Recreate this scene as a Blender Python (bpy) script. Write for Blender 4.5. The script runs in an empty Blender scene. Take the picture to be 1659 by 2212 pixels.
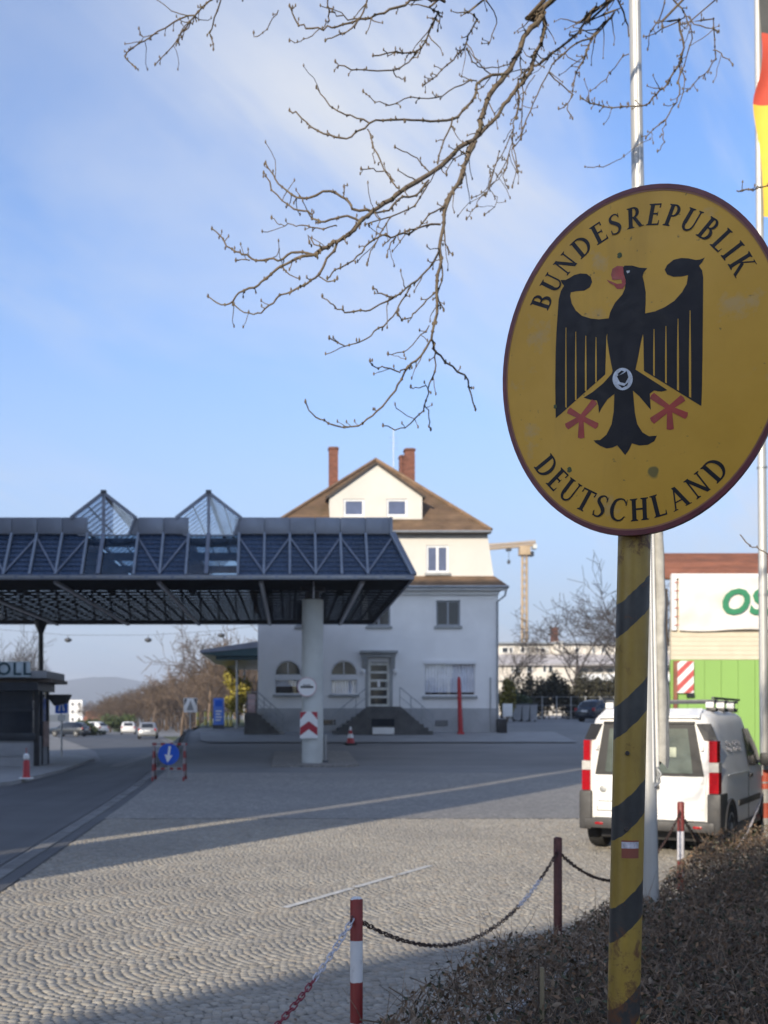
import bpy, bmesh, math, random
import numpy as np
from mathutils import Vector, Matrix, Euler
R = math.radians
rnd = random.Random(7)
nrng = np.random.default_rng(11)
scene = bpy.context.scene
COL = scene.collection

# ------------------------------------------------------------------ camera, sky, sun, exposure
FPX, PX0, PY0, CAMH = 2400.0, 626.0, 1555.0, 1.7      # photo read at 1659 x 2212: focal length and principal point
cam = bpy.data.cameras.new('camera')
camo = bpy.data.objects.new('camera', cam); COL.objects.link(camo)
camo.location = (0, 0, CAMH); camo.rotation_euler = (R(90), 0, 0)
cam.sensor_fit = 'VERTICAL'; cam.sensor_height = 36.0; cam.sensor_width = 27.0
cam.lens = 36.0 * FPX / 2212.0
cam.shift_x = (829.5 - PX0) / 2212.0
cam.shift_y = (PY0 - 1106.0) / 2212.0
cam.clip_start = 0.1; cam.clip_end = 12000
cam.dof.use_dof = True; cam.dof.focus_distance = 3.0; cam.dof.aperture_fstop = 5.6
scene.camera = camo
scene.render.resolution_x, scene.render.resolution_y = 768, 1024

SUN_EL = R(20.0)
SUN_H = Vector((0.521, 0.853))                         # horizontal travel direction of the light
world = bpy.data.worlds.new('World'); scene.world = world; world.use_nodes = True
nt = world.node_tree; nt.nodes.clear()
def wn(t, **k):
    n = nt.nodes.new(t)
    for a, b in k.items(): setattr(n, a, b)
    return n
wl = nt.links.new
out = wn('ShaderNodeOutputWorld'); bg = wn('ShaderNodeBackground'); bg.inputs[1].default_value = 0.125
sky = wn('ShaderNodeTexSky', sky_type='NISHITA', sun_disc=False)
sky.sun_elevation = SUN_EL
sky.sun_rotation = math.atan2(-SUN_H.x, -SUN_H.y)
sky.altitude = 250; sky.air_density = 1.0; sky.dust_density = 1.2; sky.ozone_density = 2.2
tc = wn('ShaderNodeTexCoord'); sep = wn('ShaderNodeSeparateXYZ'); wl(tc.outputs['Generated'], sep.inputs[0])
zm = wn('ShaderNodeMath', operation='MAXIMUM'); wl(sep.outputs[2], zm.inputs[0]); zm.inputs[1].default_value = 0.0
za = wn('ShaderNodeMath', operation='ADD'); wl(zm.outputs[0], za.inputs[0]); za.inputs[1].default_value = 0.16
dv = wn('ShaderNodeVectorMath', operation='DIVIDE'); wl(tc.outputs['Generated'], dv.inputs[0])
cmb = wn('ShaderNodeCombineXYZ'); [wl(za.outputs[0], cmb.inputs[i]) for i in range(3)]
wl(cmb.outputs[0], dv.inputs[1])
def cloud_layer(scale, stretch, rot, detail, lo, hi, seed):
    mp = wn('ShaderNodeMapping', vector_type='TEXTURE'); wl(dv.outputs[0], mp.inputs[0])
    mp.inputs['Rotation'].default_value = (0, 0, rot); mp.inputs['Scale'].default_value = (stretch, 1, 1)
    mp.inputs['Location'].default_value = (seed, seed * .7, 0)
    nz = wn('ShaderNodeTexNoise'); wl(mp.outputs[0], nz.inputs['Vector'])
    nz.inputs['Scale'].default_value = scale; nz.inputs['Detail'].default_value = detail; nz.inputs['Roughness'].default_value = .55
    nz.inputs['Distortion'].default_value = .6
    mr = wn('ShaderNodeMapRange', interpolation_type='SMOOTHSTEP'); wl(nz.outputs['Fac'], mr.inputs['Value'])
    mr.inputs['From Min'].default_value = lo; mr.inputs['From Max'].default_value = hi
    return mr.outputs[0]
c1 = cloud_layer(1.0, 2.6, R(66), 10, .435, .72, 5.2)
c2 = cloud_layer(3.2, 5.5, R(58), 10, .43, .68, 2.2)
c3 = cloud_layer(.6, 1.4, R(40), 2, .35, .6, 5.2)
mul = wn('ShaderNodeMath', operation='MULTIPLY'); wl(c2, mul.inputs[0]); wl(c3, mul.inputs[1])
sc1 = wn('ShaderNodeMath', operation='MULTIPLY'); wl(c1, sc1.inputs[0]); sc1.inputs[1].default_value = .60
sc2 = wn('ShaderNodeMath', operation='MULTIPLY'); wl(mul.outputs[0], sc2.inputs[0]); sc2.inputs[1].default_value = .62
ad = wn('ShaderNodeMath', operation='ADD', use_clamp=True); wl(sc1.outputs[0], ad.inputs[0]); wl(sc2.outputs[0], ad.inputs[1])
tint = wn('ShaderNodeMix', data_type='RGBA', blend_type='MULTIPLY'); tint.inputs[0].default_value = 1.0
wl(sky.outputs[0], tint.inputs[6]); tint.inputs[7].default_value = (.69, .80, .985, 1)
hzr = wn('ShaderNodeMapRange', interpolation_type='SMOOTHSTEP'); wl(sep.outputs[2], hzr.inputs['Value'])
hzr.inputs['From Min'].default_value = -.02; hzr.inputs['From Max'].default_value = .46; hzr.inputs['To Min'].default_value = .95; hzr.inputs['To Max'].default_value = 0.0
hzm = wn('ShaderNodeMix', data_type='RGBA'); sd_ = wn('ShaderNodeVectorMath', operation='DOT_PRODUCT'); wl(tc.outputs['Generated'], sd_.inputs[0]); sd_.inputs[1].default_value = (-SUN_H.x, -SUN_H.y, .25)
sm_ = wn('ShaderNodeMapRange', interpolation_type='SMOOTHSTEP'); wl(sd_.outputs['Value'], sm_.inputs['Value'])
sm_.inputs['From Min'].default_value = -.2; sm_.inputs['From Max'].default_value = .9; sm_.inputs['To Min'].default_value = 1.0; sm_.inputs['To Max'].default_value = .25
hf_ = wn('ShaderNodeMath', operation='MULTIPLY'); wl(hzr.outputs[0], hf_.inputs[0]); wl(sm_.outputs[0], hf_.inputs[1])
wl(hf_.outputs[0], hzm.inputs[0]); wl(tint.outputs[2], hzm.inputs[6]); hzm.inputs[7].default_value = (1.95, 2.30, 2.95, 1)
mixc = wn('ShaderNodeMix', data_type='RGBA'); wl(ad.outputs[0], mixc.inputs[0]); wl(hzm.outputs[2], mixc.inputs[6])
CLOUD_NODE = mixc
mixc.inputs[7].default_value = (2.85, 3.0, 3.3, 1)
wl(mixc.outputs[2], bg.inputs[0]); wl(bg.outputs[0], out.inputs[0])

sun = bpy.data.lights.new('sun', 'SUN'); sun.energy = 2.75; sun.angle = R(0.5); sun.color = (1.0, .88, .70)
suno = bpy.data.objects.new('sun', sun); COL.objects.link(suno)
sdir = Vector((SUN_H.x * math.cos(SUN_EL), SUN_H.y * math.cos(SUN_EL), -math.sin(SUN_EL)))
suno.rotation_euler = sdir.to_track_quat('-Z', 'Y').to_euler(); suno.location = (-20, -30, 40)
vs = scene.view_settings; vs.view_transform = 'Standard'; vs.look = 'None'; vs.gamma = 1; vs.use_curve_mapping = False
vs.exposure = 1.13
try:
    scene.cycles.max_bounces = 8; scene.cycles.transparent_max_bounces = 24; scene.cycles.use_denoising = True
    scene.cycles.caustics_reflective = False; scene.cycles.caustics_refractive = False
except Exception: pass

# ------------------------------------------------------------------ helpers
def W(px, py, Y): return Vector(((px - PX0) / FPX * Y, Y, CAMH - (py - PY0) / FPX * Y))
def GX(px, Y): return (px - PX0) / FPX * Y
def GZ(py, Y): return CAMH - (py - PY0) / FPX * Y
_gy = [0, 22, 27, 37.5, 50, 54.6, 75, 120, 250, 600, 9000]
_gz = [0, 0, .03, .18, .63, 1.06, 1.62, 2.2, 1.8, 0, 0]
def g(x, y):
    z = float(np.interp(y, _gy, _gz)) if y > 0 else 0.0
    xr = -4.2 - max(0, y - 30) * .03
    t = min(1, max(0, (x - (xr - 1.8)) / 1.8)); t = t * t * (3 - 2 * t)
    return z * t

def L(o, label=None, cat=None, group=None, kind=None):
    if label: o['label'] = label
    if cat: o['category'] = cat
    if group: o['group'] = group
    if kind: o['kind'] = kind
    return o
def thing(name, label, cat, loc=(0, 0, 0), group=None, rotz=0):
    o = bpy.data.objects.new(name, None); COL.objects.link(o); o.empty_display_size = .2
    o.location = loc; o.rotation_euler = (0, 0, rotz)
    return L(o, label, cat, group)
def off(o):
    v = Vector((0, 0, 0))
    while o is not None: v += Vector(o.location); o = o.parent
    return v

class MB:
    def __init__(s): s.v = []; s.f = []; s.m = []
    def add(s, vs, fs, mi=0):
        n = len(s.v); s.v.extend([tuple(x) for x in vs]); s.f.extend([tuple(i + n for i in f) for f in fs]); s.m.extend([mi] * len(fs)); return s
    def box(s, x0, x1, y0, y1, z0, z1, mi=0, c=0):
        if c <= 0:
            v = [(x0,y0,z0),(x1,y0,z0),(x1,y1,z0),(x0,y1,z0),(x0,y0,z1),(x1,y0,z1),(x1,y1,z1),(x0,y1,z1)]
            return s.add(v, [(0,3,2,1),(4,5,6,7),(0,1,5,4),(1,2,6,5),(2,3,7,6),(3,0,4,7)], mi)
        bm = bmesh.new(); bmesh.ops.create_cube(bm, size=1)
        for v in bm.verts: v.co = Vector((x0 + (v.co.x + .5) * (x1 - x0), y0 + (v.co.y + .5) * (y1 - y0), z0 + (v.co.z + .5) * (z1 - z0)))
        bmesh.ops.bevel(bm, geom=list(bm.edges), offset=c, segments=2, affect='EDGES', profile=.6)
        bm.verts.index_update()
        s.add([v.co for v in bm.verts], [[v.index for v in f.verts] for f in bm.faces], mi); bm.free(); return s
    def cyl(s, p0, p1, r0, r1=None, n=12, mi=0, caps=True):
        p0 = Vector(p0); p1 = Vector(p1); r1 = r0 if r1 is None else r1
        d = (p1 - p0).normalized(); a = d.orthogonal().normalized(); b = d.cross(a)
        v = []
        for p, r in ((p0, r0), (p1, r1)):
            for k in range(n):
                t = 2 * math.pi * k / n; v.append(p + a * (r * math.cos(t)) + b * (r * math.sin(t)))
        f = [(k, (k + 1) % n, n + (k + 1) % n, n + k) for k in range(n)]
        if caps: f += [tuple(range(n - 1, -1, -1)), tuple(range(n, 2 * n))]
        return s.add(v, f, mi)
    def bar(s, p0, p1, w, h, mi=0, up=(0, 0, 1)):
        p0 = Vector(p0); p1 = Vector(p1); d = (p1 - p0).normalized(); a = d.cross(Vector(up))
        if a.length < 1e-4: a = d.cross(Vector((0, 1, 0)))
        a.normalize(); b = a.cross(d); v = []
        for p in (p0, p1):
            for sx, sy in ((-1,-1),(1,-1),(1,1),(-1,1)): v.append(p + a * (sx * w / 2) + b * (sy * h / 2))
        return s.add(v, [(3,2,1,0),(4,5,6,7),(0,1,5,4),(1,2,6,5),(2,3,7,6),(3,0,4,7)], mi)
    def lathe(s, c, prof, n=20, mi=0, axis='z'):
        c = Vector(c); v = []; f = []
        for r, z in prof:
            for k in range(n):
                t = 2 * math.pi * k / n
                if axis == 'z': q = (r * math.cos(t), r * math.sin(t), z)
                elif axis == 'y': q = (r * math.cos(t), z, -r * math.sin(t))
                else: q = (z, r * math.cos(t), r * math.sin(t))
                v.append(c + Vector(q))
        for i in range(len(prof) - 1):
            for k in range(n): f.append((i*n+k, i*n+(k+1)%n, (i+1)*n+(k+1)%n, (i+1)*n+k))
        f.append(tuple(range(n - 1, -1, -1))); f.append(tuple((len(prof)-1)*n + k for k in range(n)))
        return s.add(v, f, mi)
    def prism(s, poly, ext, mi=0):
        """poly: 3-D points in order, ext: extrusion vector"""
        n = len(poly); e = Vector(ext); v = [Vector(p) for p in poly] + [Vector(p) + e for p in poly]
        f = [tuple(range(n)), tuple(range(2*n-1, n-1, -1))] + [((k+1)%n, k, n+k, n+(k+1)%n) for k in range(n)]
        return s.add(v, f, mi)
    def tube(s, pts, rad, n=6, mi=0):
        pts = [Vector(p) for p in pts]; m = len(pts)
        if not hasattr(rad, '__len__'): rad = [rad] * m
        v = []; f = []; a = None
        for i, p in enumerate(pts):
            d = (pts[min(i+1, m-1)] - pts[max(i-1, 0)]).normalized()
            a = d.orthogonal().normalized() if a is None else (a - d * a.dot(d)).normalized()
            b = d.cross(a)
            for k in range(n):
                t = 2*math.pi*k/n; v.append(p + a*(rad[i]*math.cos(t)) + b*(rad[i]*math.sin(t)))
        for i in range(m-1):
            for k in range(n): f.append((i*n+k, i*n+(k+1)%n, (i+1)*n+(k+1)%n, (i+1)*n+k))
        f += [tuple(range(n-1,-1,-1)), tuple((m-1)*n+k for k in range(n))]
        return s.add(v, f, mi)
    def build(s, name, mats, parent=None, local=False, smooth=35, kind=None, loc=None):
        """local=False: vertices are world coordinates, made relative to an unrotated parent chain (or to loc)"""
        o0 = Vector((0,0,0)) if local else off(parent)
        if loc is not None: o0 = Vector(loc)
        me = bpy.data.meshes.new(name)
        vv = np.array([tuple(x) for x in s.v], dtype=np.float64) - np.array(o0)
        me.from_pydata(vv.tolist(), [], s.f); 
        for m in (mats if isinstance(mats, (list, tuple)) else [mats]): me.materials.append(m)
        me.polygons.foreach_set('material_index', s.m)
        bm = bmesh.new(); bm.from_mesh(me); bmesh.ops.recalc_face_normals(bm, faces=bm.faces); bm.to_mesh(me); bm.free()
        if smooth:
            me.polygons.foreach_set('use_smooth', [True] * len(me.polygons))
            me.set_sharp_from_angle(angle=R(smooth))
        me.update()
        o = bpy.data.objects.new(name, me); COL.objects.link(o)
        if parent is not None: o.parent = parent
        elif loc is not None: o.location = loc
        if kind: o['kind'] = kind
        return o
def raw(name, verts, faces, mat, parent=None, kind=None, smooth=False, loc=None):
    me = bpy.data.meshes.new(name)
    verts = np.asarray(verts, dtype=np.float32); faces = np.asarray(faces, dtype=np.int32)
    if parent is not None: verts = verts - np.array(off(parent), dtype=np.float32)
    k = faces.shape[1]
    me.vertices.add(len(verts)); me.vertices.foreach_set('co', verts.ravel())
    me.loops.add(faces.size); me.loops.foreach_set('vertex_index', faces.ravel())
    me.polygons.add(len(faces)); me.polygons.foreach_set('loop_start', np.arange(0, faces.size, k, dtype=np.int32))
    me.update(calc_edges=True); me.validate()
    if smooth: me.polygons.foreach_set('use_smooth', [True] * len(me.polygons))
    for m in (mat if isinstance(mat, (list, tuple)) else [mat]): me.materials.append(m)
    o = bpy.data.objects.new(name, me); COL.objects.link(o)
    if parent is not None: o.parent = parent
    if kind: o['kind'] = kind
    return o
def copy_tree(o, parent=None):
    c = o.copy(); COL.objects.link(c)
    if parent is not None: c.parent = parent; c.matrix_parent_inverse = o.matrix_parent_inverse
    for ch in list(o.children): copy_tree(ch, c)
    return c

# ------------------------------------------------------------------ materials
def srgb(r, gg, b):
    return tuple(((c/255)/12.92 if c/255 <= .04045 else ((c/255+.055)/1.055)**2.4) for c in (r, gg, b))
class NT:
    def __init__(s, name):
        s.mat = bpy.data.materials.new(name); s.mat.use_nodes = True; s.t = s.mat.node_tree
        s.b = s.t.nodes['Principled BSDF']
    def n(s, t, **k):
        x = s.t.nodes.new(t)
        for a, b in k.items():
            if a.startswith('i_'): x.inputs[a[2:].replace('_', ' ')].default_value = b
            else: setattr(x, a, b)
        return x
    def l(s, a, b): s.t.links.new(a, b)
    def coord(s, which='Object', scale=(1,1,1), rot=(0,0,0)):
        t = s.n('ShaderNodeTexCoord'); m = s.n('ShaderNodeMapping'); s.l(t.outputs[which], m.inputs[0])
        m.inputs['Scale'].default_value = scale; m.inputs['Rotation'].default_value = rot
        return m.outputs[0]
    def noise(s, vec, scale, detail=4, rough=.55, dist=0):
        x = s.n('ShaderNodeTexNoise'); s.l(vec, x.inputs['Vector'])
        x.inputs['Scale'].default_value = scale; x.inputs['Detail'].default_value = detail; x.inputs['Roughness'].default_value = rough; x.inputs['Distortion'].default_value = dist
        return x.outputs['Fac']
    def ramp(s, fac, lo, hi, a=0., b=1.):
        m = s.n('ShaderNodeMapRange'); s.l(fac, m.inputs['Value'])
        m.inputs['From Min'].default_value = lo; m.inputs['From Max'].default_value = hi; m.inputs['To Min'].default_value = a; m.inputs['To Max'].default_value = b
        return m.outputs[0]
    def mix(s, fac, a, b, blend='MIX'):
        m = s.n('ShaderNodeMix', data_type='RGBA', blend_type=blend)
        for src, i in ((fac, 0), (a, 6), (b, 7)):
            if hasattr(src, 'is_output'): s.l(src, m.inputs[i])
            elif i == 0: m.inputs[0].default_value = src
            else: m.inputs[i].default_value = tuple(src)[:3] + (1,)
        return m.outputs[2]
    def math(s, op, a, b=None, clamp=False):
        m = s.n('ShaderNodeMath', operation=op, use_clamp=clamp)
        for src, i in ((a, 0), (b, 1)):
            if src is None: continue
            if hasattr(src, 'is_output'): s.l(src, m.inputs[i])
            else: m.inputs[i].default_value = src
        return m.outputs[0]
    def set(s, k, v):
        if hasattr(v, 'is_output'): s.l(v, s.b.inputs[k])
        else: s.b.inputs[k].default_value = v
    def bump(s, h, strength=.4, dist=.01):
        b = s.n('ShaderNodeBump'); s.l(h, b.inputs['Height']); b.inputs['Strength'].default_value = strength; b.inputs['Distance'].default_value = dist
        s.l(b.outputs[0], s.b.inputs['Normal'])
def M(name, col, rough=.6, metal=0., var=.25, scale=3., bump=0., bscale=40., dirt=0., dirtcol=(.05,.04,.03), spec=.5, island=0., coord='Object', coat=0.):
    t = NT(name); c = t.coord(coord)
    col = tuple(col)
    n1 = t.noise(c, scale, 6, .6)
    f = t.ramp(n1, .3, .7)
    res = t.mix(f, tuple(x * (1 - var) for x in col), tuple(min(1, x * (1 + var)) for x in col))
    if island:
        gi = t.n('ShaderNodeNewGeometry'); k = t.ramp(gi.outputs['Random Per Island'], 0, 1, 1 - island, 1 + island)
        oi = t.n('ShaderNodeObjectInfo'); k2 = t.ramp(oi.outputs['Random'], 0, 1, 1 - island * .8, 1 + island * .8)
        kk = t.math('MULTIPLY', k, k2); cc = t.n('ShaderNodeCombineColor'); [t.l(kk, cc.inputs[i]) for i in range(3)]
        res = t.mix(1., res, cc.outputs[0], 'MULTIPLY')
    if dirt:
        d = t.noise(c, scale * .7, 8, .7, .5); res = t.mix(t.ramp(d, .52, .75, 0, dirt), res, dirtcol)
    t.set('Base Color', res); t.set('Metallic', metal); t.set('Specular IOR Level', spec); t.set('Coat Weight', coat)
    r2 = t.noise(c, scale * 3, 4); t.set('Roughness', t.ramp(r2, .3, .7, max(.02, rough - .08), min(1, rough + .08)))
    if bump: t.bump(t.noise(c, bscale, 6, .65), bump, .006)
    return t.mat
def thin_glass(name, tint=(.8,.85,.9), refl=.12, rough=.02, ior=1.5):
    t = NT(name); nd = t.t
    tr = t.n('ShaderNodeBsdfTransparent'); tr.inputs[0].default_value = tuple(tint) + (1,)
    gl = t.n('ShaderNodeBsdfGlossy'); gl.inputs['Roughness'].default_value = rough
    lw = t.n('ShaderNodeLayerWeight'); lw.inputs[0].default_value = .5
    c = t.coord('Object'); fac = t.math('ADD', t.math('MULTIPLY', t.math('POWER', lw.outputs['Facing'], 5.0), .25 * (ior - 1) / .5 * 2), t.ramp(t.noise(c, 2.), .3, .7, refl * .8, refl * 1.2), True)
    mx = t.n('ShaderNodeMixShader'); t.l(fac, mx.inputs[0]); t.l(tr.outputs[0], mx.inputs[1]); t.l(gl.outputs[0], mx.inputs[2])
    o = nd.nodes['Material Output']; t.l(mx.outputs[0], o.inputs[0]); nd.nodes.remove(t.b)
    return t.mat
def stripes(name, cols, period, duty=.5, rough=.5, axis=2, phase=0., dirt=.3, lean=0., var=.12, bump=.1):
    """painted bands along one local axis; lean tilts the bands across x"""
    t = NT(name); tc_ = t.n('ShaderNodeTexCoord'); sp = t.n('ShaderNodeSeparateXYZ'); t.l(tc_.outputs['Object'], sp.inputs[0])
    v = sp.outputs[axis]
    c = t.coord('Object')
    if lean: v = t.math('SUBTRACT', v, t.math('MULTIPLY', sp.outputs[0], lean))
    v = t.math('ADD', v, t.ramp(t.noise(c, 30, 3), .3, .7, -.004, .004))
    fr = t.math('FRACT', t.math('DIVIDE', t.math('SUBTRACT', v, phase), period))
    k = t.math('LESS_THAN', fr, duty)
    res = t.mix(k, cols[1], cols[0])
    n1 = t.noise(c, 9, 7, .65); res = t.mix(t.ramp(n1, .3, .7, 0, 1), t.mix(var, res, (0,0,0)), res)
    d = t.noise(c, 14, 9, .72, .4); res = t.mix(t.ramp(d, .55, .72, 0, dirt), res, (.06,.028,.012))
    t.set('Base Color', res); t.set('Roughness', t.ramp(n1, .3, .7, rough - .08, rough + .12))
    t.bump(t.noise(c, 60, 6), bump, .003)
    return t.mat

m_plaster = M('white_plaster', (.80,.80,.79), .85, var=.06, scale=.7, bump=.35, bscale=25, dirt=.12, dirtcol=(.32,.31,.28))
m_plinth = M('grey_plinth_render', (.40,.41,.42), .9, var=.12, scale=1.2, bump=.5, bscale=20, dirt=.3, dirtcol=(.16,.15,.14))
m_cream = M('cream_plaster', (.60,.58,.535), .85, var=.06, scale=.7, bump=.3, bscale=25, dirt=.12, dirtcol=(.4,.35,.27))
m_tile = M('brown_roof_tile', (.165,.105,.062), .8, var=.3, scale=1.5, bump=.6, bscale=9, dirt=.45, dirtcol=(.08,.07,.03), island=.18)
m_rtile = M('red_roof_tile', (.22,.085,.045), .8, var=.3, scale=1.5, bump=.6, bscale=9, dirt=.3, dirtcol=(.08,.05,.03), island=.18)
m_brick = M('chimney_brick', (.17,.068,.045), .85, var=.35, scale=5, bump=.6, bscale=14, dirt=.4, dirtcol=(.07,.05,.04))
m_wood_dark = M('dark_eave_wood', (.05,.038,.03), .7, var=.3, scale=4)
m_winframe = M('white_window_frame', (.72,.73,.74), .4, var=.04)
m_greyframe = M('grey_window_frame', (.25,.27,.30), .45, var=.08)
m_pane = M('window_glass', (.022,.026,.034), .05, var=.2, spec=.5)
m_clearpane = thin_glass('clear_window_glass', (.95,.96,.98), .04)
m_curtain = M('net_curtain', (.82,.83,.86), .9, var=.12, scale=2)
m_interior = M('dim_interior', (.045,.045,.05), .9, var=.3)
m_zinc = M('zinc_gutter', (.33,.35,.37), .45, .6, var=.15)
m_stone = M('dark_step_stone', (.10,.10,.10), .85, var=.3, scale=2, bump=.5, bscale=20)
m_sandstone = M('grey_sandstone', (.33,.34,.34), .85, var=.15, scale=3, bump=.4)
m_steel = M('painted_canopy_steel', (.19,.21,.26), .42, .3, var=.15, scale=2, dirt=.2)
m_fascia = M('grey_fascia_sheet', (.17,.19,.235), .38, .35, var=.1, scale=.8, dirt=.15)
m_bluepanel = M('dark_blue_louvre_sheet', (.040,.066,.118), .28, .2, var=.25, scale=1.5)
m_skyglass = thin_glass('tinted_canopy_glass', (.62,.72,.80), .10, ior=1.25)
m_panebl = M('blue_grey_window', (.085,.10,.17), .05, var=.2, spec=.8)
m_rearglass = thin_glass('rear_canopy_glass', (.86,.90,.95), .10, ior=1.2)
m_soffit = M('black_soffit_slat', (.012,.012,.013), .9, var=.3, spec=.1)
m_lampstrip = M('grey_lamp_housing', (.30,.30,.32), .5, var=.1)
m_concrete = M('painted_concrete_column', (.54,.56,.54), .8, var=.08, scale=1.5, bump=.3, bscale=18, dirt=.25, dirtcol=(.2,.2,.19))
m_white = M('white_paint', (.78,.78,.77), .45, var=.05, dirt=.1, dirtcol=(.4,.38,.35))
m_black = M('black_paint', (.018,.018,.02), .45, var=.2)
m_red = M('red_paint', (.42,.025,.03), .45, var=.15, dirt=.15)
m_blue = M('blue_sign_sheet', (.012,.10,.55), .35, var=.08)
m_grey = M('grey_metal', (.32,.33,.34), .45, .5, var=.12, scale=4)
m_darkgrey = M('dark_grey_metal', (.07,.075,.085), .5, .2, var=.2)
m_darkgreen = M('dark_teal_sheet', (.035,.07,.08), .4, .2, var=.2)
m_rubber = M('tyre_rubber', (.022,.022,.022), .85, var=.25, scale=8, bump=.4)
m_green = M('green_cladding', (.24,.41,.105), .6, var=.05, scale=.5)
m_boards = M('cream_boarding', (.62,.55,.42), .7, var=.08, scale=2, dirt=.15, dirtcol=(.3,.25,.18))
m_banner = M('white_vinyl_banner', (.74,.70,.64), .5, var=.05, scale=1.5, dirt=.15, dirtcol=(.45,.4,.34))
m_bannertext = M('green_banner_print', (.035,.21,.10), .5, var=.1)
m_bark = M('twig_bark', (.115,.085,.055), .85, var=.4, scale=25, bump=.5, bscale=90, dirt=.5, dirtcol=(.12,.115,.03))
m_twig = M('far_twigs', (.13,.092,.065), .9, var=.35, scale=1.2, island=.35)
m_twigdark = M('grey_twigs', (.06,.052,.05), .9, var=.3, scale=1.5)
m_evergreen = M('evergreen_leaf', (.045,.065,.02), .7, var=.5, scale=3, island=.4)
m_yellowleaf = M('yellow_shrub_leaf', (.22,.19,.03), .7, var=.4, scale=3, island=.4)
m_crane = M('yellow_crane_paint', (.42,.31,.19), .5, var=.1)
# ------------------------------------------------------------------ ground and paving
def mat_ground():
    t = NT('worn_asphalt'); c = t.coord('Object')
    a = t.mix(t.ramp(t.noise(c, .25, 6, .6), .35, .65), (.19,.19,.188), (.265,.258,.245))
    a = t.mix(t.ramp(t.noise(c, 45, 3, .7), .3, .7, 0, .5), a, (.09,.09,.095))
    s = t.noise(t.coord('Object', (.15, .6, 1), (0,0,.5)), 1.1, 6, .6, .3); a = t.mix(t.ramp(s, .5, .75, 0, .4), a, (.075,.075,.08))
    t.set('Base Color', a); t.set('Roughness', .82); t.bump(t.noise(c, 60, 6, .7), .5, .006); return t.mat
def mat_road():
    t = NT('dark_asphalt'); c = t.coord('Object')
    a = t.mix(t.ramp(t.noise(c, .5, 6, .6), .35, .65), (.050,.052,.057), (.085,.087,.092))
    a = t.mix(t.ramp(t.noise(c, 70, 3, .7), .35, .7, 0, .6), a, (.12,.12,.12))
    w = t.noise(t.coord('Object', (1.6, .05, 1)), 1.0, 4, .5); a = t.mix(t.ramp(w, .5, .7, 0, .5), a, (.035,.036,.04))
    t.set('Base Color', a); t.set('Roughness', .72); t.bump(t.noise(c, 90, 5, .7), .6, .005); return t.mat
def mat_cobble():
    t = NT('granite_cobble'); c = t.coord('Object')
    gi = t.n('ShaderNodeNewGeometry'); oi = t.n('ShaderNodeObjectInfo')
    r = t.math('FRACT', t.math('ADD', gi.outputs['Random Per Island'], t.math('MULTIPLY', oi.outputs['Random'], 7.31)))
    base = t.mix(r, (.27,.25,.21), (.41,.38,.325))
    warm = t.mix(t.ramp(t.math('FRACT', t.math('MULTIPLY', r, 13.7)), .7, 1, 0, .6), base, (.36,.29,.21))
    wp = t.n('ShaderNodeNewGeometry').outputs['Position']
    big = t.noise(wp, .35, 5, .6, .4); warm = t.mix(t.ramp(big, .42, .66, 0, .5), warm, (.19,.18,.165)); spot = t.noise(wp, 1.7, 6, .7, .6); warm = t.mix(t.ramp(spot, .60, .74, 0, .55), warm, (.10,.095,.088)); pale = t.noise(wp, .8, 4, .6); warm = t.mix(t.ramp(pale, .60, .75, 0, .4), warm, (.46,.43,.37))
    fine = t.noise(wp, 120, 4, .7); res = t.mix(t.ramp(fine, .3, .7, 0, .45), warm, (.13,.125,.12))
    t.set('Base Color', res); t.set('Roughness', .72); t.bump(t.noise(wp, 90, 5, .7), .5, .004); return t.mat
def mat_farcobble():
    t = NT('far_cobble_surface'); c = t.coord('Object', (1,1,1), (0,0,.55))
    v = t.n('ShaderNodeTexVoronoi', feature='F1'); t.l(c, v.inputs['Vector']); v.inputs['Scale'].default_value = 14
    cc = t.n('ShaderNodeSeparateColor'); t.l(v.outputs['Color'], cc.inputs[0])
    base = t.mix(cc.outputs[0], (.20,.19,.175), (.36,.335,.30))
    e = t.n('ShaderNodeTexVoronoi', feature='DISTANCE_TO_EDGE'); t.l(c, e.inputs['Vector']); e.inputs['Scale'].default_value = 14
    base = t.mix(t.ramp(e.outputs['Distance'], 0, .09, .8, 0), base, (.075,.07,.065))
    base = t.mix(t.ramp(t.noise(c, .3, 5, .6), .4, .7, 0, .45), base, (.15,.145,.14))
    t.set('Base Color', base); t.set('Roughness', .75); t.bump(t.ramp(e.outputs['Distance'], 0, .12), .5, .01); return t.mat
m_ground, m_road, m_cobble, m_farcobble = mat_ground(), mat_road(), mat_cobble(), mat_farcobble()
m_joint = M('joint_sand', (.16,.148,.125), .95, var=.3, scale=8, bump=.5, bscale=60)
m_pave = M('concrete_pavement', (.28,.28,.277), .85, var=.12, scale=1.2, bump=.4, bscale=30, dirt=.25, dirtcol=(.2,.2,.19))
m_kerb = M('granite_kerb', (.33,.33,.325), .8, var=.2, scale=5, bump=.5, bscale=40, island=.15)
m_soil = M('bed_soil', (.055,.042,.03), .95, var=.4, scale=6, bump=.9, bscale=20)
m_line = M('worn_white_line', (.52,.51,.48), .7, var=.2, scale=8, dirt=.7, dirtcol=(.28,.26,.23))
m_grass = M('winter_grass', (.085,.10,.035), .9, var=.4, scale=.6, bump=.8, bscale=8)
m_field = M('far_terrain', (.10,.095,.06), .95, var=.4, scale=.02, bump=.3, bscale=1)

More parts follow.
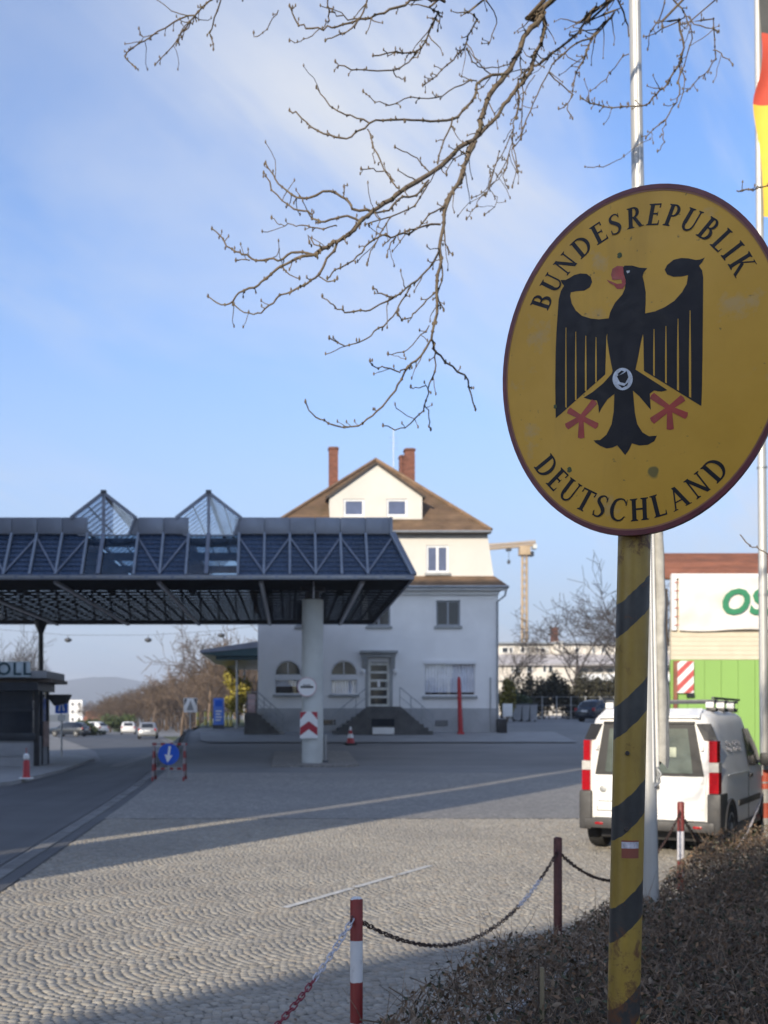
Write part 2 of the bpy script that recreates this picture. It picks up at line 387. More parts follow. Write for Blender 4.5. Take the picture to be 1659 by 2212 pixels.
def sheet(name, xs, ys, mat, dz, inside=None, kind='structure', parent=None):
    """a sheet draped on the ground over the grid xs x ys"""
    nx, ny = len(xs), len(ys)
    v = [(x, y, g(x, y) + dz) for y in ys for x in xs]; f = []
    for j in range(ny - 1):
        for i in range(nx - 1):
            if inside is None or inside((xs[i] + xs[i+1]) / 2, (ys[j] + ys[j+1]) / 2):
                f.append((j*nx+i, j*nx+i+1, (j+1)*nx+i+1, (j+1)*nx+i))
    o = raw(name, v, f, mat, parent, kind, smooth=True); return o
def strip(name, left, right, ys, mat, dz, kind='structure', n=8):
    v = []; f = []
    for y in ys:
        a, b = left(y), right(y)
        for k in range(n + 1):
            x = a + (b - a) * k / n; v.append((x, y, g(x, y) + dz))
    for j in range(len(ys) - 1):
        for k in range(n): q = j*(n+1)+k; f.append((q, q+1, q+n+2, q+n+1))
    return raw(name, v, f, mat, None, kind, smooth=True)

axis = lambda a: sorted(set([round(x, 3) for x in a]))
gxs = axis(list(np.arange(-40, 60.1, 1.0)) + [-4000,-2000,-1000,-500,-250,-120,-80,-60, 80,110,160,250,500,1000,2000,4000])
gys = axis(list(np.arange(-10, 130.1, 1.0)) + [-4000,-1000,-300,-100,-50,-25,140,155,175,200,230,260,300,350,420,500,600,800,1200,2000,4000,8000])
sheet('ground', gxs, gys, m_ground, 0.0)
kerb_x = lambda y: float(np.interp(y, [0, 11.3, 30, 45, 60, 130], [-2.75, -2.95, -3.72, -4.5, -5.3, -16]))
road_l = lambda y: float(np.interp(y, [0, 27, 46, 60, 130], [-12.5, -7.3, -7.8, -10.5, -28]))
ysr = axis(list(np.arange(-6, 130.1, 1.0)))
strip('road', road_l, lambda y: kerb_x(y) - .34, ysr, m_road, .012)
# granite kerb of single stones along the lane, with a dark gutter beside it
ks = MB().box(-.09, .09, -.49, .49, -.05, .03, c=.012)
kerbs = L(bpy.data.objects.new('kerb', None), kind='structure'); COL.objects.link(kerbs)
k0 = ks.build('kerb_stone', M('grey_kerb_stone', (.15,.15,.15), .85, var=.25, scale=5, bump=.5, bscale=40, island=.2), kerbs, local=True)
first = True
y = 8.0
while y < 62:
    o = k0 if first else k0.copy()
    if not first: COL.objects.link(o); o.parent = kerbs
    first = False
    x = kerb_x(y); ang = math.atan2(kerb_x(y + .5) - kerb_x(y - .5), 1.0)
    o.location = (x - .17, y, g(x, y) + rnd.uniform(-.003, .004)); o.rotation_euler = (0, 0, -ang); y += 1.0
strip('gutter', lambda y: kerb_x(y) - .09, lambda y: kerb_x(y) + .10, ysr, m_road, .014, n=1)
# cobbled yard: real setts near, a stone-textured sheet beyond
yard_in = lambda x, y: x > kerb_x(y) + .2
strip('cobble_bed', lambda y: kerb_x(y) + .10, lambda y: 16.0, axis(list(np.arange(-4, 19.01, .5))), m_joint, .004, n=24)
strip('far_cobbles', lambda y: kerb_x(y) + .10, lambda y: 30.0, axis(list(np.arange(19, 33.01, .5))), m_farcobble, .016, n=48)
# segmental arcs of setts
Wd, row, sl = .80, .067, .062
dirv = Vector((.80, .60)).normalized(); per = Vector((-dirv.y, dirv.x))
line_pt, line_dir = Vector((.30, 4.98)), Vector((1.51, 2.55)).normalized()
def in_yard(x, y):
    if x < kerb_x(y) + .13 or x > 14: return False
    fx0, fx1 = -.2609 * y - .5, .4305 * y + .6
    if x < fx0 or x > fx1 or y < 5.85 or y > 19: return False
    s = (Vector((x, y)) - line_pt); side = s.x * line_dir.y - s.y * line_dir.x      # >0: hedge side of the chain
    return side < .28
cob = []
Rr = .63
half = math.asin(Wd / 2 / Rr)
for kcol in range(-22, 27):
    for j in range(-110, 430):
        na = int(round(2 * half * Rr / sl))
        for i in range(na):
            a = -half + (i + .5) * 2 * half / na
            s = kcol * Wd + Rr * math.sin(a); tt = j * row + Rr * (math.cos(a) - 1) * -1.0
            p = per * s + dirv * tt
            x, y = p.x, p.y
            if in_yard(x, y): cob.append((x + rnd.gauss(0, .004), y + rnd.gauss(0, .004), math.atan2(per.y, per.x) + a + rnd.gauss(0, .05)))
cob.sort(key=lambda c: c[1])
N1 = 300
def cobble_mesh(k):
    r = random.Random(k); hx, hy = .0285 + r.uniform(-.003, .002), .0305 + r.uniform(-.0035, .0015)
    b = .007; z0, z1 = .0, .0115
    q = lambda: r.uniform(-.003, .003)
    outer = [(-hx+q(), -hy+q()), (0+q(), -hy-.002), (hx+q(), -hy+q()), (hx+.002, q()), (hx+q(), hy+q()), (q(), hy+.002), (-hx+q(), hy+q()), (-hx-.002, q())]
    v = [(x, yy, z0) for x, yy in outer] + [(x*(1-b/hx), yy*(1-b/hy), z1 + r.uniform(-.0015, .0015)) for x, yy in outer] + [(0, 0, z1 + .002)]
    f = [(i, (i+1) % 8, 8+(i+1) % 8, 8+i) for i in range(8)]
    tri = [(8+i, 8+(i+1) % 8, 16) for i in range(8)]
    return v, f, tri
variants = [cobble_mesh(k) for k in range(8)]
pav = L(bpy.data.objects.new('cobble_pavement', None), kind='structure'); COL.objects.link(pav)
meshes = []
for v, f, t3 in variants:
    me = bpy.data.meshes.new('cobble'); me.from_pydata(v, [], f + t3); me.materials.append(m_cobble)
    me.polygons.foreach_set('use_smooth', [True]*len(me.polygons)); me.set_sharp_from_angle(angle=R(50)); meshes.append(me)
for x, y, a in cob[:N1]:
    o = bpy.data.objects.new('cobble', rnd.choice(meshes)); COL.objects.link(o); o.parent = pav
    o.location = (x, y, g(x, y) + rnd.gauss(0, .0025)); o.rotation_euler = (rnd.gauss(0, .03), rnd.gauss(0, .03), a)
VV, QF, n0 = [], [], 0
for x, y, a in cob[N1:]:
    v, f, t3 = variants[rnd.randrange(8)]
    va = np.array(v); ca, sa = math.cos(a), math.sin(a); tx, ty = rnd.gauss(0, .03), rnd.gauss(0, .03)
    z = va[:, 2] + va[:, 0]*tx + va[:, 1]*ty + g(x, y) + rnd.gauss(0, .0025)
    VV.append(np.stack([va[:, 0]*ca - va[:, 1]*sa + x, va[:, 0]*sa + va[:, 1]*ca + y, z], 1))
    QF.append(np.array([list(q) for q in f] ) + n0)
    QF.append(np.array([[t[0], t[1], t[2], t[2]] for t in t3]) + n0); n0 += len(v)
# triangles kept as triangles: split quads
quads = np.concatenate(QF); tri = np.concatenate([quads[:, [0, 1, 2]], quads[quads[:, 2] != quads[:, 3]][:, [0, 2, 3]]])
raw('cobbles', np.concatenate(VV), tri, m_cobble, pav, 'stuff')
# worn white line on the setts
sg = MB()

p0, p1 = Vector((-.05, 9.95)), Vector((1.62, 12.83))
for a0, a1 in ((0, .40), (.42, .70), (.73, 1.0)):
    a, b = p0.lerp(p1, a0), p0.lerp(p1, a1); n = Vector((-(b-a).y, (b-a).x)).normalized() * .036
    sg.add([(a.x+n.x, a.y+n.y, .019), (a.x-n.x, a.y-n.y, .019), (b.x-n.x, b.y-n.y, .019), (b.x+n.x, b.y+n.y, .019)], [(0, 1, 2, 3)])
sg.build('road_marking', m_line, kind='structure')
# traffic island under the booth, pavement along the house, verge
def slab(name, poly, dz, mat, kind='structure'):
    mb = MB(); mb.prism([(x, y, g(x, y) + dz) for x, y in poly], (0, 0, -.4)); return mb.build(name, mat, kind=kind)
slab('traffic_island', [(-16, 27.5), (-7.55, 27.5), (-7.15, 28.6), (-7.3, 36), (-8.1, 46), (-9.5, 50), (-16, 50)], .12, m_pave)
strip('pavement', lambda y: float(np.interp(y, [49.5, 51, 54.6], [-3.4, -4.1, -4.4])), lambda y: 13.0, axis(list(np.arange(50.2, 54.61, .4))), m_pave, .05, n=30)
slab('column_island', [(-.6, 36.2), (1.9, 36.2), (2.3, 37.0), (2.3, 44), (-.6, 44)], .06, m_farcobble)
strip('grass_verge', lambda y: kerb_x(y) + .4, lambda y: kerb_x(y) + 5, axis(list(np.arange(62, 112.1, 2))), m_grass, .03, n=4)
# distant hills
def ridge(name, y, x0, x1, hfun, mat, depth=900):
    nx, ny = 60, 10; v = []; f = []
    for j in range(ny + 1):
        for i in range(nx + 1):
            x = x0 + (x1 - x0) * i / nx; k = j / ny
            v.append((x, y + depth * k, hfun(x) * math.sin(math.pi * min(k * .5 + .0, .5)) - 2))
    for j in range(ny):
        for i in range(nx): q = j*(nx+1)+i; f.append((q, q+1, q+nx+2, q+nx+1))
    return raw(name, v, f, mat, None, 'structure', smooth=True)
m_hill = M('wooded_hill', (.055,.06,.045), .95, var=.35, scale=.01, bump=.5, bscale=.08)
def hh(x):
    a = 132 * math.exp(-((x + 660) / 300) ** 2) + 95 * math.exp(-((x + 1150) / 500) ** 2) + 55 * math.exp(-((x - 300) / 700) ** 2)
    return a + 8 * math.sin(x * .013) + 4 * math.sin(x * .041)
ridge('hills', 3600, -2600, 2600, hh, m_hill)
ridge('near_hill', 900, -700, 700, lambda x: 12 + 3 * math.sin(x * .011 + 1) + 1.5 * math.sin(x * .05), m_hill, 300)
# ------------------------------------------------------------------ customs canopy
YF, YT, YB, YBT = 35.2, 36.3, 51.9, 50.8
ZS, ZT, ZR = 6.17, 7.75, 8.31
XR, XRT, XL, XLT = 3.94, 3.36, -14.0, -13.4
cy = thing('border_canopy', 'long dark steel customs canopy with two glazed prow skylights spanning the road', 'canopy', (-5, 43, 0))
mull = [3.30 - .825 * k for k in range(0, 21)]
SK = [-6.08, -2.65]
def in_sky(x): return any(abs(x - s) < .95 for s in SK)
# upper fascia of single sheets
xs = mull + [XLT]
for i in range(len(xs) - 1):
    a, b = xs[i+1], xs[i]; mid = (a + b) / 2
    if i == 0: b = XRT - .1
    if any(abs(mid - s) < .75 for s in SK): continue
    MB().box(a + .008, b - .008, YT - .03 - rnd.uniform(0, .006), YT + .05, ZT + .02, ZR, c=.006).build('fascia_panel', m_fascia, cy)
MB().box(XRT - .1, XRT, YT - .05, YT + .08, ZT, ZR + .01).build('corner_sheet', m_fascia, cy)
t_ = MB()
xq = XLT
for s in sorted(SK): t_.box(xq, s - .85, YT + .06, YT + .16, ZT, ZR - .02); xq = s + .85
t_.box(xq, XRT, YT + .06, YT + .16, ZT, ZR - .02)
t_.box(XLT, XRT, YBT - .1, YBT, ZT, ZR); t_.box(XRT - .1, XRT - .01, YT + .1, YBT, ZT, ZR - .01); t_.box(XLT, XLT + .1, YT + .1, YBT, ZT, ZR - .01)
t_.build('parapet', m_fascia, cy)
# roof deck with openings under the skylights
rd = MB(); xe = XLT
for s in sorted(SK):
    rd.box(xe + .1, s - .95, YT + .1, YBT - .1, ZR - .35, ZR - .25); xe = s + .85
rd.box(xe + .1, XRT - .1, YT + .1, YBT - .1, ZR - .35, ZR - .25)
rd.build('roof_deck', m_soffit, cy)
# sloping front: panes between mullions, diagonals behind
def slope(x, k):                 # k: 0 bottom lip .. 1 top
    cx = -5.0
    xb = XL + (x - XLT) * (XR - XL) / (XRT - XLT) if x > 3.2 or x < -13.3 else x
    return Vector((xb + (x - xb) * k, YF + (YT - YF) * k, ZS + .12 + (ZT - ZS - .12) * k))
for i in range(len(xs) - 1):
    b, a = xs[i], xs[i+1]
    mid = (a + b) / 2
    pn = MB(); pts = [slope(a, 0), slope(b, 0), slope(b, 1), slope(a, 1)]
    pn.prism([p + Vector((0, .05, 0)) for p in pts], (0, .012, .008)); 
    under = any(abs(mid - s) < .8 for s in SK)
    pn.build('glass_panel', m_skyglass if under else m_bluepanel, cy)
    if not under:
        rb = MB()
        for q in range(1, 9):
            k = q / 9; rb.bar(slope(a, k) + Vector((.03, .03, 0)), slope(b, k) + Vector((-.03, .03, 0)), .025, .018)
        rb.build('louvre_rib', m_bluepanel, cy, kind='stuff')
        d = MB(); up = i % 2 == 0
        p, q = (slope(a, .05), slope(b, .93)) if up else (slope(b, .05), slope(a, .93))
        d.bar(p + Vector((0, -.005, .0)), q + Vector((0, -.005, 0)), .055, .04, up=(0, -1, .5)); d.build('diagonal_brace', m_steel, cy)
m_mull = M('pale_canopy_mullion', (.23,.26,.31), .4, .2, var=.1)
for x in mull:
    if any(abs(x - s) < .35 for s in SK): continue
    d = MB(); d.bar(slope(x, 0) + Vector((0, -.03, 0)), slope(x, 1) + Vector((0, -.03, .03)), .075, .10, up=(0, -1, .5)); d.build('mullion', m_mull, cy)
# right end: sloping side with light catching glazing bars
def side(y, k): return Vector((XR + (XRT - XR) * k, (YF + (y - YT) * (YB - YF) / (YBT - YT)) * (1 - k) + y * k, ZS + .12 + (ZT - ZS - .12) * k))
ysd = [YT + (YBT - YT) * k / 16 for k in range(17)]
for a, b in zip(ysd[:-1], ysd[1:]):
    MB().prism([side(a, 0), side(b, 0), side(b, 1), side(a, 1)], (-.012, 0, -.004)).build('side_pane', m_rearglass, cy)
for y in ysd:
    MB().bar(side(y, 0) + Vector((.03, 0, 0)), side(y, 1) + Vector((.03, 0, 0)), .06, .07, up=(1, 0, .4)).build('side_mullion', m_steel, cy)
MB().bar(slope(3.36, 0) + Vector((.02, -.03, 0)), slope(3.36, 1) + Vector((.02, -.03, .05)), .12, .10, up=(0, -1, .5)).build('corner_post', m_fascia, cy)
# glazed back slope
for i in range(len(xs) - 1):
    b, a = xs[i], xs[i+1]
    pts = [(a, YB, ZS + .12), (b, YB, ZS + .12), (b, YBT, ZT), (a, YBT, ZT)]
    MB().prism(pts, (0, -.012, 0)).build('rear_pane', m_rearglass, cy)
    MB().bar((b, YB + .02, ZS + .1), (b, YBT + .02, ZT), .08, .08, up=(0, 1, .5)).build('rear_mullion', m_steel, cy)
# bottom lip on all four sides
lp = MB(); lp.box(XL, XR, YF - .06, YF + .08, ZS - .02, ZS + .12); lp.box(XL, XR, YB - .08, YB + .06, ZS - .02, ZS + .12)
lp.box(XR - .08, XR, YF + .08, YB - .08, ZS - .02, ZS + .12); lp.box(XL, XL + .08, YF + .08, YB - .08, ZS - .02, ZS + .12)
lp.build('bottom_rail', m_steel, cy)
lt = MB(); 
for x in mull[::1]:
    lt.box(x - .36, x + .36, YF - .085, YF - .062, ZS + .03, ZS + .07)
lt.build('rail_trim', m_grey, cy)
# open slatted soffit: thin planks along the canopy and bearers across
y = YF + .12; k = 0
while y < YB - .35:
    gap = .115 if (k % 3 == 2 and 37.5 < y < 49.5) else .004
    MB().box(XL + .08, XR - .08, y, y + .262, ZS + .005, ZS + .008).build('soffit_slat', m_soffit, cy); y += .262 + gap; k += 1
br = MB()
for k in range(36):
    x = XL + .5 * k + .2
    if x < XR - .1: br.box(x - .04, x + .04, YF + .1, YB - .1, ZS + .012, ZS + .05)
br.build('soffit_bearer', m_soffit, cy, kind='stuff')
gb = MB()
for y in (38.2, 41.5, 45.0, 48.5):
    gb.box(XL + .6, XR - .6, y - .1, y + .1, ZT - .1, ZR - .38)
for x in (-12, -8, -4.4, -.9, 2.3): gb.box(x - .1, x + .1, YT + .3, YBT - .3, ZT - .35, ZT - .12)
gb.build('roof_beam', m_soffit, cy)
for x in (-10.8, -7.52, -4.22, -.92, 2.33):
    lm = MB(); lm.box(x - .075, x + .075, YF + .45, YB - .25, ZS - .09, ZS - .005, c=.015); lmo = lm.build('strip_light', m_lampstrip, cy)
    MB().box(x - .05, x + .05, YF + .5, YB - .3, ZS - .10, ZS - .092).build('diffuser', m_white, lmo)
MB().box(.77 - .02, .77 + .02, YF + .6, YF + .64, ZS - .55, ZS).build('pendant', m_lampstrip, cy)
# skylights: ridge prisms with prow fronts
for s in SK:
    if s < -9: continue
    zr_, hw = 9.10, 1.02
    A = Vector((s, YT, zr_)); Lf = Vector((s - hw, YT, ZR - .02)); Rt = Vector((s + hw, YT, ZR - .02))
    L2 = Vector((s - .80, YT, ZT - .02)); R2 = Vector((s + .80, YT, ZT - .02)); B = Vector((s, YF - .02, ZS + .14))
    for q_ in ((A, Lf, L2, Vector((s, YT, ZT - .02))), (A, Rt, R2, Vector((s, YT, ZT - .02)))):
        sk = MB(); sk.prism(list(q_), (.0, .012, 0)); sk.build('skylight_pane', m_rearglass, cy)
    # roof slopes in bays with bars
    nb = 24
    for k in range(nb):
        y0 = YT + (YBT - YT) * k / nb; y1 = YT + (YBT - YT) * (k + 1) / nb
        for sg_ in (-1, 1):
            rp = MB(); ya = y0
            rp.prism([(s, ya, zr_), (s + sg_*hw, y0, ZR), (s + sg_*hw, y1, ZR), (s, y1, zr_)], (0, 0, -.014)); rp.build('skylight_pane', m_rearglass, cy)
            MB().bar((s, y1, zr_ - .02), (s + sg_*hw, y1, ZR - .02), .035, .03).build('skylight_rib', m_darkgrey, cy)
            for u in (.5,):
                MB().bar((s + sg_*hw*u, y0, zr_ - (zr_-ZR)*u - .03), (s + sg_*hw*u, y1, zr_ - (zr_-ZR)*u - .03), .035, .04).build('glazing_bar', m_grey, cy)
    fr = MB(); fr.bar(A, (s, YT - .03, ZT), .08, .10, up=(1, 0, 0)); fr.bar((s, YT - .06, ZT + .02), B, .085, .12, up=(1, 0, 0))
    fr.bar(A + Vector((0, -.03, .02)), Lf + Vector((-.05, -.03, 0)), .10, .10, up=(0, -1, 0)); fr.bar(A + Vector((0, -.03, .02)), Rt + Vector((.05, -.03, 0)), .10, .10, up=(0, -1, 0))
    fr.bar(A, (s, YBT, zr_), .12, .10); fr.bar(Lf, (s - hw, YBT, ZR), .10, .10); fr.bar(Rt, (s + hw, YBT, ZR), .10, .10)
    fr.bar(Lf, L2, .06, .06, up=(0, -1, 0)); fr.bar(Rt, R2, .06, .06, up=(0, -1, 0)); fr.bar(L2, R2, .05, .05)
    fr.build('skylight_frame', m_steel, cy)
    hub = MB().box(s - .09, s + .09, YT - .10, YT + .1, zr_ - .02, zr_ + .1, c=.02).build('ridge_cap', m_darkgrey, cy)
# column with its capital; rear pillar
co = MB(); gc = g(.77, 37.5); co.lathe((.77, 37.5, 0), [(.36, gc - .2), (.36, 5.72), (.35, 5.74)], 32); col_ = co.build('column', m_concrete, cy)
MB().lathe((.77, 37.5, 0), [(.24, 5.72), (.24, 6.0), (.42, 6.02), (.42, 6.17)], 24).build('capital', m_black, col_)
MB().cyl((1.20, 37.55, gc - .1), (1.20, 37.55, 1.2), .05, n=10).build('drain_pipe', m_grey, cy)
MB().box(1.02, 1.3, 37.35, 37.75, gc, gc + .16, c=.02).build('drain_box', m_darkgrey, cy)
for x, y in ((-11.2, 50.0), (-3.1 + .9, 50.5)):
    if x > -3: continue
    MB().cyl((x, y, -.2), (x, y, 6.17), .11, n=16).build('rear_pillar', m_black, cy)
    MB().lathe((x, y, 0), [(.12, 5.6), (.3, 6.1), (.3, 6.165)], 16).build('pillar_head', m_black, cy)

# signs on the column
s1 = thing('customs_disc', 'round white customs sign with black bar on the concrete column', 'sign', W(663, 1484, 37.08))
c0 = Vector(W(663, 1484, 37.08))
MB().lathe(c0, [(.325, 0), (.325, -.02)], 40, axis='y').build('disc', m_white, s1)
rg = MB(); n = 40
v = [c0 + Vector((r*math.cos(2*math.pi*k/n), -.0225, r*math.sin(2*math.pi*k/n))) for r in (.30, .325) for k in range(n)]
rg.add(v, [(k, (k+1) % n, n+(k+1) % n, n+k) for k in range(n)]); rg.build('rim', M('faded_red_rim', (.55,.32,.34), .5), s1)
MB().box(c0.x-.21, c0.x+.21, c0.y-.026, c0.y-.021, c0.z-.035, c0.z+.03).build('bar', m_black, s1)
tx = MB()
for k in range(5): tx.box(c0.x-.12+.05*k, c0.x-.09+.05*k, c0.y-.026, c0.y-.021, c0.z+.04, c0.z+.085)
tx.build('small_print', m_black, s1)
MB().bar(c0 + Vector((0, .01, 0)), c0 + Vector((0, .1, 0)), .1, .1).build('bracket', m_grey, s1)
a, b = W(648, 1537, 37.05), W(686, 1595, 37.05)
s2 = thing('chevron_board', 'red and white chevron board fixed low on the concrete column', 'sign', ((a.x+b.x)/2, 37.05, b.z))
MB().box(a.x, b.x, 37.05, 37.07, b.z, a.z).build('board', m_white, s2)
cvx = (a.x + b.x) / 2; H = a.z - b.z
def chev(z0, th, m):
    for sg_ in (-1, 1):
        e = cvx + sg_ * (b.x - a.x) / 2 * .985
        zl = z0 - (b.x - a.x) / 2 * .72
        pts = [(cvx, 37.0475, z0), (cvx, 37.0475, z0 - th), (e, 37.0475, max(b.z + .005, zl - th)), (e, 37.0475, max(b.z + .006, zl))]
        MB().add(pts, [(0, 1, 2, 3)]).build('chevron', m, s2)
m_darkred = M('reflective_red', (.36,.012,.03), .4, var=.1)
chev(a.z - H*.36, H*.30, m_darkred)
for sg_ in (-1, 1):
    e = cvx + sg_ * (b.x - a.x) / 2 * .985
    MB().add([(e, 37.0475, a.z - .01), (e, 37.0475, a.z - H*.30), (cvx + sg_*.07, 37.0475, a.z - .01)], [(0, 1, 2)]).build('chevron', m_darkred, s2)
MB().box(cvx-.1, cvx+.1, 37.07, 37.2, b.z + .2, b.z + .3).build('bracket', m_grey, s2)

# ------------------------------------------------------------------ the white customs house
HY = 54.6; hs = 2400 / HY
hx = lambda px: (px - PX0) / hs
hz = lambda py: CAMH + (PY0 - py) / hs
ho = thing('customs_house', 'white three storey customs house with brown hipped roof and gabled dormer', 'house', (4.3, HY, 1.06))
X0, X1 = hx(557), hx(1076); ZP = hz(1530); ZE = 8.2; YBK = 68.0
def wall(mb, x0, x1, z0, z1, y, holes, dep=.16, mi=0):
    xs_ = sorted({x0, x1, *[h[0] for h in holes], *[h[1] for h in holes]}); zs_ = sorted({z0, z1, *[h[2] for h in holes], *[h[3] for h in holes]})
    for i in range(len(xs_)-1):
        for j in range(len(zs_)-1):
            a, b, c, d = xs_[i], xs_[i+1], zs_[j], zs_[j+1]
            if any(h[0] <= a and b <= h[1] and h[2] <= c and d <= h[3] for h in holes): continue
            mb.add([(a,y,c),(b,y,c),(b,y,d),(a,y,d)], [(0,1,2,3)], mi)
    for a, b, c, d in [h[:4] for h in holes]:
        if len(holes) and a is not None:
            mb.add([(a,y,c),(a,y+dep,c),(a,y+dep,d),(a,y,d)], [(0,1,2,3)], mi); mb.add([(b,y,c),(b,y,d),(b,y+dep,d),(b,y+dep,c)], [(0,1,2,3)], mi)
            mb.add([(a,y,d),(a,y+dep,d),(b,y+dep,d),(b,y,d)], [(0,1,2,3)], mi); mb.add([(a,y,c),(b,y,c),(b,y+dep,c),(a,y+dep,c)], [(0,1,2,3)], mi)
R_ = lambda l, r, t, b: (hx(l), hx(r), hz(b), hz(t))
w_up = R_(942, 994, 1297, 1352); w_mid = R_(794, 843, 1297, 1352)
arch1, arch2 = R_(593, 651, 1427, 1500), R_(714, 772, 1427, 1500)
door = R_(796, 841, 1430, 1527); shop = R_(916, 1027, 1429, 1503)
w_l = R_(640, 692, 1297, 1352)
fw = MB(); wall(fw, X0, X1, ZP, ZE, HY, [w_up, w_mid, w_l, arch1, arch2, door, shop])
# fill the spandrels beside the arches
for a in (arch1, arch2):
    cxx, r = (a[0]+a[1])/2, (a[1]-a[0])/2; zs_ = a[3] - r; n = 14
    arc = [(cxx + r*math.cos(math.pi*k/n), HY, zs_ + r*math.sin(math.pi*k/n)) for k in range(n+1)]
    for k in range(n):
        p, q = arc[k], arc[k+1]
        cx_ = a[1] if k < n/2 else a[0]
        fw.add([p, q, (cx_, HY, a[3])], [(0, 1, 2)]); fw.add([p, q, (q[0], HY+.16, q[2]), (p[0], HY+.16, p[2])], [(0, 1, 2, 3)])
    fw.add([arc[n//2], (a[1], HY, a[3]), (a[0], HY, a[3])], [(0, 1, 2)])
fw.add([(X1,HY,ZP),(X1,YBK,ZP),(X1,YBK,ZE),(X1,HY,ZE)], [(0,1,2,3)]); fw.add([(X0,HY,ZP),(X0,YBK,ZP),(X0,YBK,ZE),(X0,HY,ZE)], [(3,2,1,0)]); fw.add([(X0,YBK,ZP),(X1,YBK,ZP),(X1,YBK,ZE),(X0,YBK,ZE)], [(0,1,2,3)])
fw.build('wall', m_plaster, ho, smooth=0)
pl = MB(); pl.box(X0 - .04, X1 + .04, HY - .04, YBK + .04, .2, ZP); pl.build('plinth', m_plinth, ho)
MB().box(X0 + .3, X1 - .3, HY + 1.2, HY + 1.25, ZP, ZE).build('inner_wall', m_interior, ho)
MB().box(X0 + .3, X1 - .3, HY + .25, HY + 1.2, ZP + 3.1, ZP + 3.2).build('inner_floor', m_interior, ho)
def window(r, y, fm, mull=1, rail=0, curtain=None, sill=True, pane=m_pane, dep=.12, name='window', fwid=.06, lab=None, parent=None):
    x0, x1, z0, z1 = r
    f = MB(); yy = y + dep - .05
    f.box(x0, x0+fwid, yy, yy+.06, z0, z1); f.box(x1-fwid, x1, yy, yy+.06, z0, z1); f.box(x0+fwid, x1-fwid, yy, yy+.06, z0, z0+fwid); f.box(x0+fwid, x1-fwid, yy, yy+.06, z1-fwid, z1)
    for k in range(mull):
        xm = x0 + (x1-x0)*(k+1)/(mull+1); f.box(xm-fwid*.6, xm+fwid*.6, yy-.004, yy+.06, z0+fwid, z1-fwid)
    for zr in ([rail] if rail else []): f.box(x0+fwid, x1-fwid, yy-.006, yy+.06, zr-.03, zr+.03)
    w = f.build(name, fm, parent or ho)
    if lab: w['label'] = lab
    xs_ = [x0 + (x1-x0)*k/(mull+1) for k in range(mull+2)]
    for a, b in zip(xs_[:-1], xs_[1:]): MB().box(a+fwid*.5, b-fwid*.5, yy+.03, yy+.036, z0+fwid*.5, z1-fwid*.5).build('pane', pane, w)
    if sill: MB().box(x0-.09, x1+.09, y-.1, y+.02, z0-.13, z0-.005, c=.01).build('sill', m_sandstone, w)
    if curtain:
        cv = MB(); n = max(10, int((x1-x0)/.045)); zt = z1 - .02; zb = z0 + (z1-z0)*curtain
        pts = [(x0+.03+(x1-x0-.06)*k/n, yy+.085+.03*math.sin(k*1.9)+.01*math.sin(k*.7)) for k in range(n+1)]
        for k in range(n): cv.add([(pts[k][0], pts[k][1], zb), (pts[k+1][0], pts[k+1][1], zb), (pts[k+1][0], pts[k+1][1], zt), (pts[k][0], pts[k][1], zt)], [(0,1,2,3)])
        cv.build('curtain', m_curtain, w, smooth=80)
    return w
window(w_up, HY, m_greyframe, 1, curtain=None, fwid=.08); window(w_mid, HY, m_greyframe, 1, fwid=.08); window(w_l, HY, m_greyframe, 1, fwid=.08)
# broad sandstone surrounds
for r in (w_up, w_mid, w_l):
    sr = MB(); sr.box(r[0]-.14, r[0]-.003, HY-.03, HY+.0, r[2]-.1, r[3]+.1); sr.box(r[1]+.003, r[1]+.14, HY-.03, HY, r[2]-.1, r[3]+.1); sr.box(r[0]-.003, r[1]+.003, HY-.03, HY, r[3]+.003, r[3]+.1)
    sr.build('window_surround', m_plaster, ho)
sw = window(shop, HY, m_winframe, 0, curtain=.1, pane=m_clearpane, lab='wide shop window with closed net curtains')
MB().box(shop[0]-.02, shop[1]+.02, HY-.07, HY+.02, shop[3]-.13, shop[3]+.06, c=.01).build('shutter_box', m_winframe, ho)
for a in (arch1, arch2):
    cxx, r = (a[0]+a[1])/2, (a[1]-a[0])/2; zs_ = a[3] - r
    w = window((a[0], a[1], a[2], zs_ - .28), HY, m_winframe, 0, curtain=(.55 if a is arch1 else .06), pane=m_clearpane, name='arched_window')
    MB().box(a[0], a[1], HY + .01, HY + .12, zs_ - .28, zs_ - .02).build('transom', m_winframe, w)
    n = 14; fan = [(cxx + (r-.05)*math.cos(math.pi*k/n), HY+.10, zs_ + (r-.05)*math.sin(math.pi*k/n)) for k in range(n+1)]
    MB().prism(fan, (0, .01, 0)).build('fanlight', m_pane, w)
    fb = MB(); fb.tube([(cxx + (r-.03)*math.cos(math.pi*k/n), HY+.09, zs_ + (r-.03)*math.sin(math.pi*k/n)) for k in range(n+1)], .035, 6); fb.box(cxx-.02, cxx+.02, HY+.08, HY+.1, zs_, zs_+r-.03)
    fb.build('fan_frame', m_winframe, w)
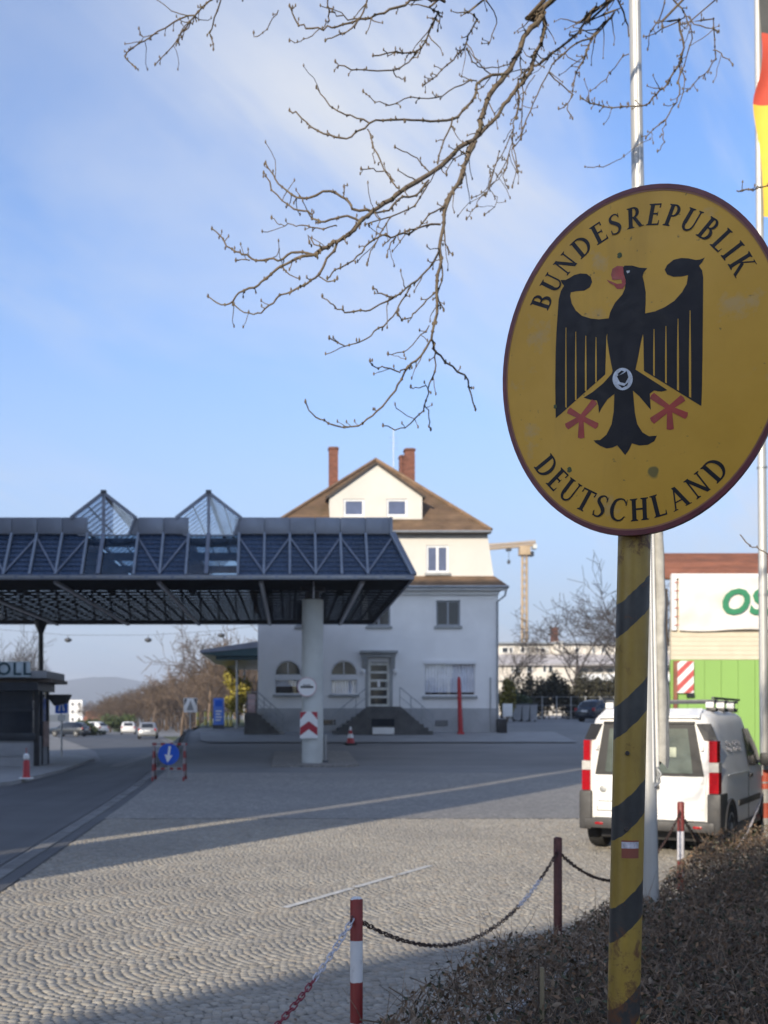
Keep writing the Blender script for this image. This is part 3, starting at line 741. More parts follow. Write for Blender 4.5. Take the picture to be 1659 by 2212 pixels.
# door of five glass lights, sandstone hood, lamps
x0, x1, z0, z1 = door
d = MB(); rows = 5; rail = .075
d.box(x0, x0+.11, HY+.06, HY+.12, z0, z1); d.box(x1-.11, x1, HY+.06, HY+.12, z0, z1)
for k in range(rows + 1):
    zc = z0 + .1 + (z1-z0-.18)*k/rows; d.box(x0+.11, x1-.11, HY+.06, HY+.12, zc-rail, zc+rail*.5)
dd = d.build('door', M('cream_door_paint', (.62,.62,.57), .45), ho)
for k in range(rows):
    za, zb = z0 + .1 + (z1-z0-.18)*k/rows + rail*.5, z0 + .1 + (z1-z0-.18)*(k+1)/rows - rail
    MB().box(x0+.11, x1-.11, HY+.085, HY+.093, za, zb).build('pane', m_pane, dd)
MB().box(x0+.44, x0+.58, HY+.05, HY+.08, z0+.98, z0+1.35).build('notice', m_white, dd)
MB().bar((x1-.17, HY+.02, z0+.9), (x1-.17, HY+.02, z0+1.25), .03, .03).build('handle', m_grey, dd)
hd = MB(); l_, r_ = hx(777), hx(858); zt = hz(1406)
hd.box(l_, r_, HY-.45, HY+.0, zt-.12, zt, c=.01); hd.box(l_+.1, r_-.1, HY-.3, HY, zt-.32, zt-.125, c=.01)
for xx in (l_+.12, r_-.34): hd.prism([(xx, HY, zt-.325), (xx, HY-.28, zt-.325), (xx, HY-.22, zt-.55), (xx, HY, zt-.95)], (.22, 0, 0))
hd.build('door_hood', m_sandstone, ho)
MB().box(x0-.16, x0-.01, HY-.03, HY+.06, z0, z1+.14).build('door_jamb', m_sandstone, ho); MB().box(x1+.01, x1+.16, HY-.03, HY+.06, z0, z1+.14).build('door_jamb', m_sandstone, ho)
for xx in (hx(784), hx(853)):
    lm = MB(); lm.lathe((xx, HY-.22, z1 - .45), [(.03,-.16),(.1,-.12),(.11,.05),(.06,.1)], 12); lo = lm.build('wall_lamp', m_white, ho)
    MB().bar((xx, HY, z1-.35), (xx, HY-.22, z1-.33), .03, .03).build('lamp_arm', m_grey, lo)
# stepped stoop in front of the door, both flights along the wall
stp = MB(); zt = z0 - .02; zb = .75; a_, b_ = hx(790), hx(858); ea, eb = hx(717), hx(928); nst = 7
stp.box(a_, b_, HY-1.35, HY-.05, zb, zt)
for k in range(nst):
    zz = zt - (zt - 1.0)*(k+1)/(nst+1)
    for (e0, e1) in ((a_, ea), (b_, eb)):
        u0 = e0 + (e1-e0)*k/nst; u1 = e0 + (e1-e0)*(k+1)/nst
        stp.box(min(u0,u1), max(u0,u1), HY-1.35, HY-.05, zb, zz)
stp.build('stoop', m_stone, ho)
al, ar = hx(745), hx(905)
MB().prism([(ea, HY-1.40, .95), (eb, HY-1.40, .95), (b_+.05, HY-1.40, zt+.02), (a_-.05, HY-1.40, zt+.02)], (0, .048, 0)).build('stair_cheek', m_stone, ho)
MB().box(hx(798), hx(846), HY-1.43, HY-1.405, hz(1568), hz(1553)).build('basement_window', m_pane, ho)
MB().box(hx(800), hx(845), HY-1.6, HY-1.41, hz(1585), hz(1571)).build('planter', m_white, ho)
rl = MB()
for (e0, e1) in ((a_, ea), (b_, eb)):
    rl.tube([(e0, HY-1.3, zt+.95), (e1, HY-1.3, 1.95)], .022, 6); rl.tube([(e0, HY-1.3, zt+.5), (e1, HY-1.3, 1.5)], .015, 6)
    for k in range(4):
        u = k/3; rl.tube([(e0+(e1-e0)*u, HY-1.3, zt+(1.0-zt)*u), (e0+(e1-e0)*u, HY-1.3, zt+.95+(1.95-zt-.95)*u)], .018, 6)
rl.build('stair_railing', m_zinc, ho)
# left flight at the corner, railing in front
lf = MB(); tl, br_ = (hx(556), hz(1540)), (hx(612), hz(1592))
lf.prism([(tl[0]-.6, HY-1.2, tl[1]), (tl[0]+.05, HY-1.2, tl[1]), (br_[0], HY-1.2, .9), (tl[0]-.6, HY-1.2, .6)], (0, 1.1, 0)); lf.build('corner_stair', m_stone, ho)
for k in range(6):
    u = k/6; xx = tl[0]+.05+(br_[0]-tl[0]-.05)*u; zz = tl[1]+(.95-tl[1])*u
    MB().box(xx, xx+.26, HY-1.22, HY-.1, zz-.09, zz+.02).build('step', m_sandstone, ho)
rl = MB()
for q, r0 in ((1.0, .025), (.72, .016), (.44, .016)):
    rl.tube([(tl[0]-.5, HY-1.22, tl[1]+q), (tl[0]+.05, HY-1.22, tl[1]+q), (br_[0], HY-1.22, .95+q)], r0, 6)
for u in (0, .25, .5, .75, 1): rl.tube([(tl[0]+.05+(br_[0]-tl[0]-.05)*u, HY-1.22, tl[1]+(.95-tl[1])*u), (tl[0]+.05+(br_[0]-tl[0]-.05)*u, HY-1.22, tl[1]+(.95-tl[1])*u+1)], .02, 6)
rl.tube([(br_[0]+.02, HY-1.22, .9), (br_[0]+.02, HY-1.22, 2.0)], .03, 6)
rl.build('corner_railing', m_zinc, ho)
MB().box(hx(690), hx(725), HY-.06, HY-.03, hz(1566), hz(1555)).build('cellar_window', m_pane, ho)
vt = MB(); vx0, vx1, vz0, vz1 = hx(940), hx(967), hz(1568), hz(1556); vt.box(vx0, vx1, HY-.07, HY-.045, vz0, vz1); vo = vt.build('vent_grille', m_darkgrey, ho)
for k in range(5): MB().box(vx0+.03, vx1-.03, HY-.085, HY-.072, vz0+.03+.05*k, vz0+.05+.05*k).build('vent_slat', m_grey, vo)
# pipes and gutter
MB().tube([(hx(1089), HY-.45, hz(1278)), (hx(1088), HY-.4, hz(1288)), (hx(1074), HY-.08, hz(1300)), (hx(1074), HY-.08, 1.1)], .05, 8).build('downpipe', m_zinc, ho)
MB().tube([(hx(1059), HY-.06, hz(1463)), (hx(1059), HY-.06, 1.1)], .03, 8).build('cable_pipe', m_grey, ho)
MB().box(X1-.12, X1+.35, HY-.5, HY-.06, .9, hz(1553), c=.04).build('corner_guard', m_black, ho)
# skirt roof of tile courses under the upper storey
def courses(mb, e0, e1, t0, t1, n, th=.032):
    """roof face from eave edge e0-e1 to top edge t0-t1 laid in n overlapping courses"""
    e0, e1, t0, t1 = map(Vector, (e0, e1, t0, t1)); nrm = (e1-e0).cross(t0-e0).normalized()
    if nrm.z < 0: nrm = -nrm
    for k in range(n):
        a = e0.lerp(t0, k/n); b = e1.lerp(t1, k/n); c = e1.lerp(t1, (k+1.15)/n if k < n-1 else 1); d = e0.lerp(t0, (k+1.15)/n if k < n-1 else 1)
        q = [a+nrm*th, b+nrm*th, c+nrm*.004, d+nrm*.004, a-nrm*.02, b-nrm*.02, c-nrm*.02, d-nrm*.02]
        mb.add(q, [(0,1,2,3), (4,5,1,0), (5,6,2,1), (7,4,0,3)])
def tile_face(e0, e1, t0, t1, n, mat, parent, name='roof_tile', pw=.9):
    """one object per stretch of tile course"""
    courses_ = MB(); courses(courses_, e0, e1, t0, t1, n); return courses_.build(name, mat, parent, smooth=0)
EY, EZ = HY-.5, 8.2; UY, UZ = HY+.25, 8.80
ux0, ux1 = 4.3-5.76, 4.3+5.76; ex0, ex1 = 4.3-6.36, 4.3+6.36
sk_ = MB(); courses(sk_, (ex0, EY, EZ), (ex1, EY, EZ), (ux0, UY, UZ), (ux1, UY, UZ), 5)
courses(sk_, (ex1, EY, EZ), (ex1, YBK+.5, EZ), (ux1, UY, UZ), (ux1, YBK-.2, UZ), 5); courses(sk_, (ex0, YBK+.5, EZ), (ex0, EY, EZ), (ux0, YBK-.2, UZ), (ux0, UY, UZ), 5)
sk_.build('skirt_roof', m_tile, ho, smooth=0)
MB().box(ex0+.03, ex1-.03, EY+.02, HY+.0, EZ-.16, EZ-.03).build('eave_board', m_winframe, ho)
gt = MB(); gt.tube([(ex0, EY-.04, EZ-.02), (ex1, EY-.04, EZ-.02)], .07, 8); gt.build('gutter', m_zinc, ho)
MB().box(X0-.02, X1+.02, HY-.14, HY-.002, EZ-.36, EZ-.165).build('cornice', m_plaster, ho)
# upper storey (lit), slightly tapering
UYw = HY+.25; uz1 = 10.95; tx0, tx1 = 4.3-5.44, 4.3+5.44
uw = R_(921, 969, 1178, 1237)
us = 2400/UYw; uw = ((921-PX0)/us, (969-PX0)/us, CAMH+(PY0-1237)/us, CAMH+(PY0-1178)/us)
uw2 = (8.6-uw[1], 8.6-uw[0], uw[2], uw[3])
um = MB(); wall(um, tx0, tx1, UZ-.5, uz1, UYw, [uw, uw2])
for s_, ua, ta in ((1, ux1, tx1), (-1, ux0, tx0)):
    um.add([(ta, UYw, UZ-.5), (ua, UYw, UZ-.5), (ua, UYw, UZ), (ta, UYw, uz1)], [(0,1,2,3)]); um.add([(ua, UYw, UZ-.5), (ua, YBK, UZ-.5), (ua, YBK, UZ), (ua, UYw, UZ)], [(0,1,2,3)]); um.add([(ua, UYw, UZ), (ua, YBK, UZ), (ta, YBK, uz1), (ta, UYw, uz1)], [(0,1,2,3)])
um.build('upper_wall', m_cream, ho, smooth=0)
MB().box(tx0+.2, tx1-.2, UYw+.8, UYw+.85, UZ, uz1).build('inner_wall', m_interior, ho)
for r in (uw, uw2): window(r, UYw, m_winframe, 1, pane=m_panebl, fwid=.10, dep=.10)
# hipped main roof
HE, HZ = UYw-.45, 10.95; rx0, rx1 = 4.3-5.58, 4.3+5.58; AP = Vector((4.65, 60.0, 15.7)); AP2 = Vector((4.65, 64.0, 15.7)); BKY = 69.6
hr = MB(); nC = 32
courses(hr, (rx0, HE, HZ), (rx1, HE, HZ), AP, AP, nC); courses(hr, (rx1, HE, HZ), (rx1, BKY, HZ), AP, AP2, nC); courses(hr, (rx0, BKY, HZ), (rx0, HE, HZ), AP2, AP, nC); courses(hr, (rx1, BKY, HZ), (rx0, BKY, HZ), AP2, AP2, nC)
hr.add([(rx0+.05, HE+.03, HZ-.03), (rx1-.05, HE+.03, HZ-.03), (rx1-.05, BKY, HZ-.03), (rx0+.05, BKY, HZ-.03)], [(0,1,2,3)])
hro = hr.build('main_roof', m_tile, ho, smooth=0)
hp = MB()
for c_ in ((rx0, HE, HZ), (rx1, HE, HZ)): hp.tube([Vector(c_)+Vector((0,0,.06)), AP+Vector((0,0,.07))], .09, 8)
hp.tube([AP+Vector((0,0,.07)), AP2+Vector((0,0,.07))], .10, 8); hp.build('hip_tile', m_tile, hro)
MB().box(rx0+.02, rx1-.02, HE-.02, UYw, HZ-.10, HZ-.035).build('upper_eave', m_wood_dark, ho)
MB().tube([(rx0, HE-.05, HZ-.03), (rx1, HE-.05, HZ-.03)], .055, 8).build('upper_gutter', m_zinc, ho)
# gabled dormer
DY = 55.24; ds = 2400/DY; dx = lambda p: (p-PX0)/ds; dz_ = lambda p: CAMH+(PY0-p)/ds
gl, gr, gz0, gzs, gza = dx(712), dx(912), dz_(1122)-.12, dz_(1071), dz_(1001); gcx = (gl+gr)/2
dw = [(dx(742), dx(787), dz_(1115), dz_(1078)), (dx(835), dx(880), dz_(1115), dz_(1078))]
dm = MB(); wall(dm, gl, gr, gz0, gzs, DY, dw, .1); dm.add([(gl, DY, gzs), (gr, DY, gzs), (gcx, DY, gza)], [(0,1,2)])
for xx in (gl, gr): dm.add([(xx, DY, gz0), (xx, DY+2.2, gz0), (xx, DY+2.2, gzs), (xx, DY, gzs)], [(0,1,2,3)])
dmo = dm.build('dormer', m_cream, ho, smooth=0)
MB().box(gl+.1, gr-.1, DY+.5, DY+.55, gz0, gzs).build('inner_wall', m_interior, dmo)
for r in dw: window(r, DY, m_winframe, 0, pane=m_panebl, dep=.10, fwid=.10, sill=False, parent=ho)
dr = MB(); sl_ = (gza-gzs)/(gcx-gl)
for sg_ in (-1, 1):
    ox = gcx + sg_*((gr-gl)/2+.16); oz = gzs - .16*sl_
    courses(dr, (ox, DY-.12, oz+.04), (ox, 58.9, oz+.04), (gcx, DY-.12, gza+.05), (gcx, 58.9, gza+.05), 12, .035)
    dr.prism([(ox, DY-.13, oz-.07), (gcx, DY-.13, gza-.05), (gcx, DY-.13, gza+.06), (ox, DY-.13, oz+.05)], (0, .05, 0))
dr.build('dormer_roof', m_wood_dark, dmo, smooth=0)
# chimneys, aerial
def chimney(px0, px1, py, Y, base, lab=None):
    a, b, t = GX(px0, Y), GX(px1, Y), GZ(py, Y); m = MB(); m.box(a, b, Y, Y+.6, base, t-.14); o = m.build('chimney', m_brick, ho)
    MB().box(a-.05, b+.05, Y-.05, Y+.65, t-.14, t-.05, c=.01).build('chimney_cap', m_brick, o)
    MB().box(a+.05, b-.05, Y+.05, Y+.55, t-.05, t).build('flue', m_stone, o)
    for z in np.arange(base+2.0, t-.3, .3): MB().box(a-.012, b+.012, Y-.012, Y+.612, z, z+.23).build('brick_course', m_brick, o)
chimney(711, 730, 964, 61.2, 12.5); chimney(875, 896, 967, 62.0, 12.5); chimney(864, 874.3, 982, 62.0, 12.5)
ae = MB(); ax = GX(850, 61); ae.cyl((ax, 61, 14.2), (ax, 61, GZ(925, 61)), .018, n=6)
for z in (17.2, 16.9, 16.6): ae.cyl((ax-.25, 61, z), (ax+.25, 61, z), .008, n=5)
ae.build('roof_aerial', m_grey, ho)
# wing canopy on the left flank
wc = MB(); t_, b_ = 5.65, 5.0; xa, xb = hx(557), -5.0
wing = [(xa, 60.0, 5.95), (-4.8, 60.0, 5.45), (-4.8, 60.0, 5.3), (-3.9, 60.0, 5.15), (xa, 60.0, 5.15)]
wc.prism(wing, (0, 12, 0)); wco = wc.build('wing_roof', m_darkgreen, ho)
MB().prism([(xa-.01, 59.96, 5.97), (-4.85, 59.96, 5.47), (-4.85, 59.96, 5.30), (xa-.01, 59.96, 5.62)], (0, .035, 0)).build('wing_fascia', m_steel, ho)
MB().box(-4.0, xa-.02, 60.2, 72, 4.95, 5.14).build('wing_soffit', m_darkgreen, ho)
for yy in (61, 71): MB().cyl((-2.9, yy, 0), (-2.9, yy, 5.0), .06, n=10).build('wing_post', m_grey, ho)
# ------------------------------------------------------------------ text
def text_mesh(name, body, size, mat, parent, matrix, shear=0., bold=0., ext=.004, spacing=1., align='CENTER'):
    cu = bpy.data.curves.new(name, 'FONT'); cu.body = body; cu.size = size; cu.shear = shear; cu.offset = bold; cu.extrude = ext; cu.space_character = spacing
    cu.align_x = align; cu.align_y = 'CENTER'; cu.resolution_u = 3
    tmp = bpy.data.objects.new(name, cu); COL.objects.link(tmp)
    bpy.context.view_layer.update()
    me = bpy.data.meshes.new_from_object(tmp.evaluated_get(bpy.context.evaluated_depsgraph_get()))
    bpy.data.objects.remove(tmp); me.name = name; me.materials.clear(); me.materials.append(mat)
    o = bpy.data.objects.new(name, me); COL.objects.link(o)
    m = matrix.copy(); m.translation = m.translation - off(parent)
    o.parent = parent; o.matrix_basis = m; return o
FRONT = Matrix.Rotation(R(90), 4, 'X')
def front_at(x, y, z): m = FRONT.copy(); m.translation = Vector((x, y, z)); return m

# ------------------------------------------------------------------ customs booth on the island
BY = 38.0; bxr = GX(80, BY)
bo = thing('customs_booth', 'grey glazed customs booth with flat roof on the traffic island', 'booth', (-11, 40, .12))
z = lambda p: GZ(p, BY)
m_booth = M('grey_booth_panel', (.27,.28,.30), .55, var=.08); m_boothdark = M('dark_booth_frame', (.028,.032,.04), .4, .2)
BX0, BYb = -15.5, 39.9
MB().box(BX0, bxr-.1, BY, BYb, .1, z(1600)).build('lower_wall', m_booth, bo)
for k in range(5):
    a = bxr - .25 - k*1.2; MB().box(a-1.12, a, BY-.03, BY, .45, z(1606), c=.01).build('wall_panel', m_booth, bo)
MB().box(BX0, bxr-.05, BY-.08, BYb, z(1600), z(1584), c=.01).build('counter', m_boothdark, bo)
for k in range(5):
    a = bxr - .2 - k*1.35
    MB().box(a-1.3, a, BY+.05, BY+.06, z(1584), z(1492)).build('window_pane', m_pane, bo)
    MB().box(a-1.3, a, BY+.02, BY+.05, z(1537), z(1530)).build('window_rail', m_boothdark, bo)
    MB().box(a-.0, a+.06, BY-.01, BY+.08, z(1584), z(1490)).build('window_post', m_boothdark, bo)
MB().box(bxr-.1, bxr+.06, BY-.06, BY+.12, .1, z(1475)).build('corner_post', m_black, bo)
MB().box(bxr-.06, bxr-.05, BY+.15, BYb, z(1590), z(1492)).build('side_pane', m_pane, bo)
MB().box(bxr-.1, bxr-.04, BY+.12, BYb, .1, z(1590)).build('side_wall', m_booth, bo)
for yy in (38.9, BYb): MB().box(bxr-.12, bxr+.0, yy-.05, yy+.05, .1, z(1480)).build('side_post', m_boothdark, bo)
MB().box(BX0, bxr+.1, BY-.35, BYb+.5, z(1492), z(1474)).build('fascia', m_boothdark, bo)
MB().box(BX0, bxr+.52, BY-.1, BYb+.7, z(1474)+.003, z(1466)).build('roof_soffit', M('brown_soffit', (.16,.13,.11), .7), bo)
MB().box(BX0, bxr+.44, BY-.5, BYb+.6, z(1466)+.003, z(1450), c=.015).build('roof_slab', m_booth, bo)
MB().prism([(bxr+.0, BY+1.3, 2.6), (bxr+.85, BY+1.3, 2.6), (bxr+.7, BY+1.3, 2.3), (bxr+.3, BY+1.3, 2.2)], (0, .5, 0)).build('side_awning', m_black, bo)
MB().box(bxr+.005, bxr+.02, BY+.95, BY+1.8, .75, 1.65).build('poster', M('brown_poster', (.32,.22,.19), .6, var=.5, scale=5), bo)
zs = thing('booth_sign', 'grey roof sign reading ZOLL above the customs booth', 'sign', (GX(20, BY), BY-.35, z(1450)))
MB().box(GX(-60, BY), GX(74, BY), BY-.60, BY-.53, z(1464), z(1431), c=.008).build('board', M('pale_sign_board', (.42,.50,.55), .5), zs)
text_mesh('lettering', 'ZOLL', .60, M('teal_sign_letters', (.012,.05,.07), .5), zs, front_at(GX(26, BY), BY-.612, GZ(1448, BY)), bold=.012, ext=.008, spacing=1.14)
for xx in (GX(10, BY), GX(62, BY)): MB().box(xx-.03, xx+.03, BY-.35, BY-.3, z(1466), z(1452)).build('sign_foot', m_grey, zs)

# red marker by the booth
gx, gy = GX(57, 29.9), 29.9
gm = thing('marker_post', 'red marker bollard with white domed cap on the island tip', 'bollard', (gx, gy, .12))
MB().lathe((gx, gy, .12), [(.11, 0), (.115, .04), (.095, .08), (.085, .46), (.06, .5)], 18).build('body', m_red, gm)
MB().lathe((gx, gy, .12), [(.055, .5), (.085, .54), (.08, .63), (.03, .68)], 18).build('cap', m_white, gm)
MB().cyl((gx, gy, .8), (gx, gy, .95), .012, n=6).build('stick', m_red, gm)
MB().lathe((gx, gy, .121), [(.2, 0), (.19, .03)], 18).build('foot', m_white, gm)

# blue arrow sign on a red and white barrier
m_rw = stripes('red_white_barrier', [(.30,.03,.03), (.36,.34,.34)], .22, .5, axis=0)
m_rwv = stripes('red_white_leg', [(.22,.025,.025), (.24,.20,.20)], .34, .55, axis=2)
ay = 29.8; ax, az = GX(365, ay), GZ(1629, ay)
ar = thing('arrow_sign', 'round blue keep-left arrow sign on a low trestle barrier', 'sign', (ax, ay, 0))
MB().lathe((ax, ay-.06, az), [(.285, 0), (.285, -.012)], 40, axis='y').build('disc', m_blue, ar)
aw = MB(); ang = R(-98)
def rot2(u, v): 
    c, s = math.cos(ang), math.sin(ang); return (ax + u*c - v*s, ay - .076, az + u*s + v*c)
aw.add([rot2(*p) for p in ((-.22,-.032),(.03,-.032),(.03,.032),(-.22,.032))], [(0,1,2,3)]); aw.add([rot2(*p) for p in ((.02,-.11),(.23,0),(.02,.11))], [(0,1,2)])
aw.build('arrow', m_white, ar)
for px in (333, 399):
    xx = GX(px, ay)
    lg = MB(); 
    lg.bar((xx, ay-.38, .03), (xx, ay-.03, 1.0), .06, .05); lo = lg.build('leg', m_rwv, ar, loc=None)
    MB().bar((xx, ay+.38, .03), (xx, ay+.03, 1.0), .06, .05).build('leg', m_rwv, ar)
    MB().box(xx-.13, xx+.13, ay-.46, ay-.30, .012, .07, c=.015).build('foot', m_black, ar)
    MB().box(xx-.13, xx+.13, ay+.30, ay+.46, .012, .07, c=.015).build('foot', m_black, ar)
MB().box(GX(328, ay), GX(404, ay), ay-.02, ay+.02, 1.02, 1.08).build('plank', m_rw, ar)
MB().box(GX(330, ay), GX(402, ay), ay-.022, ay+.018, .36, .42).build('plank', m_rw, ar)
MB().bar((ax, ay-.03, .15), (ax, ay-.03, 1.05), .05, .04).build('stem', m_grey, ar)

# traffic cone before the house
cx_, cyy = GX(757, 49.0), 49.0; cz = g(cx_, cyy) + .01
cn = thing('traffic_cone', 'small red and white traffic cone on the asphalt before the steps', 'cone', (cx_, cyy, cz))
MB().box(cx_-.27, cx_+.27, cyy-.27, cyy+.27, cz, cz+.07, c=.02).build('base', m_black, cn)
for z0_, z1_, m in ((.07,.30,m_red), (.30,.48,m_white), (.48,.64,m_red), (.64,.80,m_white)):
    rr = lambda q: .19 - .165*(q-.07)/.75
    MB().lathe((cx_, cyy, cz), [(rr(z0_), z0_), (rr(z1_), z1_-.001)], 20).build('band', m, cn)
# slim red post
px_, py_ = GX(995, 53.6), 53.6; pz = g(px_, py_)+.05
rp = thing('barrier_post', 'tall slim red post tapering upwards in front of the shop window', 'post', (px_, py_, pz))
MB().cyl((px_, py_, pz+.1), (px_-.08, py_, GZ(1470, 53.6)), .125, .085, n=14).build('pole', m_red, rp)
MB().cyl((px_-.08, py_, GZ(1470, 53.6)), (px_-.083, py_, GZ(1462, 53.6)), .085, .05, n=14).build('tip', m_red, rp)
MB().box(px_-.15, px_+.15, py_-.15, py_+.15, pz-.02, pz+.1, c=.02).build('base', m_red, rp)

# ------------------------------------------------------------------ furniture along the far road
def signpost(name, lab, cat, px, Y, z0, parts):
    t = thing(name, lab, cat, (GX(px, Y), Y, z0))
    MB().cyl((GX(px, Y), Y, z0-.05), (GX(px, Y), Y, parts(t)), .04, n=8).build('pole', m_grey, t)
    return t
def p1(t):
    a, b = W(120, 1507, 47), W(147, 1541, 47); MB().box(a.x, b.x, 46.93, 46.96, b.z, a.z, c=.004).build('panel', m_blue, t)
    MB().box(a.x+.1, b.x-.1, 46.922, 46.928, b.z-.32, b.z-.06).build('sub_panel', m_white, t)
    pm = MB(); w_ = b.x-a.x
    pm.prism([(a.x+.12, 46.928, b.z+.1), (a.x+.2, 46.928, b.z+.1), (a.x+w_/2, 46.928, a.z-.1), (b.x-.2, 46.928, b.z+.1), (b.x-.12, 46.928, b.z+.1), (a.x+w_/2, 46.928, a.z-.02)], (0, -.004, 0)); pm.build('pictogram', m_white, t)
    return a.z
signpost('info_sign', 'square blue information sign on a pole beyond the booth', 'sign', 133, 47, 0, p1)
def p2(t):
    a, b = W(397, 1508, 62), W(426, 1539, 62); MB().box(a.x, b.x, 61.93, 61.96, b.z, a.z, c=.004).build('panel', m_white, t)
    c = (a.x+b.x)/2; MB().prism([(c-.2, 61.928, b.z+.12), (c+.2, 61.928, b.z+.12), (c, 61.928, a.z-.1)], (0, -.004, 0)).build('pictogram', m_grey, t)
    MB().prism([(a.x+.03, 61.928, a.z-.03), (a.x+.2, 61.928, a.z-.03), (a.x+.03, 61.928, a.z-.45)], (0, -.004, 0)).build('corner_mark', m_darkgrey, t)
    MB().prism([(b.x-.03, 61.928, a.z-.03), (b.x-.2, 61.928, a.z-.03), (b.x-.03, 61.928, a.z-.45)], (0, -.004, 0)).build('corner_mark', m_darkgrey, t)
    return a.z
signpost('road_sign', 'square white road sign on a pale pole before the bare trees', 'sign', 411, 62, 0, p2)
Yp = 60.5
a, b = W(461, 1508, Yp), W(484, 1594, Yp); 
pyl = thing('blue_pylon', 'tall narrow blue information pylon left of the house', 'sign', ((a.x+b.x)/2, Yp, g((a.x+b.x)/2, Yp)))
MB().box(a.x, b.x, Yp-.06, Yp+.06, g(a.x, Yp)-.1, a.z, c=.02).build('panel', M('pale_blue_pylon', (.09,.20,.62), .4, var=.15), pyl)
MB().box(a.x+.1, b.x-.1, Yp-.068, Yp-.063, a.z-.45, a.z-.12).build('emblem', m_blue, pyl)
for k in range(4): MB().box(a.x+.12, b.x-.12-.06*(k % 2), Yp-.068, Yp-.063, a.z-.75-.16*k, a.z-.68-.16*k).build('text_line', m_white, pyl)
MB().box(a.x-.02, b.x+.02, Yp-.1, Yp+.1, g(a.x, Yp)-.1, g(a.x, Yp)+.2).build('foot', m_darkgrey, pyl)
m_ypost = stripes('yellow_guard_post', [(.5,.42,.10), (.42,.40,.28)], .55, .7, axis=2)
posts = [(427, 66, 'yellow guard post nearest the arrow sign'), (444, 65, 'yellow guard post right of the white road sign'), (455, 64.5, 'yellow guard post between the white road sign and the blue pylon'), (489, 64, 'yellow guard post just right of the blue pylon'), (498, 63.5, 'yellow guard post beside the low cream wall')]
first_p = None
for px, Y, lab in posts:
    x = GX(px, Y); zz = g(x, Y)
    if first_p is None:
        first_p = thing('guard_post', lab, 'bollard', (x, Y, zz), 'yellow guard posts by the far kerb')
        MB().lathe((x, Y, zz), [(.085, -.05), (.085, .78), (.05, .84)], 12).build('shaft', m_ypost, first_p); MB().lathe((x, Y, zz), [(.13, -.02), (.13, .04)], 12).build('foot', m_darkgrey, first_p)
    else:
        o = copy_tree(first_p); o.location = (x, Y, zz); o['label'] = lab
a, b = W(506, 1571, 62), W(537, 1593, 62); lw = thing('low_wall', 'low sunlit cream wall beside the grey cabinet', 'wall', ((a.x+b.x)/2, 62, g(a.x, 62)))
MB().box(a.x, b.x, 62, 62.3, g(a.x, 62)-.1, a.z, c=.02).build('body', m_cream, lw); MB().box(a.x-.04, b.x+.04, 61.96, 62.34, a.z, a.z+.06, c=.01).build('coping', m_sandstone, lw)
a, b = W(529, 1545, 58.5), W(553, 1594, 58.5); cb = thing('switch_cabinet', 'grey roadside cabinet with dark top against the house corner', 'cabinet', ((a.x+b.x)/2, 58.5, g(a.x, 58.5)))
MB().box(a.x, b.x, 58.5, 59.1, g(a.x, 58.5)-.05, a.z-.2, c=.015).build('body', m_booth, cb); MB().box(a.x-.03, b.x+.03, 58.47, 59.13, a.z-.2, a.z, c=.02).build('lid', m_darkgrey, cb)
MB().box((a.x+b.x)/2-.008, (a.x+b.x)/2+.008, 58.488, 58.499, g(a.x, 58.5)+.05, a.z-.25).build('door_seam', m_darkgrey, cb)
a, b = W(533, 1497, 59.5), W(554, 1546, 59.5); pb = thing('poster_case', 'tall advertising poster case under the wing roof', 'sign', ((a.x+b.x)/2, 59.5, g(a.x, 59.5)))
MB().box(a.x, b.x, 59.5, 59.6, b.z, a.z, c=.01).build('frame', m_darkgrey, pb); MB().box(a.x+.06, b.x-.06, 59.485, 59.498, b.z+.06, a.z-.06).build('poster', M('pink_poster', (.42,.30,.29), .5, var=.6, scale=1.6), pb)
for xx in (a.x+.1, b.x-.1): MB().box(xx-.03, xx+.03, 59.53, 59.58, g(a.x, 59.5), b.z).build('leg', m_grey, pb)
# street lamps hung on a span wire
wr = thing('span_wire', 'thin wire spanning the road that carries the street lamps', 'wire', (-10, 80, 7.8))
wx = [GX(-60, 80), GX(147, 80), GX(320, 80), GX(478, 80), GX(600, 80)]; wz = [GZ(1355, 80), GZ(1372, 80), GZ(1372, 80), GZ(1362, 80), GZ(1345, 80)]
MB().tube([(x, 80, zz) for x, zz in zip(wx, wz)], .012, 5).build('cable', m_darkgrey, wr)
for x, zz, lab in ((wx[1], wz[1], 'hanging street lamp beside the black rear pillar'), (wx[2], wz[2], 'hanging street lamp over the middle of the road'), (wx[3], wz[3], 'hanging street lamp nearest the white house')):
    t = thing('street_lamp', lab, 'lamp', (x, 80, zz-.2), 'street lamps on the span wire')
    MB().lathe((x, 80, zz-.28), [(.06, .1), (.26, .0), (.28, -.08), (.2, -.16)], 14).build('hood', m_darkgrey, t); MB().cyl((x, 80, zz-.18), (x, 80, zz), .02, n=6).build('hanger', m_darkgrey, t)
    MB().lathe((x, 80, zz-.28), [(.18, -.17), (.1, -.24)], 14).build('bowl', m_grey, t)

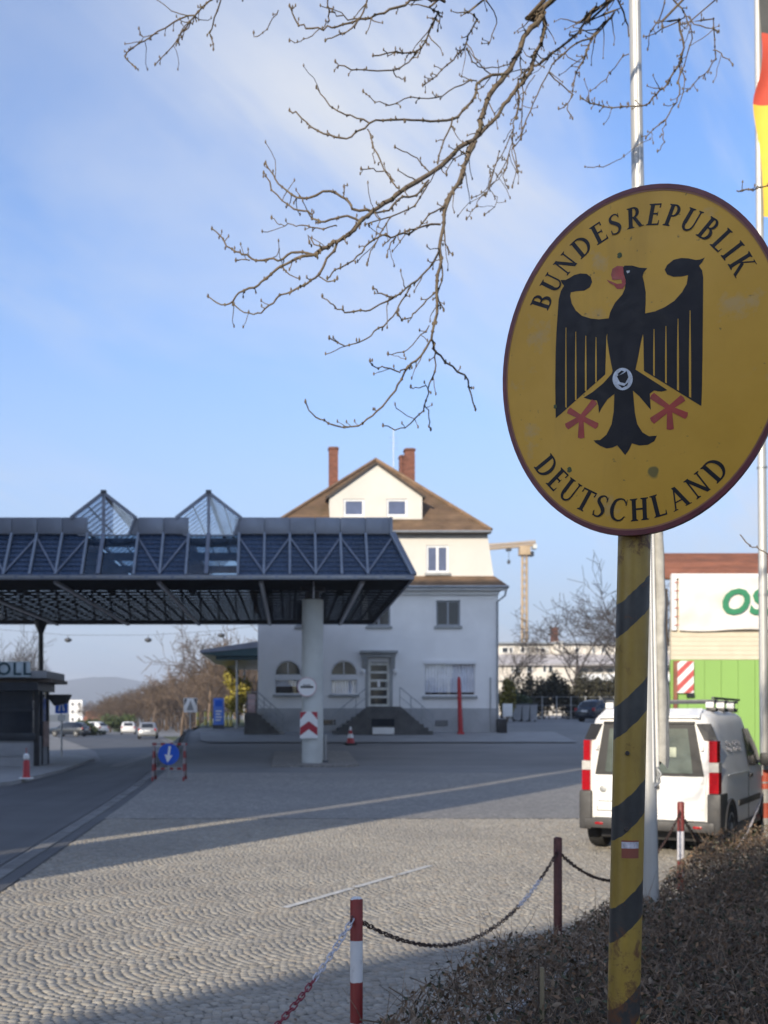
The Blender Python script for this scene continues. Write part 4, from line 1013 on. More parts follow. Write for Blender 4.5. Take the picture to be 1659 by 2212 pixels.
# ------------------------------------------------------------------ right background: shop hall, flats, crane
GY = 33.0; u = 2400/GY; X = lambda p: (p-PX0)/u; Z = lambda p: CAMH+(PY0-p)/u
hall = thing('green_shop', 'green clad shop hall with cream boarding and brown tiled roof', 'shop', (15, GY, g(15, GY)))
xl, xr = X(1449), 24.0; zg = g(15, GY) - .2
for k in range(26):
    a = xl + .5*k; MB().box(a+.006, min(xr, a+.494), GY-.0 - .004*(k % 2), GY+.12, zg, Z(1425)).build('cladding_sheet', m_green, hall)
MB().prism([(xl+.05, GY+.13, zg), (xr, GY+.13, zg), (xr+4, GY+11, zg), (xl+.05+.40*11, GY+11, zg)], (0, 0, Z(1240)-zg)).build('wall', m_boards, hall)
for k in range(6):
    a = Z(1425) + (Z(1366)-Z(1425))*k/6; MB().box(xl, xr, GY-.02 - .012*(k % 2), GY+.12, a+.006, a+(Z(1366)-Z(1425))/6).build('board', m_boards, hall)
MB().box(xl+.02, xr, GY+.0, GY+.12, Z(1366), Z(1242)).build('upper_board', m_boards, hall)
fr = MB(); fr.box(xl+.0, xl+.14, GY-.10, GY-.0, Z(1362), Z(1240)); fr.box(xl+.14, xr, GY-.10, GY, Z(1250), Z(1240)); fr.build('banner_frame', m_white, hall)
rf = MB(); ry = GY+2.5
courses(rf, (X(1447), GY+.6, Z(1243)), (xr+1, GY+.6, Z(1243)), (X(1466)+.35, GY+5, 7.4), (xr+1, GY+5, 7.4), 12)
rf.build('roof', m_rtile, hall, smooth=0)
MB().prism([(X(1447)+.0, GY+.7, Z(1243)), (X(1500), GY+.62, Z(1243)), (X(1470)+.2, GY+3.5, 6.6)], (0, .4, 0)).build('gable_end', m_cream, hall)
MB().bar((X(1444), GY+.5, Z(1275)), (X(1468)+.35, GY+5, 7.45), .16, .12).build('verge_board', m_wood_dark, hall)
MB().box(xl-.16, xl-.02, GY+.2, GY+.32, zg, Z(1270)).build('side_return', m_wood_dark, hall)
MB().box(X(1455)-.02, X(1455)+.07, GY-.12, GY-.02, zg, Z(1428)).build('corner_trim', M('rusty_trim', (.24,.10,.06), .6), hall)
# vinyl banner with folds
bn = thing('vinyl_banner', 'white vinyl banner with green lettering stretched over the green hall', 'banner', (15, GY-.12, Z(1366)))
nx, ny = 90, 26; bx0, bx1, bz0, bz1 = xl+.18, 20.0, Z(1362), Z(1248); vv = []; ff = []
def fold(x, zz):
    u_, v_ = (x-bx0), (zz-bz0)
    return .028*math.sin(3.2*(u_*.75 - v_*1.1)+.4)*math.exp(-u_*.25) + .016*math.sin(6*(u_*.3+v_*1.3)) + .008*math.sin(11*u_*.8 - 5*v_)
for j in range(ny+1):
    for i in range(nx+1):
        x = bx0+(bx1-bx0)*i/nx; zz = bz0+(bz1-bz0)*j/ny; vv.append((x, GY-.16+fold(x, zz), zz - (.03*math.sin(x*2.2) if j == 0 else 0)))
for j in range(ny):
    for i in range(nx): q = j*(nx+1)+i; ff.append((q, q+1, q+nx+2, q+nx+1))
raw('sheet', vv, ff, m_banner, bn, smooth=True)
tm = text_mesh('lettering', 'OS.', 1.02, m_bannertext, bn, front_at(X(1548), GY-.22, Z(1304)), shear=.22, bold=.035, ext=.002, spacing=1.05, align='LEFT')
for k in range(6):
    zz = bz0 + .15 + (bz1-bz0-.3)*k/5; MB().cyl((bx0+.02, GY-.15, zz), (bx0-.12, GY-.11, zz), .012, n=5).build('tie', m_red, bn)
# hazard board on the hall
a, b = Vector((X(1459), GY-.08, Z(1428))), Vector((X(1496), GY-.08, Z(1497)))
hz_ = thing('hazard_board', 'red and white striped hazard board on the green hall', 'sign', ((a.x+b.x)/2, GY-.08, b.z))
MB().box(a.x, b.x, GY-.1, GY-.05, b.z, a.z).build('board', m_white, hz_)
m_hz = M('faded_red_stripe', (.50,.10,.09), .5, var=.2)
w_, h_ = b.x-a.x, a.z-b.z
for k in range(-1, 3):
    z0 = b.z + k*.42; pts = []
    def cl(x, zz): return (x, GY-.1035, min(max(zz, b.z), a.z))
    p = [(a.x, z0), (b.x, z0+w_), (b.x, z0+w_+.2), (a.x, z0+.2)]
    if p[2][1] <= b.z or p[0][1] >= a.z: continue
    # clip against the board by sampling a strip
    n = 8; st = MB()
    for i in range(n):
        xa, xb = a.x+w_*i/n, a.x+w_*(i+1)/n; l0, l1 = z0+(xa-a.x), z0+(xb-a.x)
        q = [cl(xa, l0), cl(xb, l1), cl(xb, l1+.2), cl(xa, l0+.2)]
        if abs(q[0][2]-q[3][2]) + abs(q[1][2]-q[2][2]) > .01: st.add(q, [(0,1,2,3)])
    if st.v: st.build('stripe', m_hz, hz_)
MB().box(b.x-.2, b.x+.02, GY-.1, GY-.05, b.z-.12, b.z-.003).build('foot', m_black, hz_)
# flats behind
FY = 140.0; u2 = 2400/FY; X2 = lambda p: (p-PX0)/u2; Z2 = lambda p: CAMH+(PY0-p)/u2
fl = thing('apartment_block', 'long pale apartment block with stepped grey roofs behind the dark hedge', 'building', (35, FY, 2))
xa, xb = X2(1040), X2(1480)
m_flat = M('pale_flat_render', (.62,.58,.52), .85, var=.08, scale=.5)
MB().box(xa, xb, FY+2.5, FY+14, 1, Z2(1388)).build('upper_wall', m_flat, fl)
MB().box(xa-.5, xb+.5, FY+1.8, FY+14.5, Z2(1388), Z2(1385)).build('roof', m_zinc, fl)
MB().prism([(xa, FY-.6, Z2(1434)), (xb, FY-.6, Z2(1434)), (xb, FY+2.6, Z2(1410)), (xa, FY+2.6, Z2(1410))], (0, .1, -.25)).build('terrace_roof', M('grey_sheet_roof', (.42,.40,.41), .5), fl)
MB().box(xa, X2(1247), FY, FY+2.4, 1, Z2(1434)).build('lower_wall', m_flat, fl); MB().box(X2(1247), xb, FY+1.2, FY+2.4, 1, Z2(1434)).build('recessed_wall', m_flat, fl)
for px0, px1 in ((1092,1106),(1108,1116),(1133,1143),(1147,1152),(1167,1173),(1177,1187),(1190,1194),(1252,1262),(1290,1296),(1310,1318)):
    w = MB().box(X2(px0), X2(px1), FY+2.42, FY+2.495, Z2(1408), Z2(1395)).build('window', m_winframe, fl); MB().box(X2(px0)+.08, X2(px1)-.08, FY+2.40, FY+2.418, Z2(1408)+.1, Z2(1395)-.1).build('pane', m_pane, w)
for px0, px1 in ((1104,1109),(1112,1122),(1137,1150),(1172,1180),(1184,1194)):
    w = MB().box(X2(px0), X2(px1), FY-.06, FY-.003, Z2(1453), Z2(1436)).build('window', m_winframe, fl); MB().box(X2(px0)+.08, X2(px1)-.08, FY-.09, FY-.062, Z2(1453)+.1, Z2(1436)-.1).build('pane', m_pane, w)
for px0, px1 in ((1252,1276),(1284,1308),(1316,1330)):
    w = MB().box(X2(px0), X2(px1), FY+1.12, FY+1.195, Z2(1452), Z2(1443)).build('window', m_greyframe, fl); MB().box(X2(px0)+.08, X2(px1)-.08, FY+1.09, FY+1.118, Z2(1452)+.08, Z2(1443)-.08).build('pane', m_pane, w)
for k in range(5): MB().box(X2(1249)+k*3.2, X2(1249)+k*3.2+3.1, FY-.5, FY-.4, Z2(1470), Z2(1456)).build('balcony_panel', m_winframe, fl)
MB().box(xa, X2(1246), FY-.5, FY-.42, Z2(1470), Z2(1461)).build('balcony_band', m_flat, fl)
MB().box(X2(1246), xb, FY-.5, FY+1.2, Z2(1473), Z2(1470)).build('balcony_slab', m_zinc, fl)
MB().box(X2(1209), X2(1222), FY+4, FY+5, Z2(1392), Z2(1350)).build('chimney', m_brick, fl); MB().box(X2(1206), X2(1225), FY+2.0, FY+5.5, Z2(1412), Z2(1388)+.3).build('chimney_base', m_flat, fl)
# tower crane
CY = 165.0; u3 = 2400/CY; X3 = lambda p: (p-PX0)/u3; Z3 = lambda p: CAMH+(PY0-p)/u3
cr = thing('tower_crane', 'yellow tower crane rising behind the apartment block', 'crane', (X3(1133), CY, 2))
cxm, hw = X3(1133), .40; zt_, zb_ = Z3(1195), 1.0
mm = MB()
for sx in (-1, 1):
    for sy in (-1, 1): mm.bar((cxm+sx*hw, CY+sy*hw, zb_), (cxm+sx*hw*.8, CY+sy*hw*.8, zt_), .15, .15)
zz = zb_
while zz < zt_-1.2:
    for sy in (-1, 1):
        mm.bar((cxm-hw, CY+sy*hw, zz), (cxm+hw, CY+sy*hw, zz+.6), .08, .08); mm.bar((cxm+hw, CY+sy*hw, zz+.6), (cxm-hw, CY+sy*hw, zz+1.2), .08, .08); mm.bar((cxm-hw, CY+sy*hw, zz), (cxm+hw, CY+sy*hw, zz), .07, .07)
    for sx in (-1, 1): mm.bar((cxm+sx*hw, CY-hw, zz), (cxm+sx*hw, CY+hw, zz+1.2), .08, .08)
    zz += 1.2
mm.build('mast', m_crane, cr)
MB().box(cxm-.8, cxm+.75, CY-.8, CY+.8, Z3(1200), Z3(1182), c=.08).build('cab', m_crane, cr)
MB().box(cxm+.4, cxm+1.3, CY-.5, CY+.5, Z3(1202), Z3(1192)).build('operator_window', m_pane, cr)
jb = MB(); ja, jbp = Vector((X3(1020), CY, Z3(1190))), Vector((X3(1157), CY, Z3(1178)))
for dz, dy in ((0, -.45), (0, .45), (.9, 0)): jb.bar(ja+Vector((0, dy, dz)), jbp+Vector((0, dy, dz*.5)), .12, .12)
nb = 26
for k in range(nb):
    p = ja.lerp(jbp, k/nb); q = ja.lerp(jbp, (k+.5)/nb); r_ = ja.lerp(jbp, (k+1)/nb)
    for dy in (-.45, .45): jb.bar(p+Vector((0, dy, 0)), q+Vector((0, 0, .85)), .07, .07); jb.bar(q+Vector((0, 0, .85)), r_+Vector((0, dy, 0)), .07, .07)
jb.build('jib', m_crane, cr)
MB().box(X3(1150), X3(1158), CY-.6, CY+.6, Z3(1186), Z3(1177)).build('counterweight', m_concrete, cr)
hk = MB(); hp_ = Vector((X3(1099), CY, Z3(1183))); hk.cyl(hp_, (hp_.x, CY, Z3(1210)), .04, n=5); hk.box(hp_.x-.35, hp_.x+.35, CY-.4, CY+.4, hp_.z-.5, hp_.z-.1); hk.box(hp_.x-.2, hp_.x+.2, CY-.2, CY+.2, Z3(1218), Z3(1210)); hk.build('hook_block', m_darkgrey, cr)
# ------------------------------------------------------------------ border sign
from mathutils.geometry import tessellate_polygon
def post_mat():
    t = NT('striped_post_paint'); tc_ = t.n('ShaderNodeTexCoord'); sp = t.n('ShaderNodeSeparateXYZ'); t.l(tc_.outputs['Object'], sp.inputs[0]); c = t.coord('Object')
    v = t.math('SUBTRACT', sp.outputs[2], t.math('MULTIPLY', sp.outputs[0], .97))
    v = t.math('ADD', v, t.ramp(t.noise(c, 40, 4), .3, .7, -.003, .003))
    fr = t.math('FRACT', t.math('DIVIDE', t.math('SUBTRACT', v, 2.004 - .0435), .2606)); k = t.math('LESS_THAN', fr, .334)
    yel = t.mix(t.ramp(t.noise(c, 7, 8, .7), .3, .7), (.25,.155,.024), (.36,.24,.04))
    yel = t.mix(t.ramp(t.noise(t.coord('Object', (1,1,.12)), 26, 4, .6), .5, .75, 0, .5), yel, (.16,.11,.02))
    blk = t.mix(t.ramp(t.noise(c, 9, 8, .7), .3, .7), (.016,.016,.017), (.045,.045,.042))
    res = t.mix(k, yel, blk)
    zt = t.ramp(sp.outputs[2], 2.02, 2.16, 0, 1); low = t.ramp(sp.outputs[2], 1.28, 1.05, 0, 1)
    zf = t.math('MAXIMUM', zt, low)
    rust = t.noise(c, 22, 9, .72, .5); thr = t.math('MULTIPLY', zf, .105)
    rf = t.ramp(t.math('ADD', rust, thr), .60, .70, 0, .92)
    rcol = t.mix(t.noise(c, 60, 5, .7), (.055,.022,.009), (.16,.065,.022)); res = t.mix(rf, res, rcol)
    t.set('Base Color', res); t.set('Roughness', t.ramp(rust, .3, .7, .32, .6)); t.bump(t.math('ADD', rust, t.math('MULTIPLY', rf, .6)), .3, .002); return t.mat
def plate_mat():
    t = NT('aged_gold_enamel'); c = t.coord('Object')
    a = t.mix(t.ramp(t.noise(c, 3, 6, .6), .3, .7), (.50,.270,.024), (.62,.345,.042))
    st = t.noise(t.coord('Object', (1, 1, .18)), 9, 5, .6, .3); a = t.mix(t.ramp(st, .52, .72, 0, .35), a, (.30,.175,.03))
    sp = t.noise(c, 55, 3, .5); a = t.mix(t.ramp(sp, .70, .76, 0, .75), a, (.10,.085,.03))
    ch = t.noise(c, 8, 6, .65); a = t.mix(t.ramp(ch, .60, .70, 0, .45), a, (.42,.32,.19))
    gs = t.noise(c, 11, 2, .4); a = t.mix(t.ramp(gs, .735, .76, 0, .8), a, (.07,.085,.035))
    t.set('Base Color', a); t.set('Roughness', t.ramp(ch, .3, .7, .34, .5)); t.set('Specular IOR Level', .3); t.bump(t.noise(c, 5, 3, .5), .12, .01); return t.mat
m_post, m_plate = post_mat(), plate_mat()
m_signblack = M('black_enamel', (.010,.010,.014), .45, spec=.22, var=.3, scale=12, dirt=.25, dirtcol=(.05,.045,.03))
m_signred = M('red_enamel', (.32,.022,.012), .42, var=.25, scale=18, dirt=.3, dirtcol=(.25,.14,.05))
m_rim = M('dark_red_rim', (.11,.014,.022), .45, var=.4, scale=9, dirt=.5, dirtcol=(.05,.015,.02))
m_edge = M('pale_edge_wear', (.26,.11,.05), .5, var=.3, scale=8)
SY = 2.85; SC = Vector(W(1378, 780, SY)); PHI = R(28.5); LEAN = R(1.1)
sgn = thing('border_sign', 'oval gold border sign with black eagle on a yellow and black striped post', 'sign', (GX(1346, SY + .06), SY + .06, 0))
Us = Vector((math.cos(PHI), -math.sin(PHI), 0)); Ns = Vector((-math.sin(PHI), -math.cos(PHI), 0)); Vs = Vector((0, 0, 1))
Us, Vs = (Us*math.cos(LEAN) - Vs*math.sin(LEAN)), (Vs*math.cos(LEAN) + Us*math.sin(LEAN))
SA, SB = .357, .4465
def dome(u, v): return .016 * max(0, 1 - (u/SA)**2 - (v/SB)**2)
def S(u, v, h=0): return SC + Us*u + Vs*v + Ns*(dome(u, v) + h)
def pix2uv(sx, sy):
    px, py = sx/1.15732, sy/1.15732
    d = Vector(((px-PX0)/FPX, 1, -(py-PY0)/FPX)); o = Vector((0, 0, CAMH)); t = (SC + Ns*.012 - o).dot(Ns)/d.dot(Ns); q = o + d*t - SC
    return (q.dot(Us), q.dot(Vs))
# plate: rings of a shallow dome with rolled edge
def ringmesh(radii, h, n=96, back=True):
    v, f = [], []
    for r in radii:
        for k in range(n):
            t = 2*math.pi*k/n; u_, v_ = SA*r*math.cos(t), SB*r*math.sin(t); v.append(S(u_, v_, h))
    for i in range(len(radii)-1):
        for k in range(n): f.append((i*n+k, i*n+(k+1)%n, (i+1)*n+(k+1)%n, (i+1)*n+k))
    return v, f
mb = MB(); rr = [.001] + [k/12*.976 for k in range(1, 13)]; v, f = ringmesh(rr, 0); mb.add(v, f)
vb = [S(SA*.985*math.cos(2*math.pi*k/96), SB*.985*math.sin(2*math.pi*k/96), -.012) for k in range(96)]; mb.add(vb, [tuple(range(96))])
po = mb.build('plate', m_plate, sgn)
mb = MB(); v, f = ringmesh([.972, .98, .99, 1.0], .0025); mb.add(v, f); n = 96
e = [S(SA*1.0*math.cos(2*math.pi*k/n), SB*1.0*math.sin(2*math.pi*k/n), h) for h in (.0025, -.016) for k in range(n)]; mb.add(e, [(k, (k+1)%n, n+(k+1)%n, n+k) for k in range(n)])
mb.build('rim', m_rim, sgn)
mb = MB(); v, f = ringmesh([.962, .972], .0012); mb.add(v, f); mb.build('rim_line', m_edge, sgn)
def flat(polys, h, name, mat, parent, cuts=1):
    """uv polygons lying on the domed plate; each later polygon sits a hair above the one before"""
    bm = bmesh.new()
    for i, p in enumerate(polys):
        vs_ = [bm.verts.new((a, b, i * .00006)) for a, b in p]
        for tri_ in tessellate_polygon([[Vector((a, b, 0)) for a, b in p]]):
            try: bm.faces.new([vs_[q] for q in tri_])
            except ValueError: pass
    for _ in range(cuts):
        es = [e for e in bm.edges if e.calc_length() > .025]
        if es: bmesh.ops.subdivide_edges(bm, edges=es, cuts=1); bmesh.ops.triangulate(bm, faces=bm.faces)
    mb = MB(); bm.verts.index_update(); mb.add([S(v.co.x, v.co.y, h + v.co.z) for v in bm.verts], [[v.index for v in f.verts] for f in bm.faces]); bm.free()
    o = mb.build(name, mat, parent, smooth=0)
    me = o.data; 
    for p in me.polygons:
        if p.normal.dot(Ns) < 0: p.flip()
    return o
# serif capitals, unit height, as stroke polygons
T, t_, sf = .18, .078, .055
def stem(x, w=T, y0=0, y1=1, s=(1, 1), ov=.075):
    r = [[(x-w/2,y0),(x+w/2,y0),(x+w/2,y1),(x-w/2,y1)]]
    if s[0]: r.append([(x-w/2-ov,y0),(x+w/2+ov,y0),(x+w/2+ov,y0+sf*.7),(x+w/2,y0+sf*1.5),(x-w/2,y0+sf*1.5),(x-w/2-ov,y0+sf*.7)])
    if s[1]: r.append([(x-w/2-ov,y1),(x-w/2-ov,y1-sf*.7),(x-w/2,y1-sf*1.5),(x+w/2,y1-sf*1.5),(x+w/2+ov,y1-sf*.7),(x+w/2+ov,y1)])
    return r
def bowl(x, y0, y1, rx, w=T, a0=-90, a1=90, th=t_):
    cy_, ry = (y0+y1)/2, (y1-y0)/2; n = 12; r = []
    for k in range(n):
        a, b = R(a0+(a1-a0)*k/n), R(a0+(a1-a0)*(k+1)/n)
        r.append([(x+rx*math.cos(a), cy_+ry*math.sin(a)), (x+rx*math.cos(b), cy_+ry*math.sin(b)), (x+(rx-w)*math.cos(b), cy_+(ry-th)*math.sin(b)), (x+(rx-w)*math.cos(a), cy_+(ry-th)*math.sin(a))])
    return r
def seg(x0, y0, x1, y1, w):
    return [[(x0-w/2,y0),(x0+w/2,y0),(x1+w/2,y1),(x1-w/2,y1)]]
def hb(x0, x1, y, th=t_): return [[(x0,y-th/2),(x1,y-th/2),(x1,y+th/2),(x0,y+th/2)]]
def vs_(x, y0, y1, w=.05): return [[(x-w,y0),(x+w*.4,y0),(x+w*.4,y1),(x-w*.2,y1)]]
def spine(pts, ws):
    r = []
    P = [Vector(p) for p in pts]; nn = []
    for i in range(len(P)):
        d = (P[min(i+1,len(P)-1)]-P[max(i-1,0)]).normalized(); nn.append(Vector((-d.y, d.x)))
    for i in range(len(P)-1): r.append([tuple(P[i]+nn[i]*ws[i]/2), tuple(P[i]-nn[i]*ws[i]/2), tuple(P[i+1]-nn[i+1]*ws[i+1]/2), tuple(P[i+1]+nn[i+1]*ws[i+1]/2)])
    return r
def sm(pts, ws, k=3):
    P, Wt = [], []
    for i in range(len(pts)-1):
        for j in range(k):
            u_ = j/k; p0,p1,p2,p3 = [Vector(pts[max(0,min(len(pts)-1,i+q))]) for q in (-1,0,1,2)]
            P.append(tuple(.5*((2*p1)+(p2-p0)*u_+(2*p0-5*p1+4*p2-p3)*u_*u_+(3*p1-p0-3*p2+p3)*u_**3))); Wt.append(ws[i]+(ws[i+1]-ws[i])*u_)
    P.append(tuple(pts[-1])); Wt.append(ws[-1]); return spine(P, Wt)
GL = {
 'I': (.36, stem(.18)), 'H': (.86, stem(.2)+stem(.66)+hb(.2,.66,.52)), 'L': (.64, stem(.2)+hb(.2,.58,.035)+vs_(.58,0,.22)),
 'E': (.64, stem(.2)+hb(.2,.55,.965)+hb(.2,.48,.53)+hb(.2,.58,.035)+vs_(.56,.80,1)+vs_(.48,.43,.63,.035)+vs_(.58,0,.22)),
 'T': (.76, stem(.38,s=(1,0))+hb(.05,.71,.96,.08)+vs_(.08,.78,1)+vs_(.70,.78,1)),
 'B': (.68, stem(.2)+hb(.2,.36,.965)+hb(.2,.36,.53)+hb(.2,.38,.035)+bowl(.34,.49,1,.25,.14)+bowl(.36,0,.56,.30,.16)),
 'D': (.82, stem(.2)+hb(.2,.36,.965)+hb(.2,.36,.035)+bowl(.34,0,1,.44,.16)),
 'P': (.62, stem(.2)+hb(.2,.34,.965)+hb(.2,.34,.47)+bowl(.32,.43,1,.28,.15)),
 'R': (.76, stem(.2)+hb(.2,.34,.965)+hb(.2,.36,.50)+bowl(.32,.46,1,.27,.15)+seg(.66,0,.36,.50,.17)+[[(.58,0),(.80,0),(.80,.035),(.58,.06)]]),
 'U': (.80, stem(.2,y0=.3,s=(0,1))+stem(.64,w=.075,y0=.3,s=(0,1))+bowl(.4,-.02,.62,.28,.15,180,270,.09)+bowl(.4,-.02,.62,.275,.075,270,360,.09)),
 'N': (.86, stem(.17,w=.07)+stem(.70,w=.07,s=(0,1))+seg(.68,0,.17,1,.17)),
 'K': (.80, stem(.2)+seg(.26,.42,.62,1,.075)+seg(.68,0,.36,.55,.17)+[[(.50,.965),(.76,.965),(.76,1),(.50,1)],[(.58,0),(.82,0),(.82,.035),(.58,.06)]]),
 'A': (.86, seg(.13,0,.44,1,.07)+seg(.72,0,.42,1,.17)+hb(.22,.60,.34,.06)+[[(.03,0),(.24,0),(.24,.04),(.03,.04)],[(.58,0),(.86,0),(.86,.04),(.58,.04)]]),
 'C': (.80, sm([(.72,.78),(.60,.95),(.42,.975),(.22,.85),(.13,.5),(.22,.15),(.42,.025),(.60,.05),(.74,.22)], [.05,.07,.08,.13,.17,.13,.08,.07,.05])+vs_(.74,.70,.98,.035)),
 'S': (.60, sm([(.50,.80),(.42,.94),(.28,.97),(.14,.87),(.13,.70),(.28,.55),(.42,.40),(.46,.24),(.36,.06),(.22,.025),(.09,.08),(.06,.24)], [.04,.06,.075,.11,.15,.17,.17,.14,.085,.07,.06,.04])+vs_(.51,.74,.97,.03)+vs_(.08,.02,.26,.03)),
}
def letters(word, a0, a1, r, size, flip):
    ws = [GL[c][0] for c in word]; tot = sum(ws); n = 400
    # arc length table on the oval
    A = [a0+(a1-a0)*k/n for k in range(n+1)]; P = [Vector((SA*r*math.cos(R(a)), SB*r*math.sin(R(a)))) for a in A]; ln = [0]
    for k in range(n): ln.append(ln[-1]+(P[k+1]-P[k]).length)
    gap = (ln[-1]-tot*size)/(len(word)-1) if len(word) > 1 else 0; s = 0
    for c, w in zip(word, ws):
        mid = s + w*size/2; k = min(n-1, int(np.searchsorted(ln, mid))); p = P[k]; d = (P[min(n,k+1)]-P[max(0,k-1)]).normalized()
        x = d; y_ = Vector((-d.y, d.x)); 
        polys = [[tuple(p + x*((a-w/2)*size) + y_*((b-.5)*size)) for a, b in q] for q in GL[c][1]]
        flat(polys, .0006, 'letter', m_signblack, sgn, cuts=0); s += w*size + gap
letters('BUNDESREPUBLIK', 152, 30, .825, .055, False)
letters('DEUTSCHLAND', 217, 313, .855, .057, True)
# eagle, read in the photo at zoom scale 3.77 from (1360, 620)
E = lambda pts: [pix2uv(1360 + a/3.77, 620 + b/3.77) for a, b in pts]
wingL = E([(612,665),(520,675),(440,665),(360,640),(300,590),(260,520),(245,450),(250,415),(300,405),(380,400),(430,370),(453,320),(440,270),(400,240),(340,235),(280,250),(240,275),(200,295),(150,295),(165,325),(185,350),(155,400),(135,480),(125,640),(115,800),(108,1000),(105,1300),(108,1603),(160,1560),(580,1195),(585,1000),(590,840),(605,780)])
wingR = E([(950,622),(1050,600),(1140,560),(1230,500),(1300,420),(1345,340),(1358,255),(1300,268),(1220,272),(1160,250),(1138,205),(1160,160),(1220,110),(1290,92),(1360,95),(1430,110),(1470,105),(1515,85),(1490,130),(1460,165),(1490,210),(1500,280),(1500,400),(1498,700),(1495,1000),(1490,1300),(1483,1490),(945,1162),(943,1000),(940,850),(925,760)])
body = E([(745,180),(760,165),(830,165),(900,185),(975,190),(940,230),(930,270),(945,330),(960,420),(960,520),(955,640),(940,790),(915,900),(895,1010),(866,1150),(1140,1325),(1165,1343),(1110,1357),(1040,1347),(1000,1375),(1002,1430),(1010,1530),(960,1470),(900,1400),(842,1350),(850,1450),(860,1560),(880,1660),(930,1740),(990,1775),(1065,1770),(1040,1820),(980,1855),(900,1862),(830,1842),(800,1905),(765,1952),(715,1890),(690,1860),(650,1880),(590,1890),(530,1865),(485,1835),(468,1812),(530,1810),(590,1760),(640,1660),(660,1540),(666,1378),(600,1430),(545,1510),(520,1560),(515,1490),(500,1440),(430,1430),(375,1412),(460,1360),(560,1280),(640,1190),(650,1160),(635,1090),(615,980),(598,860),(600,720),(625,610),(670,520),(740,440),(765,380),(770,300),(750,240)])
eg = flat([wingL, wingR, body], .0006, 'eagle_emblem', m_signblack, sgn, cuts=3)
for x, a, b, w in ((207,750,1500,13),(301,790,1432,14),(396,830,1350,16),(493,845,1270,14),(1040,770,1205,14),(1152,740,1273,15),(1265,670,1340,18),(1378,590,1405,20)):
    flat([E([(x-3,a),(x+3,a),(x+w/2,(a+b)/2),(x+w/2,b+8),(x-w/2,b-2),(x-w/2,(a+b)/2)])], .0011, 'feather_line', m_plate, eg, cuts=2)
flat([E([(745,172),(690,168),(645,195),(632,250),(645,302),(690,300),(728,296),(738,335),(690,340),(640,318),(588,298),(620,332),(660,352),(690,387),(742,387),(772,340),(768,300),(752,250)])], .0011, 'beak', m_signred, eg, cuts=1)
flat([E([(775,215),(810,212),(806,232),(785,240)])], .0011, 'eye', m_grey, eg, cuts=0)
def claw(c, tips, w):
    P = []
    c = Vector(c)
    for t in tips:
        t = Vector(t); d = (t-c).normalized(); n = Vector((-d.y, d.x)); P.append([tuple(c-n*w*.42), tuple(c+n*w*.42), tuple(t+n*w*.62), tuple(t+d*8), tuple(t-n*w*.62)])
    P.append([(c.x+w*.6*math.cos(k), c.y+w*.6*math.sin(k)) for k in [i*math.pi/5 for i in range(10)]])
    flat([E(p) for p in P], .0011, 'claw', m_signred, eg, cuts=1)
claw((352,1598), ((232,1530),(480,1450),(212,1682),(350,1788),(500,1680)), 50)
claw((1185,1512), ((1020,1395),(1312,1415),(1020,1632),(1190,1708),(1345,1582)), 54)
st_ = [(745+95*math.cos(k*math.pi/14), 1240+105*math.sin(k*math.pi/14)) for k in range(28)]
so = flat([E(st_)], .0016, 'sticker', M('grubby_white_sticker', (.50,.53,.58), .5, var=.35, scale=60), sgn, cuts=1)
flat([E([(690,1215),(750,1190),(785,1165),(800,1225),(770,1280),(720,1270)]), E([(700,1190),(735,1160),(760,1168),(705,1210)]), E([(700,1290),(760,1305),(800,1270),(790,1300),(740,1325)])], .0020, 'sticker_print', m_signblack, so, cuts=0)
for px, py, r in ((1338, 551, .006), (1229, 1014, .006), (1199, 878, .0045)):
    u0, v0 = pix2uv(px*1.15732, py*1.15732); flat([[(u0+r*(1+.25*math.sin(3*k))*math.cos(k*math.pi/6), v0+r*1.3*math.sin(k*math.pi/6)) for k in range(12)]], .0009, 'lichen_spot', M('lichen', (.075,.095,.045), .9), sgn, cuts=0)
# post
PY_ = SY + .07; pt, pb_ = Vector(W(1371, 1130, PY_)), Vector(W(1346, 2230, PY_)); dd_ = (pb_-pt)/(pb_.z-pt.z)
ptop = pt + dd_*.45; pbot = pb_ + dd_*(-.02 - pb_.z)
pm = MB(); nseg = 24
pm.tube([ptop.lerp(pbot, k/nseg) for k in range(nseg+1)], .0415, 28)
poo = pm.build('post', m_post, sgn)
cx_o = Vector((GX(1358, PY_), PY_, 0))
# give the post its own origin so that its paint follows its own axis
me = poo.data; shift = Vector((GX(1370, PY_), PY_, 0)) - off(sgn)
me.transform(Matrix.Translation(-shift)); poo.location = shift
for z0 in (-.05,):
    MB().lathe((pbot.x, pbot.y, 0), [(.1, -.05), (.09, .02), (.05, .04)], 20).build('foot', m_darkgrey, sgn)
for dz in (.16, -.16):
    q = SC + Vs*dz; MB().bar(q - Ns*.02, q - Ns*.085, .09, .03).build('bracket', m_darkgrey, sgn)
for px, py in ((1355, 1627), (1353, 1791)):
    p = W(px, py, PY_-.042); MB().lathe(p, [(.006, .0), (.005, -.004)], 10, axis='y').build('bolt', m_wood_dark, sgn)
